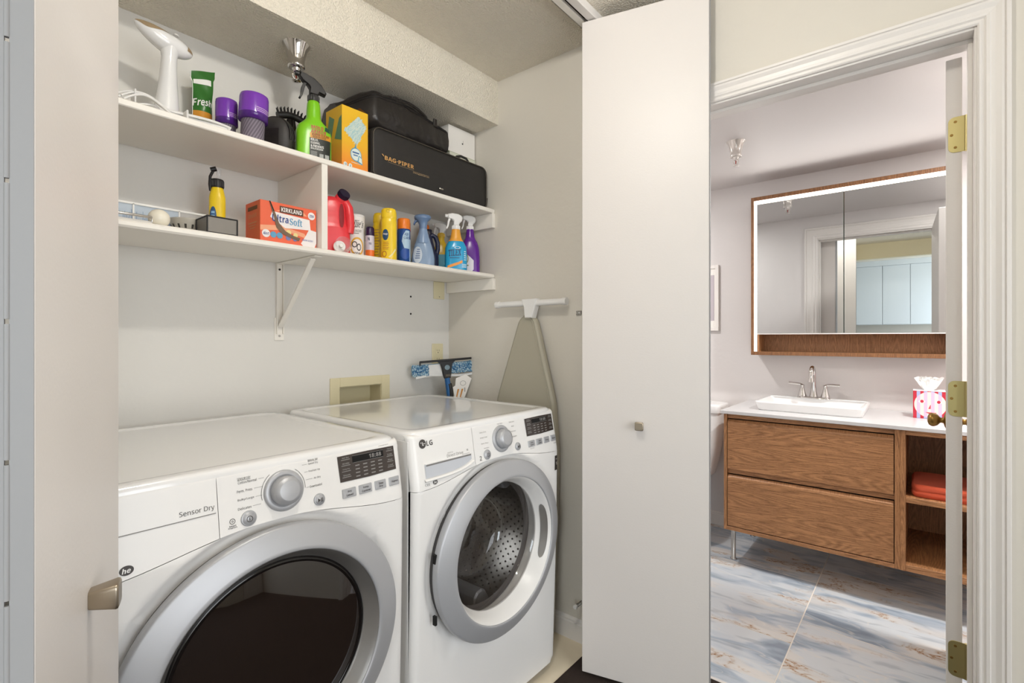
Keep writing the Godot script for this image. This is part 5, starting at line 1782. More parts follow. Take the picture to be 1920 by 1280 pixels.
	# boxes
	t = thing("gift_box", "thin white box between the long black case and the upper white box", "box")
	part("box", Geo.new().span(Vector3(1.582, 2.045, -1.845), Vector3(1.749, 2.101, -1.672), 0.001), mat(rgb8(224, 224, 206), 0.5), t)
	t = thing("gift_box", "upper white box marked with a small black music note by the right wall", "box")
	part("box", Geo.new().span(Vector3(1.576, 2.102, -1.845), Vector3(1.750, 2.225, -1.675), 0.001), M.paper, t)
	q = Geo.new()
	var nf := func(x, y): return Vector3(x, y, -1.6742)
	q.disc(Vector2(1.6655, 2.1585), 0.0042, 0.0036, nf, 16)
	q.rect(1.6685, 2.159, 1.6697, 2.1745, nf)
	part("printed_note", q, M.black, t)
	q = Geo.new()
	q.span(Vector3(1.5755, 2.1015, -1.8455), Vector3(1.7505, 2.1035, -1.6745))
	part("lid_edge", q, mat(rgb8(150, 158, 120), 0.6), t)
var weave: ImageTexture
func weave_tex() -> ImageTexture:
	if weave == null:
		var im := Image.create(64, 64, false, Image.FORMAT_RGB8)
		for y in 64:
			for x in 64:
				var v := 0.62 + 0.38 * (1.0 if ((x + y) / 4) % 2 == 0 else 0.35)
				im.set_pixel(x, y, Color(v, v, v))
		im.generate_mipmaps()
		weave = ImageTexture.create_from_image(im)
	return weave

# ---------------------------------------------------------------- things on the lower shelf
func make_lower_items() -> void:
	var q: Geo
	var t: Node3D
	# clear case with a printed strip
	t = thing("clear_case", "flat clear case with pale blue printed strip at the left end of the lower shelf", "case", Vector3(0.497, SH_L, -1.803))
	q = Geo.new()
	q.span(Vector3(-0.155, 0.0, -0.055), Vector3(0.105, 0.003, 0.050))
	q.span(Vector3(-0.155, 0.003, 0.047), Vector3(0.105, 0.088, 0.050))
	q.span(Vector3(-0.155, 0.003, -0.055), Vector3(0.105, 0.088, -0.052))
	q.span(Vector3(0.102, 0.003, -0.052), Vector3(0.105, 0.088, 0.047))
	q.span(Vector3(-0.155, 0.088, -0.055), Vector3(0.105, 0.091, 0.050))
	part("case", q, M.clear, t)
	q = Geo.new()
	q.span(Vector3(-0.153, 0.020, 0.0462), Vector3(0.030, 0.086, 0.0468))
	var strip := part("printed_strip", q, mat(rgb8(186, 202, 216), 0.5), t)
	q = Geo.new()
	var rng := RandomNumberGenerator.new(); rng.seed = 12
	for k in 46:
		var x := -0.150 + 0.0039 * k
		var h := rng.randf_range(0.012, 0.05)
		q.span(Vector3(x, 0.024, 0.0468), Vector3(x + 0.0016, 0.024 + h, 0.0473))
	part("print", q, mat(rgb8(112, 138, 172), 0.5), strip)
	q = Geo.new()
	q.span(Vector3(-0.155, 0.086, 0.0495), Vector3(0.105, 0.0915, 0.0515))
	q.span(Vector3(-0.085, 0.02, 0.0495), Vector3(-0.081, 0.088, 0.0515))
	q.span(Vector3(0.030, 0.02, 0.0495), Vector3(0.033, 0.088, 0.0515))
	part("lid_rim", q, M.print_white, t)
	q = Geo.new()
	for s in [[0.045, 0.065, 0.030], [0.070, 0.090, 0.022]]:
		q.span(Vector3(s[0], 0.0035, -0.02), Vector3(s[1], 0.0035 + s[2], 0.03), 0.003)
	part("contents", q, mat(rgb8(70, 72, 76), 0.5), t)
	t = thing("soap_tray", "narrow chrome tray at the left front edge of the lower shelf", "tray", Vector3(0.372, SH_L, -1.615))
	q = Geo.new()
	q.span(Vector3(-0.06, 0.0, -0.03), Vector3(0.045, 0.012, 0.03), 0.003)
	part("tray", q, mat(rgb8(214, 210, 204), 0.3), t)
	part("rim", Geo.new().tube([Vector3(-0.06, 0.022, 0.031), Vector3(0.045, 0.022, 0.031)], 0.0035, 10), M.chrome, t)
	q = Geo.new()
	for x in [-0.058, 0.043]: part("post", Geo.new().cyl(Vector3(x, 0.010, 0.029), Vector3(x, 0.022, 0.031), 0.002), M.chrome, t)
	t = thing("white_ball", "glossy white ball at the front edge of the lower shelf", "ball", Vector3(0.434, SH_L, -1.597))
	part("ball", Geo.new().ball(Vector3(0, 0.0248, 0), Vector3(0.0255, 0.0248, 0.0255), 36, 22), mat(rgb8(238, 231, 214), 0.15), t)
	# strainer
	t = thing("sink_strainer", "grey plastic strainer dish with radial slots between the ball and the wire tray", "strainer", Vector3(0.534, SH_L, -1.697), deg_to_rad(-25))
	var grey := mat(rgb8(186, 180, 168), 0.4)
	q = Geo.new()
	q.lathe([[0.018, 0.0], [0.024, 0.002], [0.036, 0.016], [0.044, 0.036], [0.048, 0.049], [0.0485, 0.0515], [0.046, 0.0515], [0.042, 0.036], [0.034, 0.018], [0.022, 0.005], [0.0, 0.004]], 44, Vector3(), true, false)
	part("dish", q, grey, t)
	q = Geo.new()
	for k in 15:
		var a := TAU * k / 15.0
		var s := func(u, v):
			var y := lerpf(0.008, 0.034, v)
			var r := lerpf(0.0305, 0.0437, v) + 0.0007
			var aa = a + (u - 0.5) * 0.13
			return Vector3(sin(aa) * r, y, cos(aa) * r)
		q.sheet(s, 2, 3)
	part("slots", q, mat(rgb8(66, 62, 56), 0.8), t)
	# wire tray
	t = thing("mesh_tray", "small black rimmed mesh tray in front of the yellow bottle", "tray", Vector3(0.580, SH_L, -1.600))
	var sides := [[Vector3(-0.040, 0, 0.038), Vector3(0.040, 0, 0.038)], [Vector3(0.040, 0, 0.038), Vector3(0.040, 0, -0.045)], [Vector3(0.040, 0, -0.045), Vector3(-0.040, 0, -0.045)], [Vector3(-0.040, 0, -0.045), Vector3(-0.040, 0, 0.038)]]
	q = Geo.new()
	for s in sides:
		var a: Vector3 = s[0]
		var b: Vector3 = s[1]
		q.quad(a * 0.97, b * 0.97, b + Vector3(0, 0.047, 0), a + Vector3(0, 0.047, 0), -1, [Vector2(0, 1), Vector2(1, 1), Vector2(1, 0), Vector2(0, 0)])
	q.quad(Vector3(-0.038, 0.001, 0.036), Vector3(0.038, 0.001, 0.036), Vector3(0.038, 0.001, -0.043), Vector3(-0.038, 0.001, -0.043))
	var mm := mat(rgb8(150, 144, 136), 0.45, 0.5)
	mm.albedo_texture = weave_tex()
	mm.uv1_scale = Vector3(10, 6, 1)
	part("mesh_wall", q, mm, t)
	q = Geo.new()
	for s in sides:
		for y in [0.002, 0.048]: q.cyl(s[0] + Vector3(0, y, 0), s[1] + Vector3(0, y, 0), 0.0022, -1.0, 8)
		q.cyl(s[0], s[0] + Vector3(0, 0.048, 0), 0.0022, -1.0, 8)
	part("rim", q, M.black, t)
	# yellow bottle
	t = thing("yellow_bottle", "slim yellow bottle with a black flip cap and blue label behind the mesh tray", "bottle", Vector3(0.626, SH_L, -1.728), deg_to_rad(-20))
	var yb := Bottle.new([[0.0, 0.0205, 0.015, 3.0], [0.004, 0.0228, 0.017, 3.0], [0.06, 0.0232, 0.018, 2.8], [0.11, 0.0232, 0.018, 2.6], [0.145, 0.0228, 0.0175, 2.4], [0.160, 0.0200, 0.0165, 2.2], [0.172, 0.0175, 0.0165, 2.0], [0.178, 0.016, 0.016, 2.0]])
	part("bottle", yb.geo(), mat(rgb8(240, 206, 34), 0.3), t)
	q = Geo.new()
	q.lathe([[0.0178, 0.176], [0.0185, 0.178], [0.0185, 0.200], [0.0165, 0.203], [0.006, 0.204]], 28)
	for k in 24:
		var a := TAU * k / 24.0
		q.box(Vector3(cos(a) * 0.0184, 0.189, sin(a) * 0.0184), Vector3(0.0018, 0.018, 0.0018))
	part("cap", q, M.black, t)
	q = Geo.new()
	q.tube([Vector3(-0.0185, 0.165, 0.002), Vector3(-0.0205, 0.185, 0.002), Vector3(-0.0195, 0.210, 0.002), Vector3(-0.012, 0.228, 0.002), Vector3(-0.010, 0.236, 0.002)], 0.0042, 10)
	q.cyl(Vector3(-0.018, 0.231, 0.002), Vector3(-0.003, 0.237, 0.002), 0.0075)
	part("hook", q, M.black, t)
	part("nozzle", Geo.new().lathe([[0.007, 0.203], [0.006, 0.214], [0.0075, 0.220], [0.0075, 0.236], [0.004, 0.240]], 18, Vector3(0.004, 0, 0)), M.clear, t)
	q = Geo.new()
	q.disc(Vector2(-0.0115, 0.078), 0.0095, 0.036, yb.on(0.0008), 24)
	part("label", q, mat(rgb8(44, 84, 132), 0.4), t)
	q = Geo.new()
	for k in 3: q.rect(-0.0165, 0.068 + k * 0.012, -0.007, 0.075 + k * 0.012, yb.on(0.0014), 3, 1)
	part("print", q, mat(rgb8(150, 190, 220), 0.5), t)
	# dryer-sheet box
	t = thing("dryer_sheet_box", "orange box of fabric softener sheets beside the shelf divider", "box", Vector3(0.786, SH_L, -1.632))
	var orange := mat(rgb8(236, 106, 72), 0.42)
	var bw := 0.0925
	var bh := 0.131
	var bd := 0.052
	q = Geo.new().span(Vector3(-bw, 0, -bd), Vector3(bw, bh, bd), 0.0012)
	part("carton", q, orange, t)
	var bf := func(x, y): return Vector3(x, y, bd + 0.0006)
	var bf2 := func(x, y): return Vector3(x, y, bd + 0.0011)
	var bf3 := func(x, y): return Vector3(x, y, bd + 0.0016)
	q = Geo.new()
	q.poly(PackedVector2Array([Vector2(-0.020, 0.112), Vector2(0.014, 0.1225), Vector2(0.046, 0.116), Vector2(0.060, 0.104), Vector2(-0.045, 0.104)]), bf)
	q.poly(PackedVector2Array([Vector2(-0.092, 0.052), Vector2(-0.03, 0.060), Vector2(0.050, 0.046), Vector2(0.060, 0.030), Vector2(-0.02, 0.046), Vector2(-0.092, 0.036)]), bf)
	part("printed_swirl", q, mat(rgb8(244, 170, 132), 0.5), t).position.z = -0.0003
	q = Geo.new()
	q.poly(PackedVector2Array([Vector2(-0.062, 0.082), Vector2(-0.055, 0.101), Vector2(0.068, 0.094), Vector2(0.072, 0.060), Vector2(-0.015, 0.054)]), bf)
	q.poly(PackedVector2Array([Vector2(0.048, 0.002), Vector2(0.038, 0.012), Vector2(0.055, 0.040), Vector2(0.066, 0.062), Vector2(0.0915, 0.058), Vector2(0.0915, 0.020), Vector2(0.085, 0.002)]), bf2)
	q.disc(Vector2(-0.075, 0.028), 0.0125, 0.0125, bf2, 24)
	q.disc(Vector2(0.0745, 0.108), 0.0125, 0.0125, bf2, 24)
	part("printed_white", q, mat(rgb8(244, 238, 236), 0.5), t)
	q = Geo.new()
	q.rect(-0.032, 0.101, 0.046, 0.122, bf2)
	part("brand_panel", q, mat(rgb8(88, 52, 34), 0.5), t)
	q = Geo.new()
	q.text("KIRKLAND", 0.068, 0.0135, Vector2(0.007, 0.1115), bf3)
	part("lettering", q, M.print_white, t)
	q = Geo.new()
	q.text("Ultra", 0.052, 0.023, Vector2(-0.030, 0.081), bf3)
	var ink := mat(rgb8(58, 78, 140), 0.5)
	part("lettering", q, ink, t)
	part("lettering", Geo.new().text("250", 0.015, 0.0085, Vector2(0.0745, 0.108), bf3), ink, t)
	part("lettering", Geo.new().text("4in1", 0.017, 0.0095, Vector2(-0.075, 0.028), bf3), ink, t)
	q = Geo.new()
	q.text("Soft", 0.042, 0.023, Vector2(0.021, 0.078), bf3, true, true)
	var sky := mat(rgb8(96, 160, 196), 0.5)
	part("lettering", q, sky, t)
	for x in [-0.052, -0.032]: part("printed_disc", Geo.new().disc(Vector2(x, 0.0272), 0.0098, 0.0098, bf2, 20), sky, t)
	q = Geo.new()
	q.disc(Vector2(-0.003, 0.041), 0.0085, 0.0085, bf2, 20)
	q.disc(Vector2(0.020, 0.036), 0.0075, 0.0075, bf2, 20)
	part("printed_bubbles", q, mat(rgb8(242, 220, 150), 0.5), t)
	q = Geo.new()
	q.disc(Vector2(-0.004, 0.024), 0.0085, 0.0085, bf2, 20)
	q.disc(Vector2(0.018, 0.023), 0.0075, 0.0075, bf2, 20)
	q.text("FRESH SCENT", 0.038, 0.0055, Vector2(0.061, 0.0245), bf3)
	part("lettering", q, mat(rgb8(124, 128, 176), 0.5), t)
	q = Geo.new()
	# torn opening down the front
	q.poly(PackedVector2Array([Vector2(-0.066, 0.1312), Vector2(-0.062, 0.1312), Vector2(-0.050, 0.105), Vector2(-0.034, 0.066), Vector2(-0.014, 0.044), Vector2(0.012, 0.033), Vector2(0.036, 0.028), Vector2(0.030, 0.018), Vector2(-0.002, 0.026), Vector2(-0.028, 0.036), Vector2(-0.043, 0.052), Vector2(-0.050, 0.080)]), func(x, y): return Vector3(x, y, bd + 0.0020))
	part("torn_opening", q, mat(rgb8(122, 100, 82), 0.8), t)
	q = Geo.new()
	q.poly(PackedVector2Array([Vector2(-0.0655, 0.1312), Vector2(-0.062, 0.1312), Vector2(-0.050, 0.102), Vector2(-0.052, 0.100)]), func(x, y): return Vector3(x, y, bd + 0.0024))
	part("painted_tear_shade", q, M.dark_hole, t)  # dark sliver stands in for shade inside the tear
	q = Geo.new()
	var sf := func(x, y): return Vector3(-bw - 0.0006, y, x)
	q.rect(-0.034, 0.104, 0.034, 0.116, sf)
	part("side_print", q, mat(rgb8(110, 64, 40), 0.5), t)
	q = Geo.new()
	var sf2 := func(x, y): return Vector3(-bw - 0.0010, y, x)
	q.text("UltraSoft", 0.058, 0.014, Vector2(0.0, 0.087), sf2)
	q.rect(-0.030, 0.062, 0.030, 0.066, sf2); q.rect(-0.026, 0.054, 0.026, 0.057, sf2); q.rect(-0.018, 0.046, 0.018, 0.049, sf2)
	part("side_print", q, mat(rgb8(226, 150, 110), 0.5), t)
	# red jug with its dispensing cup
	t = thing("detergent_jug", "coral red detergent jug with a dark cap beside the divider", "jug", Vector3(0.984, SH_L, -1.668), deg_to_rad(-24))
	var red := mat(rgb8(232, 58, 66), 0.3)
	var jb := Bottle.new([[0.0, 0.062, 0.040, 4.0], [0.004, 0.0655, 0.043, 4.0], [0.07, 0.066, 0.044, 3.6], [0.10, 0.064, 0.044, 3.2], [0.112, 0.058, 0.042, 3.0], [0.135, 0.056, 0.040, 3.0], [0.175, 0.054, 0.038, 2.8], [0.198, 0.048, 0.035, 2.4], [0.210, 0.034, 0.028, 2.2], [0.214, 0.020, 0.020, 2.0]])
	part("jug", jb.geo(44, 6), red, t)
	q = Geo.new()
	q.tube([Vector3(0.030, 0.205, 0.012), Vector3(0.048, 0.196, 0.018), Vector3(0.0585, 0.175, 0.022), Vector3(0.062, 0.145, 0.024), Vector3(0.0635, 0.110, 0.024), Vector3(0.060, 0.085, 0.022)], 0.0165, 16)
	part("handle", q, red, t)
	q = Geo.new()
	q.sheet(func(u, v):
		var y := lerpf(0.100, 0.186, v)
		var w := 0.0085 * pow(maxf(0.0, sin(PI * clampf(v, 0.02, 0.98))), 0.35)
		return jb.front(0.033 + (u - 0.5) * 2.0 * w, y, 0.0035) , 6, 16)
	part("painted_hollow_shade", q, mat(rgb8(140, 24, 34), 0.5), t)  # darker red stands in for shade in the hollow beside the handle
	q = Geo.new()
	q.cyl(Vector3(0.024, 0.196, 0.010), Vector3(0.040, 0.222, 0.030), 0.0215, 0.0195, 28)
	part("neck", q, red, t)
	q = Geo.new()
	var ca := Vector3(0.037, 0.216, 0.026)
	var cdir := Vector3(0.40, 0.55, 0.73).normalized()
	q.cyl(ca, ca + cdir * 0.018, 0.0205, 0.0200, 32)
	for k in 28:
		var fr := q.frame_of(cdir)
		var a := TAU * k / 28.0
		var p := ca + fr * Vector3(cos(a) * 0.0205, 0.009, sin(a) * 0.0205)
		q.cyl(p - cdir * 0.007, p + cdir * 0.007, 0.0012, -1.0, 6)
	part("cap", q, mat(rgb8(28, 24, 52), 0.3), t)
	t = thing("measuring_cup", "clear plastic measuring cup with a white spout in front of the red jug", "cup", Vector3(0.977, SH_L, -1.588), deg_to_rad(-30))
	q = Geo.new()
	q.xf = Transform3D(Basis(Vector3(1, 0, 0), Vector3(0, 0.12, 0.99).normalized(), Vector3(0, -0.99, 0.12).normalized()), Vector3(0.006, 0.0285, -0.014))
	q.lathe([[0.027, 0.0], [0.0285, 0.004], [0.0265, 0.030], [0.025, 0.036], [0.023, 0.036], [0.0245, 0.028], [0.0262, 0.004], [0.0, 0.003]], 36, Vector3(), true, false)
	part("cup", q, M.clear, t)
	q = Geo.new()
	q.xf = Transform3D(Basis(Vector3(1, 0, 0), Vector3(0, 0.12, 0.99).normalized(), Vector3(0, -0.99, 0.12).normalized()), Vector3(-0.006, 0.0235, -0.010))
	q.lathe([[0.0195, 0.0], [0.0205, 0.010], [0.0195, 0.0125], [0.015, 0.0125], [0.013, 0.009], [0.0, 0.008]], 32)
	q.cyl(Vector3(0.004, 0.010, 0.0), Vector3(0.006, 0.030, 0.002), 0.0065, 0.0055)
	part("spout", q, M.print_white, t)
	# white tin
	t = thing("laundry_soda_tin", "white cylindrical tin with black script lettering and a round picture, right of the red jug", "tin", Vector3(1.112, SH_L, -1.705), deg_to_rad(-34))
	var tr := 0.0335
	part("tin", Geo.new().lathe([[tr - 0.001, 0.0], [tr, 0.003], [tr, 0.172], [tr - 0.002, 0.1755]], 40), M.paper, t)
	part("lid", Geo.new().lathe([[tr + 0.0006, 0.168], [tr + 0.0006, 0.176], [tr - 0.003, 0.1785], [0.0, 0.1785]], 40), M.white_plastic, t)
	q = Geo.new()
	q.text("Nellie's", 0.060, 0.028, Vector2(0.002, 0.140), cyl_map(tr), true, true, 0.25)
	q.text("LAUNDRY", 0.038, 0.010, Vector2(0.004, 0.112), cyl_map(tr), false)
	q.rect(-0.008, 0.1015, 0.012, 0.1035, cyl_map(tr), 6, 1)
	part("lettering", q, M.print_dark, t)
	q = Geo.new()
	q.disc(Vector2(0.006, 0.052), 0.026, 0.036, cyl_map(tr, 0.0005), 36, 0.80)
	part("printed_ring", q, mat(rgb8(232, 180, 60), 0.5), t)
	q = Geo.new()
	q.disc(Vector2(-0.004, 0.060), 0.010, 0.012, cyl_map(tr, 0.0009), 20, 0.7)
	q.disc(Vector2(0.012, 0.050), 0.008, 0.014, cyl_map(tr, 0.0009), 20, 0.7)
	q.text("SODA", 0.026, 0.009, Vector2(0.004, 0.026), cyl_map(tr, 0.0009))
	part("printed_picture", q, M.print_dark, t)
	q = Geo.new()
	for k in 5: q.disc(Vector2(-0.014 + 0.004 * k, 0.012 + 0.006 * (k % 2)), 0.004, 0.006, cyl_map(tr, 0.0010), 10)
	part("printed_leaves", q, mat(rgb8(60, 120, 84), 0.5), t)
	# small sprayer can with orange foot
	t = thing("small_bottle", "small white and orange bottle with dark violet cap between tin and yellow can", "bottle", Vector3(1.141, SH_L, -1.654), deg_to_rad(-36))
	part("body", Geo.new().lathe([[0.0165, 0.036], [0.017, 0.038], [0.017, 0.094], [0.0155, 0.098]], 30), mat(rgb8(214, 208, 218), 0.35), t)
	part("foot", Geo.new().lathe([[0.0155, 0.0], [0.017, 0.002], [0.0171, 0.040]], 30), mat(rgb8(236, 118, 44), 0.4), t)
	part("cap", Geo.new().lathe([[0.0165, 0.096], [0.0168, 0.098], [0.0160, 0.126], [0.0135, 0.130], [0.0, 0.1305]], 30), mat(rgb8(44, 26, 66), 0.35), t)
	q = Geo.new()
	q.text("N", 0.007, 0.012, Vector2(-0.004, 0.082), cyl_map(0.017, 0.0008)); q.text("TE", 0.010, 0.008, Vector2(0.001, 0.064), cyl_map(0.017, 0.0008))
	part("lettering", q, mat(rgb8(40, 44, 80), 0.5), t)
	# two yellow polish cans
	var yel := mat(rgb8(244, 208, 42), 0.26)
	var pb := Bottle.new([[0.0, 0.0285, 0.0265, 2.4], [0.003, 0.030, 0.028, 2.4], [0.10, 0.0305, 0.0285, 2.4], [0.150, 0.0305, 0.0285, 2.4], [0.162, 0.0285, 0.0270, 2.4], [0.168, 0.0300, 0.0275, 2.6], [0.190, 0.0290, 0.0265, 2.8], [0.200, 0.0255, 0.0235, 2.8], [0.2035, 0.020, 0.018, 2.6]])
	t = thing("polish_can", "yellow furniture polish spray can in front, with a blue oval mark", "spray can", Vector3(1.194, SH_L, -1.606), deg_to_rad(-40), "yellow polish cans")
	part("can", pb.geo(40, 5), yel, t)
	q = Geo.new()
	q.disc(Vector2(-0.011, 0.098), 0.0115, 0.0215, pb.on(0.0008), 28)
	part("label", q, mat(rgb8(34, 74, 110), 0.4), t)
	q = Geo.new()
	q.text("Pledge", 0.017, 0.009, Vector2(-0.011, 0.100), pb.on(0.0014), true, false, 0.2)
	part("lettering", q, M.print_white, t)
	q = Geo.new()
	for k in 5: q.rect(-0.020, 0.042 + k * 0.0065, 0.0 + 0.002 * (k % 2), 0.0445 + k * 0.0065, pb.on(0.0010), 6, 1)
	q.disc(Vector2(-0.015, 0.024), 0.009, 0.012, pb.on(0.0010), 20, 0.7)
	part("print", q, mat(rgb8(190, 120, 40), 0.5), t)
	q = Geo.new()
	q.poly(PackedVector2Array([Vector2(0.0, 0.014), Vector2(0.014, 0.026), Vector2(0.026, 0.048), Vector2(0.027, 0.040), Vector2(0.016, 0.020), Vector2(0.004, 0.009)]), pb.on(0.0010))
	part("printed_swoosh", q, mat(rgb8(250, 236, 170), 0.4), t)
	q = Geo.new()
	q.disc(Vector2(-0.002, 0.190), 0.007, 0.006, pb.on(0.0010), 20, 0.75)
	part("button_outline", q, mat(rgb8(190, 156, 30), 0.4), t)
	t = thing("polish_can", "second yellow spray can, half hidden behind the front one, with lines of print", "spray can", Vector3(1.218, SH_L, -1.692), deg_to_rad(-36), "yellow polish cans")
	part("can", pb.geo(40, 5), yel, t)
	q = Geo.new()
	for k in 11: q.rect(-0.024, 0.020 + k * 0.011, -0.004 - 0.003 * (k % 3), 0.0245 + k * 0.011, pb.on(0.0010), 6, 1)
	part("print", q, mat(rgb8(196, 152, 40), 0.5), t)
	t = thing("black_cap_can", "dark spray can of which only the black cap shows behind the front yellow can", "spray can", Vector3(1.276, SH_L, -1.720))
	part("body", Geo.new().lathe([[0.020, 0.0], [0.021, 0.002], [0.021, 0.165], [0.017, 0.172]], 28), mat(rgb8(66, 60, 30), 0.35), t)
	part("cap", Geo.new().lathe([[0.018, 0.170], [0.019, 0.172], [0.0185, 0.205], [0.015, 0.210], [0.0, 0.2105]], 28), M.black, t)
	# blue air freshener with orange cap, white and red can behind
	t = thing("air_freshener", "blue air freshener can with an orange cap", "spray can", Vector3(1.284, SH_L, -1.628), deg_to_rad(-38))
	var ar := 0.0262
	part("can", Geo.new().lathe([[ar - 0.002, 0.0], [ar, 0.002], [ar, 0.138], [ar - 0.003, 0.142], [ar - 0.0035, 0.145]], 36), mat(rgb8(30, 74, 142), 0.25), t)
	part("cap", Geo.new().lathe([[ar - 0.001, 0.141], [ar - 0.0005, 0.143], [ar - 0.001, 0.180], [ar - 0.003, 0.1835], [ar - 0.006, 0.1845], [0.0, 0.1845]], 36), mat(rgb8(238, 128, 36), 0.35), t)
	q = Geo.new()
	q.poly(PackedVector2Array([Vector2(0.002, 0.062), Vector2(0.024, 0.060), Vector2(0.026, 0.134), Vector2(0.008, 0.134), Vector2(-0.004, 0.112), Vector2(-0.008, 0.090)]), cyl_map(ar, 0.0006))
	q.rect(0.026, 0.012, 0.036, 0.10, cyl_map(ar, 0.0006), 4, 1)
	part("printed_cloud", q, mat(rgb8(176, 204, 226), 0.4), t)
	q = Geo.new()
	q.text("AIR", 0.018, 0.011, Vector2(0.011, 0.118), cyl_map(ar, 0.0011)); q.text("CARE", 0.023, 0.010, Vector2(0.012, 0.104), cyl_map(ar, 0.0011))
	part("lettering", q, mat(rgb8(70, 100, 150), 0.5), t)
	q = Geo.new()
	q.disc(Vector2(0.006, 0.040), 0.020, 0.022, cyl_map(ar, 0.0009), 28)
	part("printed_globe", q, mat(rgb8(28, 76, 160), 0.4), t)
	t = thing("starch_can", "white can with a red cap mostly hidden behind the blue air freshener", "spray can", Vector3(1.347, SH_L, -1.700))
	part("can", Geo.new().lathe([[0.023, 0.0], [0.025, 0.002], [0.025, 0.150], [0.021, 0.155]], 32), mat(rgb8(214, 214, 212), 0.35), t)
	part("cap", Geo.new().lathe([[0.0235, 0.153], [0.024, 0.155], [0.023, 0.190], [0.019, 0.193], [0.0, 0.1935]], 32), mat(rgb8(212, 74, 68), 0.4), t)
	# grey-blue fabric freshener
	t = thing("fabric_freshener", "grey blue fabric freshener bottle with a flared waist and mushroom-shaped trigger head", "spray bottle", Vector3(1.362, SH_L, -1.600), deg_to_rad(-46))
	var fb := Bottle.new([[0.0, 0.044, 0.027, 2.6], [0.004, 0.047, 0.029, 2.6], [0.03, 0.047, 0.029, 2.6], [0.07, 0.0395, 0.0265, 2.4], [0.11, 0.0275, 0.022, 2.2], [0.135, 0.0200, 0.0175, 2.0], [0.146, 0.0165, 0.0155, 2.0]])
	part("bottle", fb.geo(), mat(rgb8(136, 158, 186), 0.22), t)
	part("sleeve", Geo.new().lathe([[0.0290, 0.092], [0.0255, 0.112], [0.0205, 0.134], [0.0172, 0.145], [0.0165, 0.152]], 32, Vector3(), false, false), mat(rgb8(128, 152, 184), 0.3), t)
	q = Geo.new()
	q.loft([q.ring(Vector3(0, 0.146, 0), 0.0155, 0.0150, 30), q.ring(Vector3(0, 0.170, 0), 0.0165, 0.0155, 30), q.ring(Vector3(-0.002, 0.184, 0), 0.021, 0.018, 30), q.ring(Vector3(-0.003, 0.193, 0), 0.0325, 0.026, 30), q.ring(Vector3(-0.002, 0.202, 0), 0.0355, 0.028, 30), q.ring(Vector3(-0.002, 0.209, 0), 0.030, 0.023, 30), q.ring(Vector3(-0.002, 0.213, 0), 0.014, 0.010, 30)])
	part("sprayer_head", q, mat(rgb8(104, 130, 166), 0.3), t)
	q = Geo.new()
	q.prism(PackedVector2Array([Vector2(-0.024, 0.196), Vector2(-0.034, 0.190), Vector2(-0.040, 0.172), Vector2(-0.037, 0.168), Vector2(-0.030, 0.180), Vector2(-0.018, 0.186)]), -0.007, 0.007, 0.002)
	part("trigger", q, mat(rgb8(80, 106, 146), 0.35), t)
	q = Geo.new()
	q.disc(Vector2(-0.020, 0.042), 0.019, 0.034, fb.on(0.0008), 30)
	part("label", q, mat(rgb8(198, 208, 220), 0.4), t)
	q = Geo.new()
	for k in 5: q.rect(-0.030 + 0.002 * k, 0.026 + k * 0.009, -0.010, 0.030 + k * 0.009, fb.on(0.0014), 6, 1)
	part("print", q, mat(rgb8(90, 110, 150), 0.5), t)
	# navy jug and the orange capped bottle behind
	t = thing("navy_jug", "dark navy jug with a loop handle behind the grey blue bottle", "jug", Vector3(1.478, SH_L, -1.700), deg_to_rad(-30))
	var navy := mat(rgb8(32, 38, 66), 0.3)
	var nb := Bottle.new([[0.0, 0.042, 0.026, 3.2], [0.004, 0.044, 0.028, 3.2], [0.07, 0.043, 0.028, 3.0], [0.09, 0.030, 0.024, 2.6], [0.15, 0.016, 0.016, 2.2], [0.165, 0.014, 0.014, 2.0]])
	part("jug", nb.geo(), navy, t)
	q = Geo.new()
	q.tube([Vector3(0.000, 0.152, 0.0), Vector3(0.016, 0.160, 0.0), Vector3(0.032, 0.152, 0.0), Vector3(0.041, 0.128, 0.0), Vector3(0.042, 0.100, 0.0), Vector3(0.036, 0.074, 0.0)], 0.0105, 14)
	part("handle", q, navy, t)
	part("cap", Geo.new().lathe([[0.0155, 0.160], [0.016, 0.162], [0.0155, 0.182], [0.012, 0.184], [0.0, 0.1842]], 28), mat(rgb8(24, 26, 44), 0.4), t)
	t = thing("orange_cap_bottle", "dark bottle with an orange cap at the back above the navy jug", "bottle", Vector3(1.535, SH_L, -1.790))
	part("body", Geo.new().lathe([[0.026, 0.0], [0.028, 0.003], [0.028, 0.150], [0.018, 0.178], [0.016, 0.190]], 30), mat(rgb8(44, 40, 52), 0.3), t)
	part("cap", Geo.new().lathe([[0.0195, 0.188], [0.0200, 0.190], [0.0195, 0.222], [0.0165, 0.226], [0.0, 0.2265]], 28), mat(rgb8(232, 122, 34), 0.4), t)
	# spray bottles with white heads
	t = thing("spray_bottle", "yellow and pale blue spray bottle with a white head, behind the bright blue one", "spray bottle", Vector3(1.618, SH_L, -1.770), deg_to_rad(-40), "spray bottles on the lower shelf")
	var sb := Bottle.new([[0.0, 0.036, 0.024, 3.0], [0.004, 0.038, 0.026, 3.0], [0.10, 0.037, 0.026, 2.8], [0.14, 0.028, 0.022, 2.4], [0.165, 0.016, 0.016, 2.0], [0.180, 0.015, 0.015, 2.0]])
	part("bottle", sb.geo(), mat(rgb8(232, 190, 42), 0.28), t)
	part("label", sb.patch(-0.034, 0.01, 0.034, 0.095), mat(rgb8(92, 176, 204), 0.35), t)
	sprayer(t, 0.178, 0.25, 1.0, M.white_plastic, mat(rgb8(240, 196, 60), 0.35), M.white_plastic, 1)
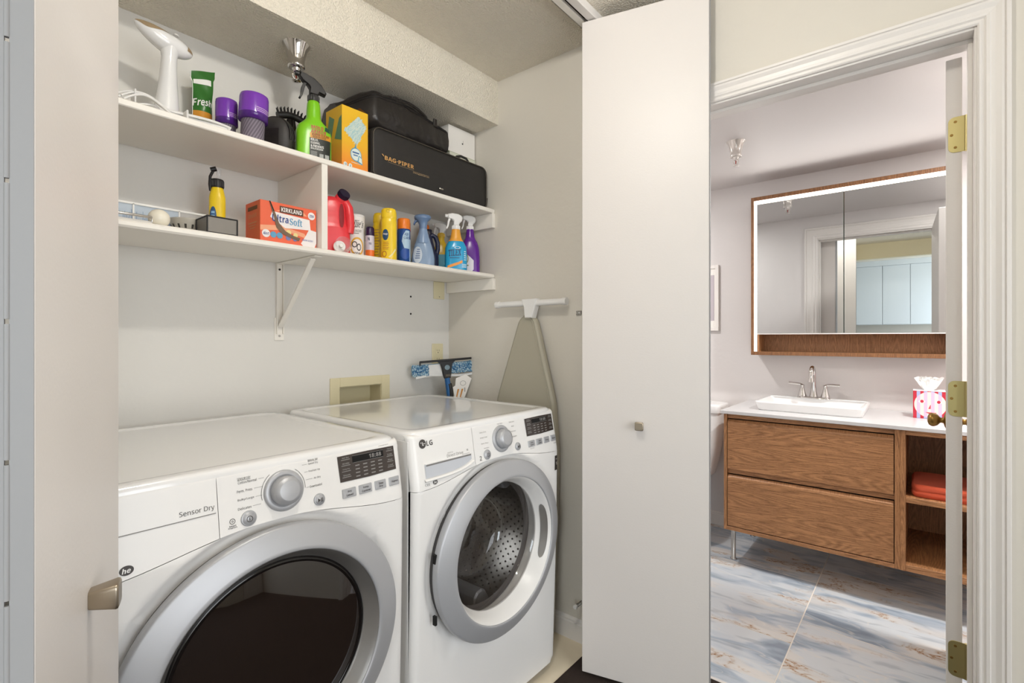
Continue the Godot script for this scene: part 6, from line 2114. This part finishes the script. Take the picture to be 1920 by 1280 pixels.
	t = thing("spray_bottle", "bright blue spray bottle with an orange neck and white head, frontmost at the right", "spray bottle", Vector3(1.553, SH_L, -1.603), deg_to_rad(-38), "spray bottles on the lower shelf")
	var tb := Bottle.new([[0.0, 0.046, 0.027, 3.4], [0.004, 0.049, 0.029, 3.4], [0.05, 0.049, 0.030, 3.0], [0.10, 0.047, 0.029, 2.8], [0.122, 0.038, 0.026, 2.5], [0.140, 0.026, 0.0215, 2.2], [0.165, 0.0205, 0.019, 2.0], [0.182, 0.0175, 0.017, 2.0]])
	part("bottle", tb.geo(), mat(rgb8(40, 160, 208), 0.22), t)
	var nk := Geo.new()
	var rings := []
	for k in 8:
		var y := lerpf(0.128, 0.1825, k / 7.0)
		var a := tb.at(y)
		rings.append(nk.ring(Vector3(0, y, 0), a[0] + 0.0007, a[1] + 0.0007, 36, a[2]))
	nk.loft(rings, true, false, false)
	part("neck_wrap", nk, mat(rgb8(240, 168, 62), 0.35), t)
	sprayer(t, 0.180, 0.12, 1.06, M.white_plastic, M.white_plastic, M.white_plastic, 1)
	q = Geo.new()
	q.text("TILEX", 0.056, 0.028, Vector2(-0.008, 0.076), tb.on(0.0012), true, true, 0.15, 0.10)
	q.rect(-0.030, 0.052, 0.012, 0.0545, tb.on(0.0012), 8, 1)
	part("lettering", q, mat(rgb8(22, 44, 92), 0.4), t)
	q = Geo.new()
	q.poly(PackedVector2Array([Vector2(-0.040, 0.018), Vector2(-0.020, 0.026), Vector2(0.010, 0.036), Vector2(0.026, 0.044), Vector2(0.026, 0.032), Vector2(0.004, 0.022), Vector2(-0.024, 0.012), Vector2(-0.040, 0.008)]), tb.on(0.0012))
	part("printed_band", q, mat(rgb8(244, 156, 62), 0.4), t)
	q = Geo.new()
	q.disc(Vector2(0.004, 0.098), 0.014, 0.006, tb.on(0.0012), 20, 0.7)
	for k in 5: q.rect(0.033, 0.044 + k * 0.009, 0.042, 0.048 + k * 0.009, tb.on(0.0012), 4, 1)
	for k in 3: q.rect(0.024, 0.012 + k * 0.006, 0.044, 0.015 + k * 0.006, tb.on(0.0012), 6, 1)
	part("print", q, mat(rgb8(214, 232, 240), 0.4), t)
	t = thing("spray_bottle", "purple spray bottle with a white head at the right end of the lower shelf", "spray bottle", Vector3(1.686, SH_L, -1.645), deg_to_rad(-44), "spray bottles on the lower shelf")
	var vb := Bottle.new([[0.0, 0.043, 0.027, 3.4], [0.004, 0.0455, 0.029, 3.4], [0.06, 0.0455, 0.029, 3.2], [0.12, 0.043, 0.028, 2.8], [0.150, 0.034, 0.025, 2.5], [0.172, 0.0225, 0.020, 2.2], [0.200, 0.0185, 0.0175, 2.0], [0.212, 0.0165, 0.016, 2.0]])
	part("bottle", vb.geo(), mat(rgb8(98, 32, 146), 0.24), t)
	sprayer(t, 0.208, 0.10, 0.98, M.white_plastic, M.white_plastic, M.white_plastic, 1)
	q = Geo.new()
	q.poly(PackedVector2Array([Vector2(-0.042, 0.006), Vector2(0.004, 0.006), Vector2(0.016, 0.020), Vector2(0.016, 0.062), Vector2(0.000, 0.078), Vector2(-0.042, 0.110)]), vb.on(0.0009))
	part("label", q, mat(rgb8(232, 228, 234), 0.4), t)
	q = Geo.new()
	q.disc(Vector2(-0.022, 0.070), 0.014, 0.024, vb.on(0.0014), 24, 0.75)
	q.rect(-0.036, 0.036, -0.008, 0.041, vb.on(0.0014), 6, 1)
	part("print", q, mat(rgb8(120, 128, 60), 0.4), t)

# ---------------------------------------------------------------- bathroom
func face_map(x: float) -> Callable:
	# prints on a face that looks towards -x: u runs along +z seen from the doorway
	return func(u, v): return Vector3(x, v, u)
func make_bathroom() -> void:
	var q: Geo
	var XV := 2.87
	var z0 := -0.847
	var z1 := 0.36
	var y0 := 0.191
	var y1 := 0.8275
	var xb := XB - 0.004
	var t := thing("vanity", "oak bathroom vanity with two wide drawers and an open shelf end on slim steel legs", "vanity")
	q = Geo.new()
	q.span(Vector3(XV, y0, z0), Vector3(xb, y1, z0 + 0.016), 0.001)
	part("side_panel", q, M.oak_v, t)
	part("side_panel", Geo.new().span(Vector3(XV, y0, -0.098), Vector3(xb, y1, -0.0785), 0.001), M.oak_v, t)
	q = Geo.new()
	q.span(Vector3(XV, y0, z0 + 0.016), Vector3(xb, y0 + 0.0195, -0.098), 0.001)
	part("bottom_panel", q, M.oak_h, t)
	q = Geo.new()
	q.span(Vector3(XV + 0.012, 0.803, z0 + 0.016), Vector3(XV + 0.03, y1, -0.098), 0.001)
	part("rail", q, M.oak_h2, t)
	part("rail", Geo.new().span(Vector3(XV + 0.016, 0.500, z0 + 0.016), Vector3(XV + 0.034, 0.53, -0.098), 0.001), M.oak_h2, t)
	q = Geo.new()
	q.span(Vector3(XV + 0.034, y0 + 0.02, z0 + 0.017), Vector3(XV + 0.036, 0.80, -0.099))
	part("gap_shade_sheet", q, M.dark_hole, t)  # black sheet close behind the fronts, stands in for shade in the drawer gaps
	for d in [[0.527, 0.797, 0], [0.2155, 0.494, 1]]:
		q = Geo.new()
		var a: float = d[0]
		var b: float = d[1]
		# slab front with its top edge planed back into a finger pull
		var prof := [[XV + 0.001, a], [XV + 0.001, b - 0.022], [XV + 0.003, b - 0.012], [XV + 0.016, b], [XV + 0.019, b], [XV + 0.019, a]]
		var rings := []
		for z in [z0 + 0.0195, -0.1015]:
			var r := []
			for p in prof: r.append(Vector3(p[0], p[1], z))
			rings.append(r)
		rings.reverse()
		q.loft(rings, true, true, true, false)
		part("drawer", q, [M.oak_h, M.oak_h2][d[2]], t)
	# open end
	q = Geo.new()
	q.span(Vector3(XV, y0 - 0.001, -0.0782), Vector3(xb, y1, -0.0585), 0.001)
	part("shelf_side", q, M.oak_v2, t)
	part("shelf_side", Geo.new().span(Vector3(XV, y0 - 0.001, z1 - 0.02), Vector3(xb, y1, z1), 0.001), M.oak_v2, t)
	q = Geo.new()
	q.span(Vector3(XV + 0.002, y0 - 0.001, -0.0585), Vector3(xb, y0 + 0.028, z1 - 0.02), 0.001)
	part("shelf_bottom", q, M.oak_h2, t)
	part("shelf_top", Geo.new().span(Vector3(XV + 0.002, 0.806, -0.0585), Vector3(xb, y1, z1 - 0.02), 0.001), M.oak_h2, t)
	part("shelf", Geo.new().span(Vector3(XV + 0.002, 0.500, -0.0585), Vector3(xb - 0.02, 0.524, z1 - 0.02), 0.001), M.oak_h, t)
	part("shelf_back", Geo.new().span(Vector3(xb - 0.012, y0 + 0.028, -0.0585), Vector3(xb, 0.806, z1 - 0.02)), M.oak_v, t)
	for p in [[2.962, -0.822], [2.962, 0.33], [3.38, -0.822], [3.38, 0.33]]:
		part("leg", Geo.new().lathe([[0.0165, 0.0003], [0.0165, 0.006], [0.0125, 0.010], [0.012, 0.19]], 20, Vector3(p[0], 0, p[1])), M.steel, t)
	single("countertop", Geo.new().span(Vector3(2.858, 0.828, -0.862), Vector3(XB - 0.002, 0.846, 0.375), 0.0015), M.counter, "white slab countertop on the oak vanity", "countertop")
	# vessel sink
	t = thing("sink", "shallow white rectangular vessel sink on the countertop", "sink", Vector3(3.187, 0.846, -0.471))
	q = Geo.new()
	var hx := 0.195
	var hz := 0.253
	var rings := []
	for r in [[0.0, 0.018, 0.014], [0.003, 0.013, 0.012], [0.006, 0.012, 0.010], [0.040, 0.001, 0.0], [0.045, 0.0, 0.0], [0.048, 0.002, 0.0], [0.048, 0.016, 0.016], [0.044, 0.021, 0.021], [0.020, 0.032, 0.040], [0.013, 0.05, 0.06]]:
		rings.append(q.ring(Vector3(0.0 if r[0] < 0.047 or r[1] < 0.01 else -0.016, r[0], 0), hx - r[1] - (0.018 if r[1] >= 0.016 and r[2] >= 0.016 else 0.0), hz - r[2], 80, 14.0))
	q.loft(rings, true, true, true)
	part("basin", q, M.ceramic, t)
	part("drain", Geo.new().lathe([[0.0, 0.0142], [0.022, 0.0142], [0.024, 0.0130]], 24, Vector3(-0.016, 0, 0)), M.chrome, t)
	# faucet
	t = thing("faucet", "chrome two handle faucet with an arched spout on the sink rim", "faucet", Vector3(3.345, 0.894, -0.487))
	q = Geo.new()
	q.loft([q.ring(Vector3(0, 0, 0), 0.026, 0.083, 40, 3.0), q.ring(Vector3(0, 0.007, 0), 0.025, 0.082, 40, 3.0), q.ring(Vector3(0, 0.011, 0), 0.020, 0.077, 40, 3.0)])
	part("base", q, M.chrome, t)
	q = Geo.new()
	q.lathe([[0.0225, 0.010], [0.021, 0.016], [0.015, 0.045], [0.0125, 0.075], [0.012, 0.10]], 28)
	var path := []
	for k in 21:
		var a := PI * 0.98 * k / 20.0
		path.append(Vector3(-0.042 + 0.042 * cos(a), 0.128 + 0.052 * sin(a), 0))
	path.push_front(Vector3(0, 0.10, 0))
	path.append(Vector3(-0.086, 0.112, 0))
	q.tube(path, 0.0118, 20)
	q.cyl(Vector3(-0.0855, 0.122, 0), Vector3(-0.0875, 0.100, 0), 0.0125, 0.0150)
	part("spout", q, M.chrome, t)
	for s in [-1.0, 1.0]:
		q = Geo.new()
		q.lathe([[0.024, 0.010], [0.022, 0.018], [0.015, 0.040], [0.0105, 0.060], [0.010, 0.068], [0.012, 0.073], [0.009, 0.078], [0.0, 0.080]], 28, Vector3(0, 0, s * 0.058))
		var hd := part("handle", q, M.chrome, t)
		q = Geo.new()
		q.tube([Vector3(0, 0.072, s * 0.055), Vector3(0, 0.079, s * 0.070), Vector3(0, 0.081, s * 0.095), Vector3(0, 0.083 if s < 0 else 0.080, s * 0.128)], 0.0072, 12, 0.75)
		part("lever", q, M.chrome, hd)
	# tissue box
	t = thing("tissue_box", "red and lilac striped tissue box with a round printed face beside the bathroom door", "tissue box", Vector3(3.257, 0.846, 0.026))
	var s2 := 0.0620
	q = Geo.new()
	q.span(Vector3(-s2, 0, -s2), Vector3(s2, 0.136, s2), 0.001)
	part("carton", q, mat(rgb8(196, 44, 62), 0.45), t)
	var im := Image.create(256, 256, false, Image.FORMAT_RGB8)
	for y in 256:
		for x in 256:
			var u := (x + 0.5) / 256.0
			var v := (y + 0.5) / 256.0
			var band := int(floor(u * 9.0))
			var col := rgb8(194, 42, 62) if band % 2 == 0 else rgb8(168, 178, 216)
			var d := Vector2((u - 0.53) / 0.50, (v - 0.49) / 0.47).length()
			if d < 1.0: col = rgb8(236, 226, 214) if band % 2 == 0 else rgb8(222, 188, 214)
			for ex in [0.27, 0.79]:
				var e := Vector2((u - ex) / 0.105, (v - 0.38) / 0.055)
				if e.length() < 1.0: col = rgb8(246, 238, 228)
				if Vector2(u - ex - 0.005, (v - 0.375)).length() < 0.056: col = rgb8(196, 40, 66)
			if v > 0.49 and v < 0.64 and u > 0.535 - (v - 0.49) * 0.42 and u < 0.545: col = rgb8(200, 54, 72)
			var mv := v - 0.755 - 0.065 * (1.0 - pow((u - 0.56) / 0.20, 2.0)) * 1.0
			if absf(u - 0.56) < 0.20 and v > 0.765 and mv < 0.0: col = rgb8(204, 50, 62)
			im.set_pixel(x, y, col)
	im.generate_mipmaps()
	var fm := mat(Color.WHITE, 0.45)
	fm.albedo_texture = ImageTexture.create_from_image(im)
	fm.texture_repeat = false
	q = Geo.new()
	var px := -s2 - 0.0006
	q.quad(Vector3(px, 0.001, -s2 + 0.001), Vector3(px, 0.001, s2 - 0.001), Vector3(px, 0.135, s2 - 0.001), Vector3(px, 0.135, -s2 + 0.001), -1, [Vector2(0, 1), Vector2(1, 1), Vector2(1, 0), Vector2(0, 0)])
	part("printed_face", q, fm, t)
	part("top_panel", Geo.new().span(Vector3(-s2, 0.1355, -s2), Vector3(s2, 0.1375, s2), 0.0005), mat(rgb8(226, 222, 224), 0.5), t)
	q = Geo.new()
	var nz := FastNoiseLite.new(); nz.seed = 4; nz.frequency = 1.2
	for s in [[0.0, 1.0, 0.0], [0.8, 0.85, 0.010], [-0.6, 0.75, -0.012]]:
		q.sheet(func(u, v):
			var a: float = (u - 0.5) * 2.0
			var w = lerpf(0.018, 0.058, pow(v, 0.7)) * s[1]
			var fold = 0.012 * sin(a * 7.0 + s[0] * 3.0) * v
			return Vector3(s[2] + fold + 0.016 * v * nz.get_noise_2d(u * 3.0 + s[0] * 5.0, v * 2.0), 0.136 + v * 0.074 * s[1] + 0.018 * v * nz.get_noise_2d(u * 2.2 + 9.0, s[0]) - 0.012 * v * v * absf(a), a * w), 24, 12)
	part("tissue", q, M.tissue, t)
	# folded towel
	t = thing("towel", "folded coral orange towel on the open vanity shelf", "towel", Vector3(3.055, 0.524, 0.105))
	q = Geo.new()
	var tn := FastNoiseLite.new(); tn.seed = 2; tn.frequency = 14.0
	rings = []
	for k in 25:
		var y := 0.078 * k / 24.0
		var layer := absf(sin(y / 0.078 * PI * 2.0))
		var end := pow(sin(PI * clampf(k / 24.0 * 0.92 + 0.04, 0.0, 1.0)), 0.25)
		var r := q.ring(Vector3(0, y, 0), (0.155 + 0.004 * layer) * lerpf(0.9, 1.0, end), (0.140 + 0.004 * layer) * lerpf(0.93, 1.0, end), 72, 9.0)
		for i in r.size():
			r[i] += Vector3(r[i].x, 0, r[i].z).normalized() * tn.get_noise_3dv(r[i]) * 0.006
			if k > 18: r[i].y += tn.get_noise_2d(r[i].x * 0.5, r[i].z * 0.5) * 0.006
			if k < 3: r[i].y = maxf(r[i].y, 0.0)
		rings.append(r)
	q.xf = Transform3D(Basis.from_scale(Vector3(1.0, 0.72, 1.0)), Vector3())
	q.loft(rings)
	var towel := relief(mat(rgb8(228, 96, 62), 0.95), noise_tex(0.25, 18, 256, 2), 0.3, 14.0)
	towel.rim_enabled = true
	towel.rim = 0.5
	part("folded_cloth", q, towel, t)
	# mirror cabinet
	var xm := 3.29
	t = thing("mirror_cabinet", "oak framed mirror cabinet with two mirror doors and a glowing light strip above the sink", "mirror cabinet")
	var za := -0.811
	var zb := 0.150
	var ya := 1.141
	var yb := 2.101
	q = Geo.new()
	q.span(Vector3(xm, ya, za), Vector3(xb, yb, za + 0.0165))
	part("frame_side", q, M.oak_frame, t)
	part("frame_side", Geo.new().span(Vector3(xm, ya, zb - 0.0165), Vector3(xb, yb, zb)), M.oak_frame, t)
	q = Geo.new()
	q.span(Vector3(xm, yb - 0.022, za + 0.0165), Vector3(xb, yb, zb - 0.0165))
	part("frame_rail", q, M.oak_frame, t)
	part("frame_rail", Geo.new().span(Vector3(xm, ya, za + 0.0165), Vector3(xb, ya + 0.021, zb - 0.0165), 0.001), M.oak_frame, t)
	q = Geo.new()
	q.span(Vector3(xb - 0.012, ya + 0.021, za + 0.0165), Vector3(xb, yb - 0.022, zb - 0.0165))
	part("niche_back", q, M.oak_v2, t)
	q = Geo.new()
	q.span(Vector3(xm + 0.02, ya + 0.021, za + 0.033), Vector3(xb - 0.012, 1.266, za + 0.041))
	part("niche_side", q, M.oak_v, t)
	part("niche_side", Geo.new().span(Vector3(xm + 0.02, ya + 0.021, zb - 0.041), Vector3(xb - 0.012, 1.266, zb - 0.033)), M.oak_v, t)
	part("door_bottom", Geo.new().span(Vector3(xm + 0.004, 1.266, za + 0.033), Vector3(xb - 0.012, 1.272, zb - 0.033)), M.trim, t)
	for d in [[za + 0.0335, -0.3368], [-0.3332, zb - 0.0335]]:
		var mr := part("mirror_door", Geo.new().span(Vector3(xm + 0.004, 1.272, d[0]), Vector3(xm + 0.022, 2.054, d[1])), mat(rgb8(120, 150, 140), 0.2), t)
		part("mirror_glass", Geo.new().span(Vector3(xm + 0.0025, 1.2725, d[0] + 0.0005), Vector3(xm + 0.004, 2.0535, d[1] - 0.0005)), M.mirror, mr)
	var glow := mat(rgb8(255, 252, 246), 0.5)
	glow.emission_enabled = true
	glow.emission = Color(1.0, 0.965, 0.92)
	glow.emission_energy_multiplier = 2.6
	q = Geo.new()
	q.span(Vector3(xm + 0.002, 2.056, za + 0.0165), Vector3(xm + 0.006, yb - 0.0225, zb - 0.0165))
	q.span(Vector3(xm + 0.002, ya + 0.021, za + 0.017), Vector3(xm + 0.006, 2.056, za + 0.033))
	q.span(Vector3(xm + 0.002, ya + 0.021, zb - 0.033), Vector3(xm + 0.006, 2.056, zb - 0.017))
	part("light_strip", q, glow, t, "white glowing light strip round the mirrors")
	var warm := Color(1.0, 0.99, 0.975)
	area("mirror_strip_top", Vector3(xm - 0.002, 2.067, (za + zb) / 2), Vector3(-1, 0, 0), Vector2(zb - za - 0.04, 0.022), warm, E_LED)
	area("mirror_strip_side", Vector3(xm - 0.002, 1.60, za + 0.025), Vector3(-1, 0, 0), Vector2(0.018, 0.90), warm, E_LED * 0.5)
	area("mirror_strip_side", Vector3(xm - 0.002, 1.60, zb - 0.025), Vector3(-1, 0, 0), Vector2(0.018, 0.90), warm, E_LED * 0.5)
	make_sprinkler("sprinkler", "white fire sprinkler on the bathroom ceiling", Vector3(2.665, BCEIL, -0.728), mat(rgb8(226, 220, 214), 0.2, 0.35), PI / 2)
	# unseen recessed downlights: left lights the room, right is added fill for the vanity
	var k := 0
	for p in [Vector3(2.46, BCEIL, -1.46), Vector3(2.62, BCEIL, 0.36)]:
		t = thing("unseen_downlight", ["round recessed lamp out of view over the toilet, lights the bathroom from the left", "added round recessed lamp behind the open door, fill for the vanity front"][k], "unseen_downlight", p, 0.0, "unseen bathroom downlights")
		part("ring", Geo.new().lathe([[0.050, -0.003], [0.062, -0.005], [0.066, 0.0]], 32, Vector3(), false, false), M.trim, t)
		var e2 := mat(rgb8(255, 250, 244), 0.5)
		e2.emission_enabled = true
		e2.emission = Color(1.0, 0.975, 0.94)
		e2.emission_energy_multiplier = 3.0
		part("lens", Geo.new().lathe([[0.0, -0.0025], [0.050, -0.0025], [0.051, -0.0005]], 32, Vector3(), false, true), e2, t)
		area("unseen_bathroom_light", p - Vector3(0, 0.006, 0), Vector3(0, -1, 0), Vector2(0.09, 0.09), Color(1.0, 0.995, 0.985), E_BATH * [0.72, 1.40][k])
		k += 1
	# picture
	t = thing("picture", "white framed picture on the bathroom wall, only its right edge in view", "picture")
	q = Geo.new()
	var pw := [Vector3(XB - 0.022, 1.292, -1.39), Vector3(XB - 0.001, 1.730, -1.046)]
	q.span(Vector3(pw[0].x, pw[0].y, pw[1].z - 0.022), pw[1], 0.001)
	part("frame_piece", q, M.trim, t)
	part("frame_piece", Geo.new().span(pw[0], Vector3(pw[1].x, pw[1].y, pw[0].z + 0.022), 0.001), M.trim, t)
	q = Geo.new()
	q.span(Vector3(pw[0].x, pw[1].y - 0.022, pw[0].z + 0.022), Vector3(pw[1].x, pw[1].y, pw[1].z - 0.022), 0.001)
	part("frame_piece", q, M.trim, t)
	part("frame_piece", Geo.new().span(Vector3(pw[0].x, pw[0].y, pw[0].z + 0.022), Vector3(pw[1].x, pw[0].y + 0.022, pw[1].z - 0.022), 0.001), M.trim, t)
	part("mount", Geo.new().span(Vector3(XB - 0.012, 1.314, -1.368), Vector3(XB - 0.002, 1.708, -1.068)), M.paper, t)
	part("print", Geo.new().span(Vector3(XB - 0.0128, 1.36, -1.33), Vector3(XB - 0.012, 1.665, -1.076)), mat(rgb8(196, 186, 192), 0.6), t)
	# toilet
	t = thing("toilet", "white toilet whose tank shows beside the vanity", "toilet", Vector3(3.34, 0, -1.215))
	q = Geo.new()
	rings = []
	for r in [[0.36, 0.070, 0.165], [0.40, 0.078, 0.178], [0.55, 0.090, 0.205], [0.70, 0.098, 0.222], [0.768, 0.100, 0.228]]:
		rings.append(q.ring(Vector3(0, r[0], 0), r[1], r[2], 48, 6.0))
	q.loft(rings)
	part("tank", q, M.ceramic, t)
	q = Geo.new()
	rings = []
	for r in [[0.768, 0.106, 0.237], [0.774, 0.108, 0.239], [0.806, 0.108, 0.239], [0.818, 0.104, 0.235], [0.822, 0.096, 0.227]]:
		rings.append(q.ring(Vector3(0, r[0], 0), r[1], r[2], 48, 8.0))
	q.loft(rings)
	part("tank_lid", q, M.ceramic, t)
	q = Geo.new()
	q.loft([q.ring(Vector3(-0.16, 0.0, 0), 0.22, 0.11, 36, 2.6), q.ring(Vector3(-0.16, 0.12, 0), 0.21, 0.10, 36, 2.4), q.ring(Vector3(-0.20, 0.25, 0), 0.24, 0.14, 36, 2.2), q.ring(Vector3(-0.22, 0.36, 0), 0.27, 0.185, 36, 2.1), q.ring(Vector3(-0.22, 0.39, 0), 0.275, 0.19, 36, 2.1)])
	part("bowl", q, M.ceramic, t)
	q = Geo.new()
	q.loft([q.ring(Vector3(-0.25, 0.39, 0), 0.245, 0.19, 36, 2.1), q.ring(Vector3(-0.25, 0.415, 0), 0.245, 0.19, 36, 2.1), q.ring(Vector3(-0.25, 0.425, 0), 0.23, 0.175, 36, 2.1)])
	part("seat_lid", q, M.ceramic, t)

# ---------------------------------------------------------------- what the mirror and the dryer door reflect
func make_beyond() -> void:
	var cab := mat(rgb8(226, 232, 236), 0.3)
	var k := 0
	for s in [[-0.812, -0.477], [-0.475, -0.140], [-0.138, 0.197], [0.199, 0.534]]:
		var t := thing("wall_cabinet", ["tall white kitchen wall cabinet at the left of the row in the mirror", "second white kitchen wall cabinet in the mirror", "third white kitchen wall cabinet in the mirror", "last white kitchen wall cabinet of the row"][k], "cabinet", Vector3.ZERO, 0.0, "kitchen wall cabinets")
		part("body", Geo.new().span(Vector3(-3.35, 1.452, s[0]), Vector3(-3.021, 2.358, s[1])), cab, t)
		part("door", Geo.new().span(Vector3(-3.019, 1.455, s[0] + 0.002), Vector3(-3.0, 2.355, s[1] - 0.002), 0.0015), cab, t)
		k += 1
	single("cabinet_cornice", Geo.new().span(Vector3(-3.35, 2.358, -0.832), Vector3(-2.99, CEIL, 0.56), 0.001), cab, "white cornice board above the kitchen wall cabinets", "cornice")
	var t := thing("base_cabinet", "white kitchen base cabinet with a pale worktop below the wall cabinets", "cabinet")
	part("body", Geo.new().span(Vector3(-3.49, 0.0, -0.83), Vector3(-2.92, 0.87, 0.54), 0.001), cab, t)
	part("worktop", Geo.new().span(Vector3(-3.49, 0.87, -0.84), Vector3(-2.89, 0.91, 0.55), 0.002), M.counter, t)
	# panelled doors on the far side of the room behind the viewer
	for i in 2:
		var x0: float = [-1.47, 1.37][i]
		var d := thing("closet_door", ["white panelled cupboard door behind the viewer, left of the window", "white panelled cupboard door behind the viewer, right of the window"][i], "door")
		part("slab", Geo.new().span(Vector3(x0, 0.01, 2.61), Vector3(x0 + 0.36, 2.03, 2.648), 0.002), M.door, d)
		var q := Geo.new()
		for y in [[0.12, 0.95], [1.05, 1.93]]:
			q.span(Vector3(x0 + 0.06, y[0], 2.604), Vector3(x0 + 0.30, y[0] + 0.02, 2.61)); q.span(Vector3(x0 + 0.06, y[1] - 0.02, 2.604), Vector3(x0 + 0.30, y[1], 2.61))
			q.span(Vector3(x0 + 0.06, y[0], 2.604), Vector3(x0 + 0.08, y[1], 2.61)); q.span(Vector3(x0 + 0.28, y[0], 2.604), Vector3(x0 + 0.30, y[1], 2.61))
		part("panel_moulding", q, M.trim, d)

func _ready() -> void:
	make_view()
	make_materials()
	make_ceiling_lamp()
	make_shell()
	make_machine("dryer", "white front loading dryer with a smoked dark door, left of the pair", Vector3(0.4945, 0, -1.795), false)
	make_machine("washing_machine", "white front loading washing machine with a clear round door, right of the pair", Vector3(1.2175, 0, -1.795), true)
	make_fittings()
	make_upper_items()
	make_lower_items()
	make_bathroom()
	make_beyond()
